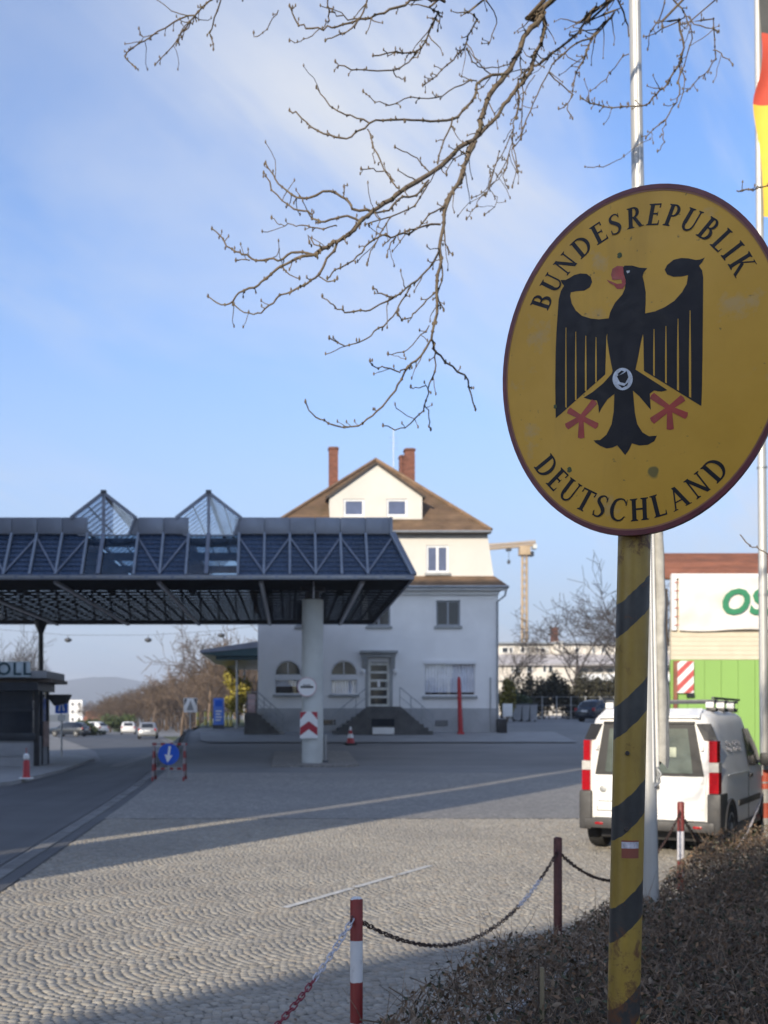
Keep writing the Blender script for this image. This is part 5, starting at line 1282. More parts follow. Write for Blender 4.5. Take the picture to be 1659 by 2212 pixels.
# little sticker wrapped on the post
stz0, stz1 = GZ(1850, PY_), GZ(1812, PY_)
cxp = GX(1354, PY_)
v = []; f = []
for k in range(9):
    a = R(-125 + 62*k/8); 
    for zz in (stz0, stz0+(stz1-stz0)*.55, stz1-.004, stz1): v.append((cxp+.0005*0 + .0422*math.cos(a), PY_ + .0422*math.sin(a), zz))
mbs = MB()
for k in range(8):
    for j, mi in ((0, 0), (1, 1), (2, 0)): f = [(k*4+j, (k+1)*4+j, (k+1)*4+j+1, k*4+j+1)]; mbs.add([v[i] for i in f[0]], [(0,1,2,3)], mi)
mbs.build('post_sticker', [M('faded_red_sticker', (.22,.06,.035), .5), M('pale_sticker', (.48,.46,.5), .5, var=.4, scale=80)], sgn)

# ------------------------------------------------------------------ bollards and chains
line_at = lambda Y: Vector((line_pt.x + (Y-line_pt.y)*line_dir.x/line_dir.y, Y, 0))
m_bw = stripes('red_white_bollard', [(.22,.022,.018), (.60,.60,.61)], .37, .5, axis=2, phase=.713, dirt=.4)
m_bw3 = stripes('worn_red_white_bollard', [(.17,.03,.025), (.55,.54,.57)], .57, .5, axis=2, phase=.62, dirt=.5)
m_rust = M('rusty_red_brown', (.085,.028,.024), .65, var=.4, scale=14, bump=.5, bscale=60, dirt=.5, dirtcol=(.03,.018,.016))
def bollard(Y, r, mat, lab, h=.9, px=None):
    p = line_at(Y)
    if px: p = Vector((GX(px, Y), Y, 0))
    t = thing('chain_bollard', lab, 'bollard', p, 'chain bollards along the hedge')
    MB().lathe(p, [(r, -.05), (r, h-.006), (r*.9, h)], 22).build('shaft', mat, t)
    MB().lathe(p, [(r*.9, h-.001), (r*.6, h+.006)], 22).build('cap', mat, t)
    for s_ in (-1, 1):
        q = p + Vector((line_dir.x, line_dir.y, 0))*s_*(r+.012) + Vector((0, 0, h-.09))
        e = MB(); e.tube([q + Vector((0, 0, .018)) + Vector((0,0,0)), q+Vector((line_dir.x,line_dir.y,0))*s_*.015, q-Vector((0,0,.018))], .005, 6); e.build('eyelet', m_rust, t)
    return p
B0 = bollard(2.75, .028, m_bw, 'red and white chain bollard below the frame')
B1 = bollard(4.98, .0285, m_bw, 'clean red and white banded bollard in the foreground', px=770)
B2 = bollard(7.53, .0285, m_rust, 'rusty dark red bollard at the hedge corner', px=1205)
B3 = bollard(10.79, .033, m_bw3, 'worn red and white bollard before the van', px=1470.5)
FP2 = Vector((GX(1653, 16.1), 16.1, 0))
def link_mesh(name, mat, Ln=.044, Wd_=.021, r=.0034):
    m = MB(); pts = []; n = 14
    for k in range(n):
        t = 2*math.pi*k/n; x = (Ln/2-Wd_/2)*(1 if math.cos(t) > 0 else -1) + Wd_/2*math.cos(t) if abs(math.cos(t)) > .01 else 0; pts.append(Vector((x, Wd_/2*math.sin(t), 0)))
    v = []; ns_ = 5
    for i, p in enumerate(pts):
        d = (pts[(i+1)%n]-pts[i-1]).normalized(); a = Vector((0, 0, 1)); b = d.cross(a)
        for k in range(ns_): u_ = 2*math.pi*k/ns_; v.append(p + a*r*math.cos(u_) + b*r*math.sin(u_))
    f = [(i*ns_+k, ((i+1)%n)*ns_+k, ((i+1)%n)*ns_+(k+1)%ns_, i*ns_+(k+1)%ns_) for i in range(n) for k in range(ns_)]
    me = bpy.data.meshes.new(name); me.from_pydata([tuple(x) for x in v], [], f); me.materials.append(mat); me.polygons.foreach_set('use_smooth', [True]*len(f)); return me
m_chain = M('rusty_chain', (.06,.035,.028), .6, .3, var=.5, scale=30)
lk_r, lk_w, lk_k = link_mesh('link_red', M('red_plastic_chain', (.20,.015,.03), .45)), link_mesh('link_white', M('white_plastic_chain', (.50,.50,.56), .5)), link_mesh('link_rust', m_chain)
def chain(a, b, sag, lab, pick, objs=True, size=1.0):
    t = thing('chain', lab, 'chain', a, 'chains between the bollards')
    n = 400; P = [a.lerp(b, k/n) - Vector((0, 0, 4*sag*(k/n)*(1-k/n))) for k in range(n+1)]; s = [0]
    for k in range(n): s.append(s[-1]+(P[k+1]-P[k]).length)
    pitch = .0335*size; cnt = int(s[-1]/pitch); big = {}
    for i in range(cnt):
        d_ = (i+.5)*s[-1]/cnt; k = min(n-1, int(np.searchsorted(s, d_))); p = P[k]; d = (P[min(n,k+1)]-P[max(0,k-1)]).normalized()
        up = Vector((0,0,1)); sd = d.cross(up).normalized(); up = sd.cross(d)
        rot = Matrix((d, sd, up)).transposed().to_4x4() @ Matrix.Rotation((math.pi/2 if i % 2 else 0) + rnd.gauss(0, .2) + .5, 4, 'X')
        me = pick(i/cnt)
        if objs:
            o = bpy.data.objects.new('link', me); COL.objects.link(o); o.parent = t; o.matrix_basis = Matrix.Translation(p-a) @ rot @ Matrix.Scale(size, 4)
        else:
            m = Matrix.Translation(p) @ rot @ Matrix.Scale(size, 4)
            vs2 = [m @ v.co for v in me.vertices]; big.setdefault(me, MB()).add(vs2, [tuple(q.vertices) for q in me.polygons])
    for me, mb in big.items(): mb.build('links', me.materials[0], t, smooth=80, kind='stuff')
    return t
hgt = Vector((0, 0, .81))
chain(B0+hgt, B1+hgt+Vector((-.02,-.03,0)), .42, 'red and white plastic chain dropping out of the frame', lambda u_: lk_r if u_ < .84 else lk_w)
chain(B1+hgt, B2+hgt, .33, 'sagging rusty chain between the banded bollard and the rusty bollard', lambda u_: lk_k if u_ < .72 or u_ > .86 else lk_w)
chain(B2+hgt, B3+hgt, .40, 'rusty chain running behind the striped sign post', lambda u_: lk_k, False, 1.1)
chain(B3+hgt+Vector((0,0,-.02)), FP2+Vector((-.06,-.02,.62)), .62, 'pale chain hanging from the worn bollard to the flagpole', lambda u_: lk_k if u_ < .28 else lk_w, False, 1.35)

# ------------------------------------------------------------------ flagpoles, furled banner, flag
m_alu = M('pale_flagpole_paint', (.42,.42,.41), .38, .25, var=.08, scale=2, dirt=.1)
Y1 = 8.3; b1, t1 = W(1405.5, 1950, Y1), W(1371, 0, Y1); dr_ = (t1-b1)/(t1.z-b1.z)
f1 = thing('flagpole', 'pale flagpole rising behind the oval border sign', 'flagpole', b1 + dr_*(-b1.z))
base = b1 - dr_*b1.z; top = t1 + dr_*1.2
MB().tube([base.lerp(top, k/16) for k in range(17)], [.062 - .024*k/16 for k in range(17)], 20).build('pole', m_alu, f1)
MB().lathe(base, [(.11, -.05), (.11, .02), (.07, .04)], 20).build('foot', m_grey, f1)
MB().lathe(top, [(.02, 0), (.06, .05), (.06, .09), (.01, .13)], 14).build('finial', m_grey, f1)
hl = MB(); ha = W(1424, 1668, Y1-.02); hl.tube([W(1419, 1656, Y1-.03), W(1424, 1690, Y1-.03), W(1412, 1700, Y1-.05)], .012, 6); hl.tube([W(1421, 1662, Y1-.04), W(1428, 1672, Y1-.05), W(1420, 1684, Y1-.04)], .01, 6); hl.build('cleat', m_grey, f1)
MB().tube([W(1412, 1690, Y1-.06), W(1404, 1150, Y1-.06), W(1392, 900, Y1-.06), W(1376, 0, Y1-.05)], .005, 5).build('halyard', m_white, f1)
# furled banner: a long folded cloth roll beside the pole
fb_ = thing('furled_banner', 'long pale grey furled banner hanging beside the flagpole', 'banner', W(1420, 1655, Y1-.05))
tb, bb = W(1412, 760, Y1+.02), W(1431, 1652, Y1+.02); vv = []; n = 60; prof = 20; ff = []
for k in range(n+1):
    u_ = k/n; c = tb.lerp(bb, u_); hw = .046 + .008*u_ + .004*math.sin(k*.9)
    for j in range(prof):
        a = 2*math.pi*j/prof; rr_ = 1 + .16*math.sin(3*a + .7*math.sin(u_*9)) + .07*math.sin(7*a+k*.3)
        vv.append((c.x + hw*rr_*math.cos(a) + .004*math.sin(k*.4), c.y + .05*rr_*math.sin(a), c.z + (.03*math.sin(2*a) if k == n else 0)))
for k in range(n):
    for j in range(prof): ff.append((k*prof+j, k*prof+(j+1)%prof, (k+1)*prof+(j+1)%prof, (k+1)*prof+j))
m_cloth = M('weathered_banner_cloth', (.36,.35,.32), .9, var=.28, scale=9, bump=.5, bscale=50)
raw('cloth', vv, ff, m_cloth, fb_, smooth=True)
hem = MB(); hem.tube([tb + Vector((-.05,-.035,0)), tb.lerp(bb, .5) + Vector((-.053,-.035,0)), bb + Vector((-.052,-.035,-.02))], .016, 8); hem.build('hem_tape', M('white_hem', (.70,.69,.66), .7), fb_)
# second flagpole with the flag
Y2 = 16.1; t2 = W(1637, 0, Y2); base2 = FP2.copy(); dr2 = (t2-base2)/t2.z; top2 = base2 + dr2*(t2.z+1.6)
f2 = thing('flagpole', 'white flagpole with red and white banded foot at the end of the chain', 'flagpole', base2)
zb_ = [0, .62, .84, 1.10, 1.35]
pa = lambda zz: base2 + dr2*zz
m_polered = M('pole_red_band', (.45,.09,.05), .5, var=.2, dirt=.3)
pw = MB(); pw.tube([pa(z_) for z_ in (-.05, .28)], .066, 18); pw.build('white_band', m_alu, f2)
for a_, b_, m_, nm in ((.28, .50, m_polered, 'red_band'), (.50, .70, m_alu, 'white_band'), (.70, .98, m_polered, 'red_band')):
    MB().tube([pa(a_+.0005), pa(b_-.0005)], .066, 18).build(nm, m_, f2)
zt2 = top2.z; MB().tube([pa(.98 + (zt2-.98)*k/12) for k in range(13)], [.0655-.02*k/12 for k in range(13)], 18).build('pole', m_alu, f2)
for py in (1010, 1285, 1690): 
    p = W(1651, py, Y2); MB().tube([pa(p.z-.012), pa(p.z+.012)], .072, 18).build('clamp', m_grey, f2)
MB().tube([pa(.9)+Vector((-.06,-.06,0)), pa(zt2-.2)+Vector((-.05,-.06,0))], .006, 5).build('halyard', m_white, f2)
flg = thing('national_flag', 'black red and gold flag hanging from the white flagpole', 'flag', pa(8.3))
zT, zB = GZ(-120, Y2), GZ(480, Y2); fw_, fh_ = 1.7, zT - zB
def flag_pt(u_, v_):       # u out from the pole, v down
    p = pa(GZ(float(np.interp(v_, [0, 1/3, 2/3, 1], [-80, 85, 232, 480])), Y2))
    dr = .25*u_*u_
    zw = p.z - dr - .10*math.sin(u_*5.5+v_*2)*u_
    return Vector((p.x - .02 + fw_*u_*.60*(.95+.05*math.sin(v_*7)) - .10*math.exp(-((v_-.66)/.10)**2)*(1-u_), p.y - .10 + .20*math.sin(u_*9 + v_*2.5)*u_ - .03 + .05*math.sin(v_*11+u_*4), zw))
m_fl = [M('flag_black', (.075,.075,.072), .85, var=.1), M('flag_red', (.52,.075,.042), .85, var=.08), M('flag_gold', (.72,.47,.06), .85, var=.06)]
nu, nv = 40, 20
for b_ in range(3):
    vv, ff = [], []
    for j in range(nv+1):
        for i in range(nu+1): vv.append(flag_pt(i/nu, (b_ + j/nv)/3))
    for j in range(nv):
        for i in range(nu): q = j*(nu+1)+i; ff.append((q, q+1, q+nu+2, q+nu+1))
    raw(('black_stripe', 'red_stripe', 'gold_stripe')[b_], vv, ff, m_fl[b_], flg, smooth=True)
# ------------------------------------------------------------------ white delivery van (local frame: x right, y forward)
m_van = M('white_van_paint', (.76,.76,.75), .45, var=.03, scale=1.5, spec=.3, coat=0, dirt=.10, dirtcol=(.35,.32,.28))
m_plastic = M('grey_bumper_plastic', (.042,.042,.044), .55, var=.2, scale=5, dirt=.35, dirtcol=(.13,.11,.09))
m_vglass = thin_glass('van_window_glass', (.16,.18,.17), .10)
m_lensred = M('red_lens', (.33,.006,.012), .15, var=.15, scale=20, coat=.5); m_lensclear = M('clear_lens', (.48,.47,.45), .2, var=.15, scale=20)
def loft_car(name, secs, mat, parent, prof):
    """secs: (y, params); prof(params) -> half profile points from bottom centre to top centre on +x"""
    v, f = [], []; N = None
    for y, p in secs:
        h = prof(p); ring = [(x, z) for x, z in h] + [(-x, z) for x, z in reversed(h[1:-1])]; N = len(ring); v += [(x, y, z) for x, z in ring]
    for i in range(len(secs)-1):
        for k in range(N): f.append((i*N+k, i*N+(k+1)%N, (i+1)*N+(k+1)%N, (i+1)*N+k))
    f += [tuple(range(N)), tuple(range((len(secs)-1)*N + N-1, (len(secs)-1)*N-1, -1))]
    m = MB(); m.add(v, f); return m.build(name, mat, parent, local=True, smooth=38)
def vprof(p):
    zb, wb, zbelt, zr, wr = p
    return [(0, zb), (wb*.9, zb), (wb*.97, zb+.06), (wb, zb+.25), (wb*1.0, zbelt-.05), (wb*.985, zbelt+.08), (wr+.055, zr-.20), (wr+.02, zr-.09), (wr-.05, zr-.03), (wr-.2, zr), (0, zr+.012)]
VA = R(31.5)
vh = Vector((math.sin(VA), math.cos(VA), 0)); vw = Vector((math.cos(VA), -math.sin(VA), 0))
vc = Vector((GX(1556, 13.45), 13.45, 0)) - vw*.85; vc.z = .022
van = thing('delivery_van', 'white delivery van with roof rack seen from behind, red tail lights', 'van', vc, None, -VA)
secs = [(0.0, (.34,.77,.95,1.70,.60)), (.03, (.32,.815,.95,1.745,.645)), (.12, (.30,.845,.95,1.785,.675)), (.5, (.27,.86,.95,1.815,.70)), (1.6, (.26,.865,.95,1.82,.70)), (2.25, (.26,.865,.95,1.80,.69)), (2.6, (.26,.865,.95,1.72,.66)), (3.0, (.26,.86,.95,1.36,.62)), (3.3, (.26,.855,.90,1.12,.64)), (3.75, (.27,.84,.86,1.0,.66)), (4.05, (.30,.79,.80,.88,.6)), (4.18, (.36,.70,.62,.70,.5))]
vb = loft_car('body', secs, m_van, van, vprof)
def lbox(name, x0, x1, y0, y1, z0, z1, mat, parent, c=.008): return MB().box(x0, x1, y0, y1, z0, z1, c=c).build(name, mat, parent, local=True)
def lplate(name, pts, ext, mat, parent): return MB().prism(pts, ext).build(name, mat, parent, local=True, smooth=0)
# rear doors
m_rearwin = M('rear_window_painted_reflection', (.085,.105,.095), .08, var=.5, scale=2.2, spec=.8)  # paler mottled base colour stands in for reflections in the glass
for s_ in (-1, 1):
    inner, outer = (.008, .655)
    d = lplate('rear_door', [(s_*inner, -.004, .44), (s_*(outer+.02), -.004, .44), (s_*(outer+.035), -.004, .98), (s_*inner, -.004, .98)], (0, -.022, 0), m_van, van)
    lplate('door_frame', [(s_*inner, -.004, .985), (s_*(outer+.01), -.004, .985), (s_*.555, -.004, 1.62), (s_*inner, -.004, 1.62)], (0, -.018, 0), m_black, d)
    lplate('window', [(s_*.035, -.024, 1.02), (s_*.535, -.024, 1.02), (s_*.475, -.024, 1.57), (s_*.035, -.024, 1.57)], (0, -.006, 0), m_rearwin, d)
    for z_ in (.58, .9, 1.3): lbox('hinge', s_*(outer-.01)-.02, s_*(outer-.01)+.02, -.045, -.02, z_, z_+.07, m_van, d, .004)
    # tail light stacks wrapped on the corner
    base_z = .96
    for z0, z1, m, nm in ((1.16, 1.42, m_lensred, 'brake_lamp'), (1.04, 1.155, m_lensclear, 'reversing_lamp'), (.78, 1.035, m_lensred, 'tail_lamp')):
        o0, o1 = .725, (.845 if z1 < 1.2 else .825)
        lm = MB(); q0 = o1 - (.05 if z1 > 1.3 else .0)
        lm.prism([(s_*o0, -.035, z0), (s_*(o1-.01), -.02, z0), (s_*o1, .13, z0), (s_*(o0), .1, z0)], (0, 0, z1-z0)); lm.build(nm, m, van, local=True, smooth=30)
    lplate('lamp_surround', [(s_*.665, -.010, 1.43), (s_*.815, .03, 1.43), (s_*.735, .05, 1.63), (s_*.57, -.004, 1.63)], (0, -.012, 0), m_black, van)
lbox('glass_strip', -.56, .56, -.012, .0, 1.622, 1.66, m_black, van, .004)
lplate('rear_spoiler', [(-.62, -.04, 1.70), (.62, -.04, 1.70), (.60, .25, 1.80), (-.60, .25, 1.80)], (0, 0, .022), m_van, van)
lbox('window_sticker', .16, .34, -.034, -.031, 1.22, 1.34, M('pale_sticker_paper', (.42,.46,.36), .6), van, 0)
npl = lbox('number_plate', -.63, -.13, -.036, -.027, .53, .64, m_white, van, .003); lbox('plate_border', -.64, -.12, -.031, -.026, .52, .65, m_plastic, van, .002); lbox('plate_lamp', -.30, -.12, -.05, -.026, .745, .775, m_plastic, van, .004)
em = MB(); em.lathe((-.56, -.028, .80), [(.045, 0), (.045, -.008), (.02, -.012)], 20, axis='y'); em.build('emblem', m_grey, van, local=True)
lbox('door_handle', .03, .14, -.055, -.026, .82, .87, m_plastic, van, .008)
# bumper
bmp = MB(); bmp.box(-.80, .80, -.075, .12, .30, .43, c=.03); bo_ = bmp.build('rear_bumper', m_plastic, van, local=True)
for s_ in (-1, 1):
    MB().box(s_*.785-.08, s_*.785+.08, -.055, .42, .28, .775, c=.025).build('bumper_corner', m_plastic, van, local=True)
    lbox('reflector', s_*.60-.05, s_*.60+.05, -.082, -.07, .35, .38, m_lensred, bo_, .003)
lbox('fog_lamp', -.14, .10, -.083, -.07, .33, .36, m_lensclear, bo_, .003)
lbox('underbody', -.66, .66, .25, 3.9, .16, .30, m_black, van, .01)
lbox('exhaust', -.35, -.28, -.02, .5, .22, .28, m_grey, van, .01)
# wheels and arches
def wheel(parent, x, y, r=.315, w=.19, rimcol=None):
    s_ = 1 if x > 0 else -1
    m = MB(); m.lathe((x-s_*w, y, r), [(r*.7, 0), (r*.95, .0), (r, s_*.03), (r, s_*(w-.03)), (r*.94, s_*w), (r*.66, s_*w)], 28, axis='x'); wo = m.build('wheel', m_rubber, parent, local=True)
    m = MB(); m.lathe((x-.012*s_, y, r), [(r*.655, 0), (r*.64, s_*.014), (r*.3, s_*.004), (r*.2, s_*.02), (.001, s_*.024)], 24, axis='x'); m.build('rim', rimcol or m_grey, wo, local=True)
    for k in range(8):
        a = k*math.pi/4; m = MB(); c = Vector((x + s_*.004, y + r*.48*math.cos(a), r + r*.48*math.sin(a))); m.lathe(c, [(r*.08, 0), (r*.08, s_*.006)], 8, axis='x'); m.build('rim_hole', m_black, wo, local=True)
    return wo
for s_ in (-1, 1):
    for y in (.62, 3.35):
        wheel(van, s_*.872, y)
        ar_ = MB(); n = 20; pts = [(s_*.80, y+.385*math.cos(math.pi*k/n), .30+.37*math.sin(math.pi*k/n)) for k in range(n+1)]; ar_.prism(pts, (s_*.0665, 0, 0)); ar_.build('wheel_arch', m_black, van, local=True)
        lip = MB(); lip.tube([(s_*.866, y+.39*math.cos(math.pi*k/n), .30+.375*math.sin(math.pi*k/n)) for k in range(n+1)], .02, 6); lip.build('arch_lip', m_plastic, van, local=True)
    lbox('side_rubbing_strip', s_*.865-.012, s_*.865+.012, 1.15, 2.85, .56, .64, m_plastic, van, .006)
    lbox('sill', s_*.84-.02, s_*.84+.02, 1.05, 2.95, .24, .34, m_plastic, van, .008)
    # front door glass and seams
    def sx(z): return .865*.985 + (.745-.852)*(z-1.03)/(1.62-1.03)
    wpts = [(s_*(sx(1.06)+.012), 1.98, 1.06), (s_*(sx(1.06)+.012), 2.98, 1.06), (s_*(sx(1.28)+.02), 2.80, 1.28), (s_*(sx(1.58)+.01), 2.45, 1.56), (s_*(sx(1.58)+.01), 2.02, 1.56)]
    lplate('side_window', wpts, (s_*.006, 0, 0), m_pane, van)
    for yy in (1.90,): lbox('door_seam', s_*.867-.003, s_*.867+.003, yy, yy+.012, .36, 1.0, m_black, van, 0)
    lbox('door_pull', s_*.872-.014, s_*.872+.014, 2.0, 2.17, .90, .95, m_black, van, .006)
    mr = lbox('wing_mirror', s_*.95-.07, s_*.95+.07, 2.72, 2.84, 1.03, 1.21, m_black, van, .03)
    # pressed crease and faded wording on the load side
    lbox('side_crease', s_*.866-.004, s_*.866+.004, .45, 1.86, .985, .995, m_van, van, 0)
if True:
    wd = MB(); r5 = random.Random(5); xx = .98
    for k in range(9):
        w_ = r5.uniform(.05, .085); h_ = r5.uniform(.07, .12); y0 = .62 + k*.115
        if k == 3: continue
        sxz = lambda z: .852 - .107*(z-1.03)/.59 + .016
        for a in range(2): z0 = 1.30 + a*.075 - (k % 3)*.015; wd.prism([(sxz(z0), y0, z0), (sxz(z0), y0+w_, z0), (sxz(z0+.045), y0+w_, z0+.045), (sxz(z0+.045), y0+.01, z0+.045)], (.003, 0, 0))
    wd.build('faded_graphic', M('faded_vinyl', (.60,.58,.60), .5), van, local=True)
# roof rack: three cross bars with pale clamps and a long side bar
for y in (.55, 1.25, 1.95):
    lbox('rack_bar', -.72, .72, y-.02, y+.02, 1.90, 1.935, m_darkgrey, van, .006)
    for s_ in (-1, 1): 
        lbox('rack_clamp', s_*.63-.05, s_*.63+.05, y-.05, y+.05, 1.83, 1.905, m_white, van, .012); lbox('rack_foot', s_*.65-.06, s_*.65+.06, y-.06, y+.06, 1.78, 1.832, m_black, van, .01)
lbox('rack_side_bar', .68, .71, .35, 2.2, 1.938, 1.965, m_darkgrey, van, .006); lbox('rack_side_bar', -.71, -.68, .35, 2.2, 1.938, 1.965, m_darkgrey, van, .006)

# ------------------------------------------------------------------ cars in the distance
def cprof(p):
    zb, wb, zbelt, zr, wr = p
    return [(0, zb), (wb*.92, zb), (wb, zb+.18), (wb, zbelt-.08), (wb*.97, zbelt), (wr+.04, max(zbelt+.02, zr-.12)), (wr-.08, max(zbelt+.04, zr-.03)), (0, max(zbelt+.06, zr))]
def car(name, lab, loc, rz, paint, group=None):
    t = thing(name, lab, 'car', loc, group, rz)
    secs = [(0, (.35,.70,.78,.82,.55)), (.08, (.25,.80,.86,.95,.60)), (.45, (.22,.84,.90,1.36,.62)), (.9, (.2,.86,.92,1.47,.64)), (2.1, (.2,.86,.92,1.47,.62)), (2.55, (.2,.86,.90,1.30,.60)), (3.05, (.2,.85,.88,.96,.62)), (3.8, (.22,.82,.80,.84,.60)), (4.05, (.3,.70,.62,.66,.5))]
    loft_car('body', secs, paint, t, cprof)
    lplate('rear_window', [(-.52, .13, .98), (.52, .13, .98), (.46, .40, 1.33), (-.46, .40, 1.33)], (0, -.02, .012), m_pane, t)
    for s_ in (-1, 1):
        for y in (.75, 3.2): wheel(t, s_*.868, y, .31, .19)
        lplate('side_window', [(s_*.838, .72, .96), (s_*.838, 2.75, .94), (s_*.68, 2.30, 1.34), (s_*.68, .92, 1.38)], (s_*.02, 0, .004), m_pane, t)
        lbox('tail_lamp', s_*.70-.09, s_*.70+.09, -.0, .12, .72, .92, m_lensred, t, .01)
    lbox('rear_bumper', -.74, .74, -.06, .1, .36, .56, paint, t, .03); lbox('number_plate', -.26, .26, -.012, .05, .66, .76, m_white, t, .003)
    return t
m_navy = M('dark_blue_paint', (.012,.018,.03), .25, var=.1, coat=.5); m_silver = M('silver_paint', (.36,.37,.38), .3, .5, var=.05); m_carwhite = M('white_car_paint', (.66,.66,.65), .3, var=.04)
car('parked_car', 'dark blue car parked by the dark hedge behind the van', (GX(1262, 73), 73, g(GX(1262, 73), 73)), R(-52), m_navy)
car('distant_car', 'silver car driving away on the road under the canopy', (GX(318, 98), 98, g(-12.6, 98)+.02), R(5), m_silver)
car('distant_car', 'small white car far down the road left of the silver car', (GX(277, 128), 128, .02), R(8), m_carwhite)
car('distant_car', 'dark car parked at the road edge beyond the booth', (GX(187, 112), 112, .02), R(70), m_navy)
car('distant_car', 'white car parked beyond the booth beside the dark car', (GX(226, 125), 125, .02), R(60), m_carwhite)

# ------------------------------------------------------------------ trees: bare crowns of tapering twigs
def tree_segs(seed, h, spread=.5, levels=5, r0=.16, up=.25, kids=(3, 4), thin=.012):
    r = random.Random(seed); S_ = [[], []]
    def grow(p, d, ln, rad, lv):
        n = 4 if lv > 1 else 3
        for i in range(n):
            d2 = (d + Vector((r.gauss(0, .10), r.gauss(0, .10), r.gauss(0, .06) + up*.06))).normalized(); q = p + d2*(ln/n); r2 = max(thin, rad*(1 - .42*(i+1)/n) if i < n-1 or lv else rad*.5)
            S_[0 if lv >= levels-1 else 1].append((p, q, max(thin, rad*(1-.42*i/n)), r2)); p, d = q, d2
            if lv > 0 and i > 0:
                for _ in range(r.choice((1, 2, 2))):
                    a = d.orthogonal().normalized(); a.rotate(Matrix.Rotation(r.uniform(0, 6.283), 3, d)); dd = (d*r.uniform(.5, .9) + a*r.uniform(.5, .95)*spread*1.6 + Vector((0, 0, up*.5))).normalized()
                    grow(p, dd, ln*r.uniform(.5, .78), r2*r.uniform(.45, .65), lv-1)
    p = Vector((0, 0, -.2)); d = Vector((r.gauss(0, .04), r.gauss(0, .04), 1)).normalized()
    grow(p, d, h*.48, r0, levels)
    return S_
def seg_mesh(segs, n=3):
    P0 = np.array([s[0][:] for s in segs]); P1 = np.array([s[1][:] for s in segs]); r0 = np.array([s[2] for s in segs]); r1 = np.array([s[3] for s in segs])
    D = P1-P0; D /= np.linalg.norm(D, axis=1, keepdims=True)+1e-9; ref = np.where(np.abs(D[:, 2:3]) > .9, [[1, 0, 0]], [[0, 0, 1]]); A = np.cross(D, ref); A /= np.linalg.norm(A, axis=1, keepdims=True)+1e-9; B = np.cross(D, A)
    V = []
    for P, rr in ((P0, r0), (P1, r1)):
        for k in range(n): t = 2*math.pi*k/n; V.append(P + A*(rr*math.cos(t))[:, None] + B*(rr*math.sin(t))[:, None])
    V = np.stack(V, 1).reshape(-1, 3); m = len(segs); base = (np.arange(m)*2*n)[:, None]
    F = np.concatenate([base + np.array([[k, (k+1)%n, n+(k+1)%n, n+k]]) for k in range(n)])
    return V, F
_proto = {}
def bare_tree(lab, x, y, h, seed, mat, group, thin=.016, spread=.5, levels=4):
    z0 = g(x, y); key = (seed, mat.name, levels)
    t = thing('bare_tree', lab, 'tree', (x, y, z0), group)
    if key not in _proto:
        S_ = tree_segs(seed, 10, spread, levels, .17, thin=thin*10/h); out_ = []
        for nm, ss, n in (('trunk', S_[0], 8), ('crown', S_[1], 3)):
            V, F = seg_mesh(ss, n); o = raw(nm, V, F, mat, None, smooth=True); o.parent = t; out_.append(o)
        _proto[key] = out_
    else:
        for o in _proto[key]: c = o.copy(); COL.objects.link(c); c.parent = t
    t.scale = (h/10,)*3; t.rotation_euler.z = rnd.uniform(0, 6.28); return t
GR1 = 'bare trees along the road under the canopy'
for px, Y, h, sd, lab in ((392, 112, 8.3, 1, 'rounded bare tree standing left of the white road sign'), (452, 96, 9.0, 2, 'tall bare tree rising above the blue pylon'), (508, 84, 7.2, 3, 'bare brown tree under the wing roof of the house'),
                          (330, 150, 7.5, 4, 'bare tree on the verge above the silver car'), (425, 125, 8.5, 3, 'bare tree behind the white road sign'), (545, 100, 9.5, 1, 'bare tree half hidden by the house corner')):
    bare_tree(lab, GX(px, Y), Y, h, sd, m_twig, GR1, thin=.02, spread=.62)
GR2 = 'tall bare trees behind the apartment block'
for px, Y, h, sd, lab in ((1318, 92, 14.2, 5, 'large bare tree rising behind the striped post'), (1252, 104, 11.6, 6, 'leaning bare tree beside the brick chimney'), (1375, 110, 14.0, 7, 'bare tree between the flagpole and the green hall'), (1420, 84, 11.5, 6, 'bare tree at the left flank of the green hall'), (1345, 118, 13.5, 7, 'grey bare tree farther behind the striped post')):
    bare_tree(lab, GX(px, Y), Y, h, sd, m_twigdark, GR2, thin=.02, spread=.6)
GR3 = 'slim bare trees behind the booth'
for px, Y, h, sd, lab in ((12, 92, 9.6, 8, 'slim bare tree above the ZOLL lettering'), (48, 100, 9.2, 9, 'slim bare tree just left of the black pillar'), (102, 96, 8.4, 8, 'thin bare tree just right of the black pillar')):
    bare_tree(lab, GX(px, Y), Y, h, sd, m_twigdark, GR3, thin=.013, spread=.4)
bare_tree('slender bare tree right beside the house corner', GX(1083, 90), 90, 7.5, 9, m_twigdark, GR2, thin=.012, spread=.35)
# the far wood: one mass of bare trees
segs_ = []
base_ = []
for sd in (21, 22, 23):
    S_ = tree_segs(sd, 10, .62, 3, .15, thin=.028); base_.append(seg_mesh(S_[0]+S_[1], 3))
V_, F_, n0 = [], [], 0
r9 = random.Random(99)
for k in range(300):
    Y = r9.uniform(150, 330); px = r9.uniform(200, 560); h = (.42 + .3*r9.random() + .75*max(0, (px-260)/270))*(Y/200)**.7
    bv, bf = base_[k % 3]; a = r9.uniform(0, 6.28); ca, sa = math.cos(a), math.sin(a); x0 = GX(px, Y)
    V_.append(np.stack([(bv[:,0]*ca-bv[:,1]*sa)*h*1.25+x0, (bv[:,0]*sa+bv[:,1]*ca)*h*1.25+Y, bv[:,2]*h+g(x0, Y)], 1)); F_.append(bf+n0); n0 += len(bv)
wood = raw('far_wood', np.concatenate(V_), np.concatenate(F_), m_twig, None, 'stuff'); L(wood, 'brown mass of bare trees along the far road', 'trees')
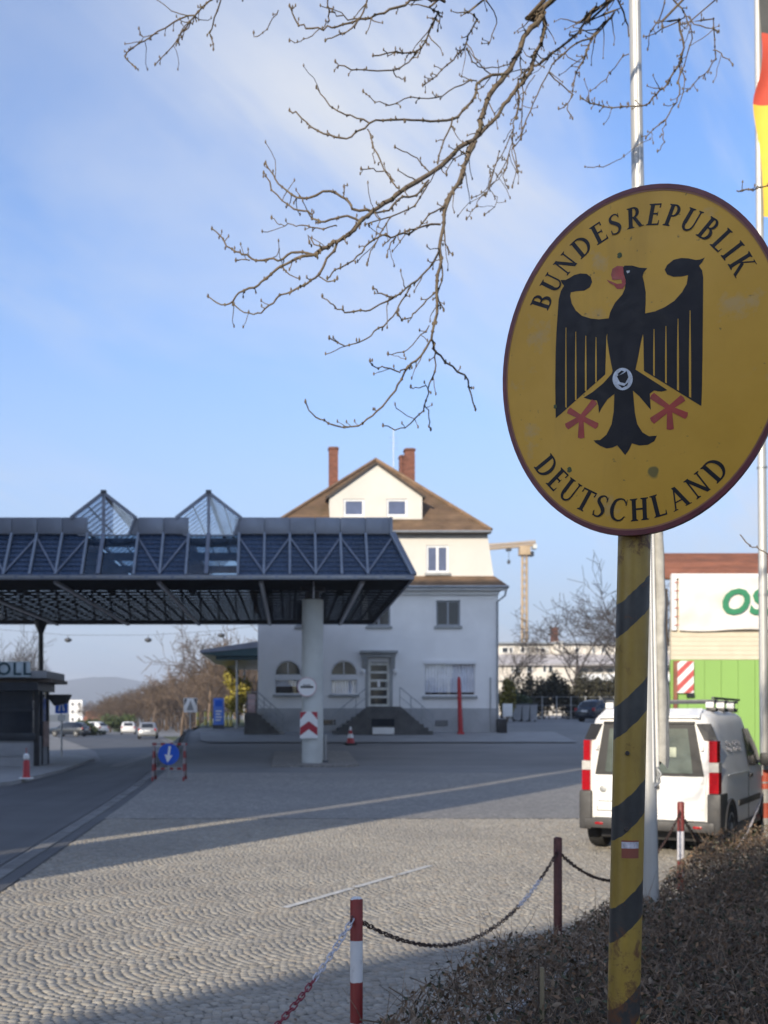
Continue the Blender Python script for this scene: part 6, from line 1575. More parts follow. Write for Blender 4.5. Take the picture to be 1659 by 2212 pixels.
# leafy shrubs: many small leaves through a volume
def leaf_cloud(n, cx, cy, cz, rx, ry, rz, size, rg, lobes=7):
    C = rg.normal(size=(lobes, 3))*.45; R0 = .45 + .3*rg.random(lobes); i = rg.integers(0, lobes, n)
    d = rg.normal(size=(n, 3)); d /= np.linalg.norm(d, axis=1, keepdims=True); p = C[i] + d*(R0[i]*rg.random(n)**.4)[:, None]; p = p*np.array([rx, ry, rz]) + np.array([cx, cy, cz])
    a = rg.normal(size=(n, 3)); a /= np.linalg.norm(a, axis=1, keepdims=True); b = np.cross(a, rg.normal(size=(n, 3))); b /= np.linalg.norm(b, axis=1, keepdims=True)+1e-9; s = size*(.6+.8*rg.random(n))[:, None]
    V = np.stack([p-a*s, p+b*s*.45, p+a*s, p-b*s*.45], 1).reshape(-1, 3); F = np.arange(4*n).reshape(n, 4); return V, F
def shrub(name, lab, px, Y, w, h, mat, n=2500, size=.09, cat='shrub', group=None):
    x = GX(px, Y); z0 = g(x, Y); t = thing(name, lab, cat, (x, Y, z0), group)
    V, F = leaf_cloud(n, x, Y, z0+h*.52, w*.62, w*.6, h*.42, size, nrng); raw('foliage', V, F, mat, t)
    st = MB(); 
    for k in range(5): st.tube([(x, Y, z0-.05), (x+rnd.uniform(-.2,.2)*w, Y+rnd.uniform(-.2,.2)*w, z0+h*.4), (x+rnd.uniform(-.4,.4)*w, Y+rnd.uniform(-.4,.4)*w, z0+h*.8)], [.035, .02, .01], 5)
    st.build('stem', m_bark, t); return t
shrub('conifer', 'tall yellow green conifer beside the house corner', 1096, 72, 1.0, 3.0, m_yellowleaf, 2200, .11)
shrub('shrub', 'dark shrub standing behind the grey bins', 1109, 76, 1.6, 2.0, m_evergreen, 2200, .09)
hd = thing('tall_hedge', 'tall dark hedge closing the yard before the apartment block', 'hedge', (22, 86, 1.8))
VV, FF, n0 = [], [], 0
for px in range(1122, 1450, 11):
    x = GX(px, 86); V, F = leaf_cloud(900, x, 86+rnd.uniform(-.6,.6), g(x, 86)+1.5+rnd.uniform(-.1,.35), .75, .9, 1.5, .12, nrng); VV.append(V); FF.append(F+n0); n0 += len(V)
raw('foliage', np.concatenate(VV), np.concatenate(FF), M('dark_winter_hedge', (.042,.040,.024), .8, var=.5, scale=1.5, island=.5), hd, 'stuff')
hs_ = MB()
for k in range(26): 
    x = GX(1125+12.5*k, 86.4); hs_.tube([(x, 86.4, 1.5), (x+rnd.uniform(-.3,.3), 86.4, 3), (x+rnd.uniform(-.5,.5), 86.4, 4.5+rnd.uniform(0,.6))], [.05, .035, .015], 5)
hs_.build('stem', m_bark, hd, kind='stuff')
gf = thing('garden_fence', 'dark wire fence with grey posts before the tall hedge', 'fence', (22, 84.6, 1.7))
for k in range(11):
    x = GX(1140, 84.6) + k*1.1; MB().cyl((x, 84.6, g(x, 84.6)-.1), (x, 84.6, g(x, 84.6)+1.75), .035, n=8).build('post', m_grey, gf)
for q in (.15, .6, 1.05, 1.7): MB().tube([(GX(1140, 84.6), 84.6, g(18, 84.6)+q), (GX(1140, 84.6)+11, 84.6, g(25, 84.6)+q)], .012, 5).build('wire', m_grey, gf)
a, b = W(1086, 1520, 70), W(1107, 1548, 70); wb = thing('notice_board', 'pale blank board leaning beside the house corner', 'board', ((a.x+b.x)/2, 70, b.z)); MB().box(a.x, b.x, 70, 70.05, b.z, a.z, c=.01).build('panel', m_white, wb)
for xx in (a.x+.08, b.x-.08): MB().box(xx-.03, xx+.03, 70.05, 70.12, g(a.x, 70)-.05, a.z-.1).build('leg', m_grey, wb)
for k, (px, lab) in enumerate(((1117, 'grey wheeled bin nearest the white board'), (1134, 'grey wheeled bin between its two neighbours'), (1151, 'grey wheeled bin nearest the dark hedge'))):
    x = GX(px, 74); z0 = g(x, 74); bn_ = thing('wheeled_bin', lab, 'bin', (x, 74, z0), 'grey bins beside the house')
    m = MB(); m.prism([(x-.20, 73.75, z0+.1), (x+.20, 73.75, z0+.1), (x+.25, 73.7, z0+1.1), (x-.25, 73.7, z0+1.1)], (0, .55, 0)); m.build('body', m_booth, bn_); MB().box(x-.27, x+.27, 73.66, 74.3, z0+1.1, z0+1.18, c=.02).build('lid', m_darkgrey, bn_)
    for s_ in (-1, 1): MB().lathe((x+s_*.2, 74.15, z0+.12), [(.12, -.03), (.12, .03)], 12, axis='x').build('wheel', m_rubber, bn_)
rh = thing('added_shade_hedge', 'tall evergreen hedge added out of view to darken the van side', 'hedge', (9, 14, 0))  # added beyond the right edge of view; keeps light off the van's side
VV, FF, n0 = [], [], 0
for k in range(13):
    y = 9.5 + k*.95; V, F = leaf_cloud(1000, .43*y+2.6, y, 2.1, 1.0, .9, 2.5, .15, nrng); VV.append(V); FF.append(F+n0); n0 += len(V)
raw('foliage', np.concatenate(VV), np.concatenate(FF), m_evergreen, rh, 'stuff')
# small far buildings on the left
def far_house(px0, px1, py, Y, lab, roof=True, mat=None):
    x0, x1, zt = GX(px0, Y), GX(px1, Y), GZ(py, Y); t = thing('far_house', lab, 'house', ((x0+x1)/2, Y, 0)); w = x1-x0
    MB().box(x0, x1, Y, Y+8, -1, zt).build('wall', mat or m_cream, t)
    if roof:
        rf_ = MB(); courses(rf_, (x0-.3, Y-.4, zt), (x1+.3, Y-.4, zt), (x0-.3, Y+4, zt+2.2), (x1+.3, Y+4, zt+2.2), 5); courses(rf_, (x1+.3, Y+8.4, zt), (x0-.3, Y+8.4, zt), (x1+.3, Y+4, zt+2.2), (x0-.3, Y+4, zt+2.2), 5); rf_.build('roof', m_rtile, t, smooth=0)
    n = max(2, int(w/2.4))
    for k in range(n):
        for zz in np.arange(1.2, zt-1.4, 2.9):
            a = x0 + w*(k+.5)/n; wo = MB().box(a-.5, a+.5, Y-.05, Y-.004, zz, zz+1.3).build('window', m_winframe, t); MB().box(a-.42, a+.42, Y-.075, Y-.052, zz+.08, zz+1.22).build('pane', m_pane, wo)
    return t
far_house(150, 178, 1512, 420, 'far white tower block above the road at the foot of the hills', False, m_white)
far_house(232, 248, 1541, 300, 'far cream house among the bare trees', True)
far_house(258, 272, 1546, 310, 'far sunlit house right of the cream house', True)
far_house(182, 214, 1556, 260, 'far low house left of the cream house', True)
far_house(305, 320, 1574, 190, 'far pale shed beside the silver car', False)
# dark evergreens by the far road
for px, Y, w, h, lab in ((172, 122, 3.2, 1.9, 'dark evergreen bush at the far road edge'), (238, 150, 3.5, 2.6, 'dark evergreen bush in front of the cream house'), (205, 138, 3.0, 1.8, 'low dark bush between the parked cars')):
    shrub('evergreen_bush', lab, px, Y, w, h, m_evergreen, 1500, .2, 'bush')
shrub('shrub', 'yellowish shrub behind the low cream wall', 516, 68, 1.5, 3.2, m_yellowleaf, 1500, .12)

# ------------------------------------------------------------------ overhead tree: limbs read from the photo
ot = thing('overhanging_tree', 'bare tree whose budded branches hang into the blue sky from above', 'tree', (5.6, 5.0, 0))
def bd(px, py): return 6.5 + .55*math.sin(px*.0052 + 1.0) + .35*math.sin(py*.0061 + .6)
z5 = lambda pts: [(432 + x*.4297, y*.4297) for x, y in pts]
z8 = lambda pts: [(950.5 + x*.4272, y*.4272) for x, y in pts]
rb_ = random.Random(31)
def branch(pts, w0, w1, twigs=1.0, ext=None):
    """pts in photo pixels, widths in photo pixels"""
    P = [W(x, y, bd(x, y)) for x, y in pts]
    w0 *= 1.10; w1 *= 1.12; wd0 = [w0 + (w1-w0)*k/(len(P)-1) for k in range(len(P))]
    if ext: P = ext + P; wd0 = [w0*1.0 + 6*(len(ext)-k) for k in range(len(ext))] + wd0
    Q, Wq = [], []
    for i in range(len(P)-1):
        for j in range(3):
            u_ = j/3; p0, p1, p2, p3 = [P[max(0, min(len(P)-1, i+q))] for q in (-1, 0, 1, 2)]
            c = .5*((2*p1)+(p2-p0)*u_+(2*p0-5*p1+4*p2-p3)*u_*u_+(3*p1-p0-3*p2+p3)*u_**3); Q.append(c + Vector((rb_.gauss(0, .004), rb_.gauss(0, .006), rb_.gauss(0, .004)))); Wq.append(wd0[i]+(wd0[i+1]-wd0[i])*u_)
    Q.append(P[-1]); Wq.append(wd0[-1]); rad = [w/2*6.5/FPX for w in Wq]
    m = MB(); m.tube(Q, [r*rb_.uniform(.9, 1.12) for r in rad], 7)
    # spurs, side twigs and buds
    L_ = sum((Q[i+1]-Q[i]).length for i in range(len(Q)-1)); n = int(L_/.085*twigs)
    for k in range(n):
        i = rb_.randrange(1, len(Q)-1); d = (Q[i+1]-Q[i-1]).normalized(); a = d.orthogonal().normalized(); a.rotate(Matrix.Rotation(rb_.uniform(0, 6.28), 3, d))
        if rad[i] > .011 and rb_.random() < .4: continue
        ln = rb_.choice((.018, .022, .03, .035, .05)) if rb_.random() < .82 else rb_.uniform(.08, .22)
        dd = (d*rb_.uniform(.3, .9) + a*rb_.uniform(.5, 1)).normalized(); pts2 = [Q[i]]
        nn = 2 if ln < .06 else 4
        for q in range(nn): dd = (dd + Vector((rb_.gauss(0, .22), rb_.gauss(0, .22), rb_.gauss(0, .22)))).normalized(); pts2.append(pts2[-1] + dd*ln/nn)
        r0 = min(rad[i]*.7, .0042); m.tube(pts2, [r0 + (.0022-r0)*q/nn for q in range(nn+1)], 4)
        e = pts2[-1]; m.lathe(e, [(.0018, -.006), (.0048, 0), (.0045, .006), (.0012, .014)], 5)
    for k in range(int(L_/.13)):
        i = rb_.randrange(0, len(Q)); m.lathe(Q[i], [(.001, -rad[i]-.005), (rad[i]*1.25+.001, -.004), (rad[i]*1.25+.001, .004), (.001, rad[i]+.005)], 6)
    m.lathe(Q[-1], [(.002, -.010), (.0062, -.002), (.0058, .006), (.0015, .016)], 6)
    return m.build('branch', m_bark, ot, smooth=60)
tr = lambda z: Vector((5.55 + .02*z, 5.0 + .03*z, z))
branch(z8([(565,0),(510,90),(440,170),(400,260),(330,380),(260,470),(215,570),(190,680),(100,750),(0,840)]) + z5([(1040,940),(960,1000),(870,1060),(800,1130),(720,1190),(640,1240),(580,1280)]), 12, 6, .8, [tr(5.6), Vector((4.6, 5.4, 6.7)), Vector((3.0, 6.1, 6.9))])
branch(z5([(580,1280),(490,1300),(410,1340),(330,1400),(270,1445),(200,1465),(150,1525),(110,1530),(40,1490)]), 5, 2.2)
branch(z8([(520,0),(530,60),(525,150),(490,260),(460,350),(420,420),(340,510),(290,590),(200,680),(150,750),(120,840),(100,920),(30,1010)]) + z5([(1225,1120)]), 9, 6, .8, [tr(5.9), Vector((4.5, 5.6, 7.2)), Vector((2.8, 6.3, 7.0))])
branch(z8([(860,0),(790,40),(740,110),(680,180),(600,250),(500,320),(430,370),(390,430),(400,520),(385,600)]), 6, 3, 1, [tr(6.3), Vector((4.2, 5.8, 7.4))])
branch(z8([(905,-40),(890,60),(800,150),(750,230),(730,290),(690,370),(665,490)]), 5, 2.4, 1, [tr(6.5), Vector((4.3, 5.9, 7.6))])
branch(z8([(890,60),(790,170),(690,220),(600,290),(550,360),(490,480),(440,600),(410,700)]), 4, 2.4)
branch(z8([(550,370),(600,420),(670,480),(640,530),(600,550)]), 3, 2); branch(z8([(640,520),(650,560),(670,600)]), 2.4, 2)
branch(z8([(900,0),(940,100),(955,180)]), 4, 2.4)
branch(z8([(950,270),(880,340),(840,400),(760,460)]), 2.6, 1.8)
branch(z8([(1260,-30),(1215,100),(1230,240),(1210,330),(1150,420),(1090,480),(1040,530),(960,540),(830,540),(760,520),(710,490)]), 5, 2.2, 1, [tr(6.9), Vector((4.2, 6.0, 7.5))])
branch(z8([(1215,330),(1210,450),(1190,520),(1140,600),(1080,650),(1040,700)]), 3.4, 2.2); branch(z8([(1150,590),(1130,650),(1130,720),(1100,765)]), 2.4, 1.8); branch(z8([(1215,330),(1240,420),(1205,540)]), 2.4, 1.8)
branch(z8([(1215,100),(1120,150),(1030,185)]), 3, 2); branch(z8([(1180,-10),(1215,40),(1260,100),(1270,200),(1235,330),(1200,420)]), 3.4, 2)
branch(z8([(1260,90),(1310,130),(1410,160)]), 3, 2); branch(z8([(1400,-10),(1380,100),(1390,240),(1380,320),(1310,400),(1250,460)]), 3, 1.8, .7, [tr(6.9), Vector((4.6, 5.9, 7.2))]); branch(z8([(1385,250),(1440,290),(1480,330)]), 2.4, 1.8, .6)
branch(z8([(1140,-10),(1110,90),(1060,170),(1050,250)]), 2.8, 1.8, .7); branch(z8([(730,845),(800,845),(870,830),(930,790)]), 2, 1.6, .6)
branch(z8([(1500,965),(1560,965),(1610,950),(1660,935)]), 2.6, 2.2, .5, None)
# B: the drooping limb and its daughters
branch(z5([(1380,715),(1340,800),(1310,890),(1250,1000),(1225,1120),(1210,1250),(1205,1350),(1190,1450),(1188,1580),(1170,1700),(1190,1770),(1270,1840),(1350,1910),(1362,2000),(1385,2060)]), 8, 2.4, .9)
branch(z5([(1165,1700),(1110,1790),(1040,1850),(1000,1930),(940,2020),(870,2090),(790,2140),(700,2145),(630,2120),(560,2080),(530,2020)]), 4, 2.2)
branch(z5([(1040,1850),(1000,1865),(930,1845),(880,1840),(855,1815)]), 2.6, 2)
branch(z5([(1185,1770),(1180,1870),(1150,1950),(1130,2040),(1080,2110),(1010,2160),(920,2140)]), 3, 2); branch(z5([(1130,2040),(1150,2090),(1160,2160)]), 2.4, 1.8); branch(z5([(1145,1950),(1100,1950),(1060,1945)]), 2, 1.6)
branch(z5([(1190,1450),(1165,1490),(1100,1550),(1060,1595),(1010,1600),(990,1570)]), 3, 2); branch(z5([(1150,1640),(1090,1710),(1020,1770),(945,1780)]), 2.2, 1.6)
branch(z5([(1205,1250),(1150,1350),(1060,1430),(980,1490),(920,1480),(870,1450)]), 4, 2.2); branch(z5([(1060,1430),(1010,1510),(970,1590),(900,1650),(830,1700),(720,1735),(650,1700)]), 3, 2); branch(z5([(980,1490),(860,1555),(780,1565),(710,1560),(650,1530),(615,1490)]), 3, 2)
branch(z5([(1205,1300),(1225,1380),(1195,1480),(1225,1560)]), 3, 2); branch(z5([(1225,1120),(1235,1220),(1270,1280)]), 3, 2)
# C
branch(z5([(1530,370),(1440,390),(1395,425),(1380,490),(1330,540),(1270,595),(1160,615),(1060,600),(960,605),(850,620),(760,690),(680,690),(590,660),(510,590),(450,555)]), 6, 2.6)
branch(z5([(850,620),(760,580),(690,560),(630,500),(585,440)]), 3.2, 2.2); branch(z5([(1275,600),(1230,700),(1195,820)]), 3.4, 3); branch(z5([(845,640),(865,720),(910,810),(970,920),(1000,945)]), 2.6, 3)
branch(z5([(1390,400),(1280,440),(1190,490),(1060,495),(960,520),(880,510),(820,460)]), 2.8, 1.8, .8)
branch(z5([(1150,860),(1090,800),(1040,770),(980,740)]), 2.4, 1.8); branch(z5([(975,915),(930,860),(870,850),(810,850)]), 2.4, 1.8)
# D, E
branch(z5([(870,1060),(770,1050),(735,1000),(650,965),(560,990),(490,990),(410,940),(370,880),(330,820)]), 5, 2.4); branch(z5([(800,1110),(720,1085),(650,1110),(590,1110),(540,1070),(470,1050),(380,980),(350,910),(320,870)]), 4, 2.2); branch(z5([(725,1000),(722,970),(724,940)]), 2.6, 2)
branch(z5([(690,1130),(620,1150),(560,1140),(500,1130),(440,1130),(400,1130),(360,1095)]), 2.4, 1.6); branch(z5([(640,1235),(590,1240),(545,1190),(550,1220)]), 2.4, 1.8)
branch(z5([(580,1280),(480,1265),(420,1300),(340,1300),(260,1300),(200,1270),(140,1240),(100,1185),(60,1150)]), 4.4, 2.4); branch(z5([(250,1305),(190,1305),(180,1310)]), 2.4, 1.8)
branch(z5([(720,1190),(640,1290),(600,1370),(540,1420),(490,1450),(410,1480),(350,1540),(290,1580),(220,1565),(170,1530)]), 4.4, 2); branch(z5([(600,1390),(650,1415),(690,1400)]), 2.2, 1.8); branch(z5([(410,1340),(450,1380),(500,1400)]), 2.4, 1.8)
# F
branch(z5([(1210,1130),(1120,1140),(1020,1180),(960,1190),(890,1190),(830,1240),(770,1310),(680,1360),(640,1400)]), 4, 2.2); branch(z5([(1240,1030),(1150,1080),(1100,1140),(1030,1165)]), 3.2, 2.6); branch(z5([(1150,900),(1080,980),(1000,1000),(950,1060),(870,1060)]), 4, 3.4)
branch(z5([(960,1090),(920,1150),(880,1240),(840,1330)]), 2.6, 1.8); branch(z5([(1150,920),(1080,1030),(960,1090),(830,1130)]), 3, 2.2); branch(z5([(985,1190),(950,1240),(940,1290)]), 2.2, 1.8)
branch(z5([(1340,770),(1260,820),(1240,880)]), 2.4, 1.8)
# G, H along the top
branch(z5([(1225,-15),(1195,60),(1150,170),(1090,265),(980,260),(870,280)]), 4.4, 2.6, 1, [Vector((3.4, 6.4, 7.9)), Vector((1.9, 6.8, 6.7))]); branch(z5([(1090,265),(1050,310),(970,355),(860,350),(760,345),(680,310)]), 3, 2.2)
branch(z5([(970,355),(1000,390),(1030,405)]), 2.4, 1.8); branch(z5([(1440,-15),(1390,100),(1350,180),(1330,240),(1270,300),(1190,380),(1120,430)]), 4, 2.2, 1, [Vector((3.6, 6.2, 7.6)), Vector((2.4, 6.5, 6.7))]); branch(z5([(1340,240),(1360,290),(1400,335),(1500,335),(1560,320)]), 2.8, 2.2); branch(z5([(1440,0),(1490,90),(1470,170),(1450,220)]), 2.6, 1.8)
branch(z5([(1225,10),(1130,-5),(1060,5),(960,50),(880,80),(800,95),(690,130),(620,140),(540,140),(480,100),(450,30)]), 5, 2.6); branch(z5([(845,-15),(800,90),(740,160),(690,185),(630,205)]), 3.4, 2); branch(z5([(640,-15),(650,60),(640,110),(615,145)]), 3, 2); branch(z5([(800,95),(720,90),(650,60)]), 3, 2.2)
branch(z5([(1200,60),(1200,110),(1195,155)]), 2.4, 1.8); branch(z5([(600,145),(540,190),(490,215),(450,205)]), 2, 1.5, .6); branch(z5([(400,60),(350,120),(300,180),(270,165)]), 2, 1.5, .6)
# I right of the main limb
branch(z8([(410,290),(413,400),(418,500),(412,610),(410,705)]), 3, 2); branch(z8([(400,500),(375,620),(350,700),(290,830),(240,960),(225,985)]), 2.8, 1.8); branch(z8([(360,690),(380,780),(395,870)]), 2.6, 1.8); branch(z8([(350,790),(320,890),(345,950)]), 2.2, 1.6); branch(z8([(300,770),(270,870),(230,960),(160,1000)]), 2.2, 1.5); branch(z8([(480,380),(440,440),(420,500)]), 2.2, 1.6)
branch(z5([(1580,640),(1560,760),(1500,880),(1440,960),(1380,1040),(1340,1100)]), 2.2, 1.6); branch(z5([(1560,760),(1590,840),(1570,940)]), 2, 1.6); branch(z5([(1470,960),(1490,1020),(1430,1080)]), 1.8, 1.4)
# M, N
branch([(500,-22),(455,0),(430,25),(400,60),(375,100),(335,140)], 3.6, 2.2, 1.2, [Vector((.6, 6.4, 7.4)), W(560, -60, bd(560, -60))]); branch([(430,25),(390,42),(340,70),(300,95),(270,120),(293,147)], 3.2, 2.6, 1.4); branch([(480,-12),(465,40),(455,70),(461,107)], 3, 2.4, 1.3); branch([(415,40),(400,70),(385,90)], 2.4, 1.8); branch([(340,70),(310,80),(300,62)], 2, 1.6)
branch([(1593,412),(1625,409),(1662,400)], 2.6, 2.2, .4); branch([(1600,1158),(1618,1178),(1640,1186),(1664,1200)], 2.4, 2.2, .5)
# trunk and the boughs above the frame that carry the rest
tm_ = MB(); tm_.tube([tr(z_) for z_ in (-.1, .5, 2, 4, 6, 8, 10)], [.26, .21, .19, .17, .13, .09, .05], 14); tm_.build('trunk', m_bark, ot)
bg_ = MB()
bg_.tube([tr(7.0), Vector((4.4, 6.0, 8.1)), Vector((2.8, 6.5, 8.3)), Vector((1.2, 6.8, 7.8)), Vector((.4, 6.7, 7.2)), W(500, -40, bd(500, -40))], [.07, .055, .04, .028, .018, .008], 9)
bg_.tube([Vector((2.8, 6.5, 8.3)), Vector((2.0, 6.8, 7.0)), W(1225+20*0 - 260 + 0, -14, bd(960, -10))], [.03, .02, .008], 8)
bg_.tube([W(958, 0, bd(958, 0)), Vector((1.6, 6.9, 7.0)), Vector((2.8, 6.5, 8.3))], [.009, .018, .03], 8)
bg_.tube([tr(6.6), Vector((4.8, 6.2, 6.6)), Vector((4.6, 6.8, 5.4)), W(1700, 395, 7.0), W(1655, 402, bd(1655, 402))], [.04, .03, .02, .01, .004], 7)
bg_.tube([Vector((4.6, 6.8, 5.4)), Vector((4.3, 7.0, 3.9)), W(1690, 1210, 6.6), W(1660, 1198, bd(1660, 1198))], [.02, .014, .008, .004], 7)
bg_.build('bough', m_bark, ot)

# ------------------------------------------------------------------ low clipped hedge of dry twigs along the chain
hg = thing('low_hedge', 'low brown winter hedge of dry twigs at the foot of the sign', 'hedge', (2.2, 5.0, 0))
ldv = line_dir; lnv = Vector((line_dir.y, -line_dir.x))        # towards the hedge side
r0 = np.random.default_rng(5)
def hedge_top(s, t):
    return .455 + .075*np.sin(t*.9+.6) + .05*np.sin(t*2.3+s) + .045*np.sin(s*3.1+t*.7) + np.clip((t-3.0)*.035, 0, .3)
def hedge_pts(n, tmin, tmax, smin, smax, top_bias):
    t = r0.uniform(tmin, tmax, n); s = smin + (smax-smin)*r0.random(n); top = hedge_top(s, t)*np.clip((s-.02)/.30, .35, 1)**.5
    z = top*(1 - (1-top_bias)*r0.random(n)**1.6) if top_bias is not None else r0.random(n)*top
    x = line_pt.x + ldv.x*t + lnv.x*s; y = line_pt.y + ldv.y*t + lnv.y*s; return np.stack([x, y, z], 1), t, s
def vis(P):
    Y = np.maximum(P[:, 1], .4); px = P[:, 0]/Y*FPX+PX0; py = PY0-(P[:, 2]-CAMH)/Y*FPX
    return (P[:, 1] > 2.3) & (px > 500) & (px < 2300) & (py < 2900)
def twigs(n, tb, smin=.16, smax=3.2, ln=(.05, .16), rad=(.0012, .003)):
    P, t, s = hedge_pts(n, -3.5, 7.5, smin, smax, tb); P = P[vis(P)]; n = len(P)
    d = r0.normal(size=(n, 3))*np.array([.75, .75, .45]) + np.array([0, 0, .75]); d /= np.linalg.norm(d, axis=1, keepdims=True)
    l = r0.uniform(ln[0], ln[1], n)[:, None]; mid = P - d*l*.5; bend = r0.normal(size=(n, 3))*.25; d2 = d+bend; d2 /= np.linalg.norm(d2, axis=1, keepdims=True)
    a = P - d*l; b = a + d*l*.55; c = b + d2*l*.5; ra = r0.uniform(rad[0], rad[1], n)
    A = list(zip(a, b, ra, ra*.8)) + list(zip(b, c, ra*.8, ra*.45)); return A
def shoots(n):
    P, t, s = hedge_pts(n, -3.5, 7.5, .2, 3.2, 1.0); P = P[vis(P)]; n = len(P); A = []
    for q in P:
        q = Vector(q) - Vector((0, 0, .10)); d = Vector((r0.normal()*.35, r0.normal()*.35, 1)).normalized(); ln = .08 + .16*r0.random()**2; e = q
        for k in range(3):
            d = (d + Vector((r0.normal()*.22, r0.normal()*.22, r0.normal()*.1))).normalized(); f = e + d*ln*.5; A.append((e, f, .0026-.0006*k, .0020-.0006*k)); e = f
    return A
V, F = seg_mesh(shoots(1500) + twigs(19000, .55, rad=(.0016,.004)) + twigs(9000, None, ln=(.12, .35), rad=(.002, .0048)), 3)
m_htwig = M('dry_hedge_twig', (.15,.108,.075), .9, var=.45, scale=9, island=.5); raw('twigs', V, F, m_htwig, hg, 'stuff')
def leaves(n, tb, size, smin=.16):
    P, t, s = hedge_pts(n, -3.5, 7.5, smin, 3.2, tb); P = P[vis(P)] + r0.normal(size=(1, 3))*0; n = len(P); P = P + r0.normal(size=(n, 3))*.012
    a = r0.normal(size=(n, 3)); a /= np.linalg.norm(a, axis=1, keepdims=True); b = np.cross(a, r0.normal(size=(n, 3))); b /= np.linalg.norm(b, axis=1, keepdims=True)+1e-9; nn = np.cross(a, b); sz = size*(.5+.9*r0.random(n))[:, None]
    V = np.stack([P-a*sz, P+b*sz*.42+nn*sz*.14, P+a*sz, P-b*sz*.42+nn*sz*.14], 1).reshape(-1, 3); q = np.arange(4*n).reshape(n, 4); return V, np.concatenate([q[:, [0, 1, 2]], q[:, [0, 2, 3]]])
V, F = leaves(23000, .5, .018); raw('dry_leaves', V, F, M('dry_brown_leaf', (.145,.088,.05), .8, var=.5, scale=8, island=.6), hg, 'stuff')
V, F = leaves(16000, .6, .017); raw('dark_leaves', V, F, M('dark_green_leaf', (.042,.046,.022), .6, var=.4, scale=8, island=.5), hg, 'stuff')
V, F = leaves(6500, .75, .020); raw('pale_leaves', V, F, M('pale_dead_leaf', (.23,.175,.125), .85, var=.4, scale=8, island=.5), hg, 'stuff')
# soil of the bed, with its kerb and fallen leaves
def bed(t, s, z): return (line_pt.x+ldv.x*t+lnv.x*s, line_pt.y+ldv.y*t+lnv.y*s, z)
bm_ = MB(); nt_, ns2 = 40, 16; vv = []
for i in range(nt_+1):
    for j in range(ns2+1):
        t = -4.5+13*i/nt_; s = .12+4.5*j/ns2; vv.append(bed(t, s, .012 + .10*min(1, max(0, (s-.12)/.4)) + .02*math.sin(t*5+s*7)*min(1, s)))
bm_.add(vv, [(i*(ns2+1)+j, i*(ns2+1)+j+1, (i+1)*(ns2+1)+j+1, (i+1)*(ns2+1)+j) for i in range(nt_) for j in range(ns2)])
bm_.build('planting_bed', m_soil, kind='structure')
kb = L(bpy.data.objects.new('bed_edging', None), kind='structure'); COL.objects.link(kb)
e0 = MB().box(-.035, .035, -.245, .245, -.05, .05, c=.008).build('edging_stone', m_kerb, kb, local=True)
for k in range(22):
    o = e0 if k == 0 else e0.copy()
    if k: COL.objects.link(o); o.parent = kb
    o.location = bed(-4.2+.5*k, .13, rnd.uniform(-.006, .006)); o.rotation_euler = (0, 0, -math.atan2(ldv.x, ldv.y)+rnd.gauss(0, .01))
fl_ = []; n = 700; t = r0.uniform(-2, 5, n); s = -np.abs(r0.normal(size=n))*.35+.1; P = np.stack([line_pt.x+ldv.x*t+lnv.x*s, line_pt.y+ldv.y*t+lnv.y*s, np.full(n, .030)], 1)
a = np.stack([np.cos(t*9), np.sin(t*9), r0.normal(size=n)*.2], 1); b = np.stack([-np.sin(t*9), np.cos(t*9), r0.normal(size=n)*.2], 1); sz = (.008+.014*r0.random(n))[:, None]
V = np.stack([P-a*sz, P+b*sz*.45, P+a*sz, P-b*sz*.45], 1).reshape(-1, 3); ll = raw('fallen_leaves', V, np.arange(4*n).reshape(n, 4), M('fallen_leaf', (.11,.07,.045), .85, var=.4, island=.5), None, 'stuff'); L(ll, 'dry leaves fallen on the setts along the hedge', 'leaves')
# the pale stake in the hedge
sk2 = thing('wooden_stake', 'thin pale stake standing in the hedge left of the sign post', 'stake', W(1172, 2190, 4.6)); p = W(1171, 2090, 4.6); MB().cyl((p.x, 4.6, 0), p, .010, .009, n=7).build('shaft', M('pale_wood', (.22,.18,.11), .8, var=.3), sk2)

# ------------------------------------------------------------------ unseen buildings added behind the viewpoint to shade the yard
def block(name, lab, cx, cyy, w, d, h, rot, mat, floors):
    t = thing(name, lab, 'building', (cx, cyy, 0), None, rot)
    MB().box(-w/2, w/2, -d/2, d/2, -.3, h).build('wall', mat, t, local=True); MB().box(-w/2-.02, w/2+.02, -d/2-.02, d/2+.02, h+.001, h+.18).build('roof', m_zinc, t, local=True)
    n = int(w/3)
    for k in range(n):
        for j in range(floors):
            for s_ in (-1, 1):
                x = -w/2 + w*(k+.5)/n; zz = 1+j*h/floors*.97; MB().box(x-.6, x+.6, s_*d/2-.03, s_*d/2+.03, zz, zz+1.4).build('window', m_pane, t, local=True)
    return t
ys_ = 2.0; xe_ = -12.45 + .611*ys_
hA = 8.35 + (HY-10.0)/.853*math.tan(SUN_EL) - .0
block('added_shade_block', 'plain tall block added out of view to shade the yard and house front', xe_-17, 6.0, 34, 8, hA, 0, m_flat, 8)  # unseen, added; its height sets the shade line on the house front
st = thing('added_shade_stack', 'square brick stack added out of view to extend the yard shade', 'chimney', (-8.07-.75, 3.575, 0)); MB().box(-8.07-1.5, -8.07, 3.0, 4.15, -.2, 17).build('shaft', m_brick, st); MB().box(-8.07-1.55, -8.07+.0, 2.97, 4.17, 17.001, 17.3).build('cap', m_stone, st)  # unseen, added; extends the yard shade, leaving a thin streak of light
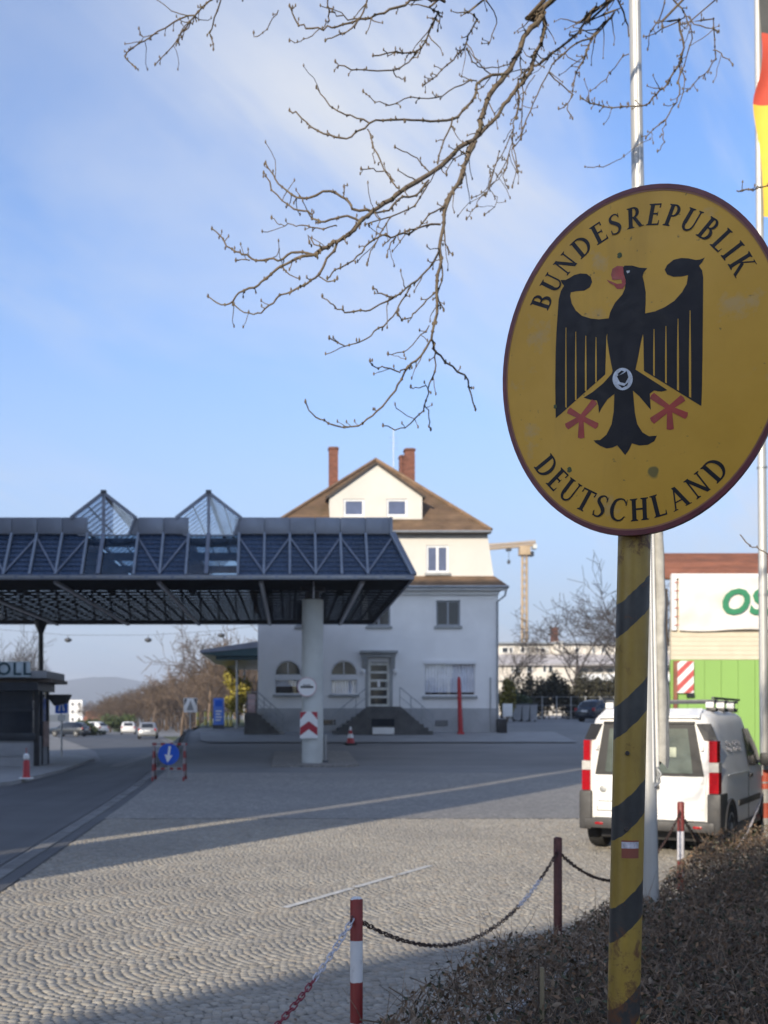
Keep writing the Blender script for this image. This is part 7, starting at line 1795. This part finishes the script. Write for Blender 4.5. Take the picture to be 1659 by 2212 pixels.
# an added, unseen gabled house square to the sun: the slope of its gable draws the edge of the near shade
RG = 25.0; hv = Vector((SUN_H.x, SUN_H.y)).normalized(); ev = Vector((hv.y, -hv.x)); P0 = Vector((-.645, 6.86)) - hv*RG
kz = math.tan(SUN_EL); z0_ = RG*kz; sl_ = (.942/.334)*kz
gp = lambda e, zz, d=0: Vector((P0.x + ev.x*e - hv.x*d, P0.y + ev.y*e - hv.y*d, zz))
gh = thing('added_gabled_house', 'steep gabled house added behind the viewpoint for its shade', 'house', gp(5, 0))
eL, eA, eR = -3.5, 6.5, 16.5; zt_ = lambda e: z0_ + sl_*(e if e < eA else 2*eA - e)
MB().prism([gp(eL, -.3), gp(eR, -.3), gp(eR, zt_(eR)-.12), gp(eA, zt_(eA)-.12), gp(eL, zt_(eL)-.12)], Vector((-hv.x*10, -hv.y*10, 0))).build('wall', m_flat, gh, smooth=0)
for a_, b_ in ((eL, eA), (eA, eR)): MB().prism([gp(a_, zt_(a_)-.12), gp(b_, zt_(b_)-.12), gp(b_, zt_(b_)), gp(a_, zt_(a_))], Vector((-hv.x*10.4, -hv.y*10.4, 0))).build('roof', m_rtile, gh, smooth=0)
for e in (0, 4.5, 8.5, 13):
    for zz in (1.2, 4.3, 7.4):
        if zz + 1.6 < zt_(e) - .8: MB().prism([gp(e-.5, zz, -.03), gp(e+.5, zz, -.03), gp(e+.5, zz+1.4, -.03), gp(e-.5, zz+1.4, -.03)], Vector((hv.x*.03, hv.y*.03, 0))).build('window', m_pane, gh, smooth=0)

# ------------------------------------------------------------------ the air between here and the hills
hb_ = MB().box(-5200, 5200, -150, 5200, -45, 150)
hmat = bpy.data.materials.new('pale_air'); hmat.use_nodes = True; ht = hmat.node_tree; ht.nodes.clear()
ho_ = ht.nodes.new('ShaderNodeOutputMaterial'); pv = ht.nodes.new('ShaderNodeVolumePrincipled'); pv.inputs['Color'].default_value = (.86, .91, 1, 1); pv.inputs['Density'].default_value = .00034; pv.inputs['Anisotropy'].default_value = .2
ht.links.new(pv.outputs[0], ho_.inputs['Volume'])
hb_.build('haze', hmat, kind='stuff', smooth=0)
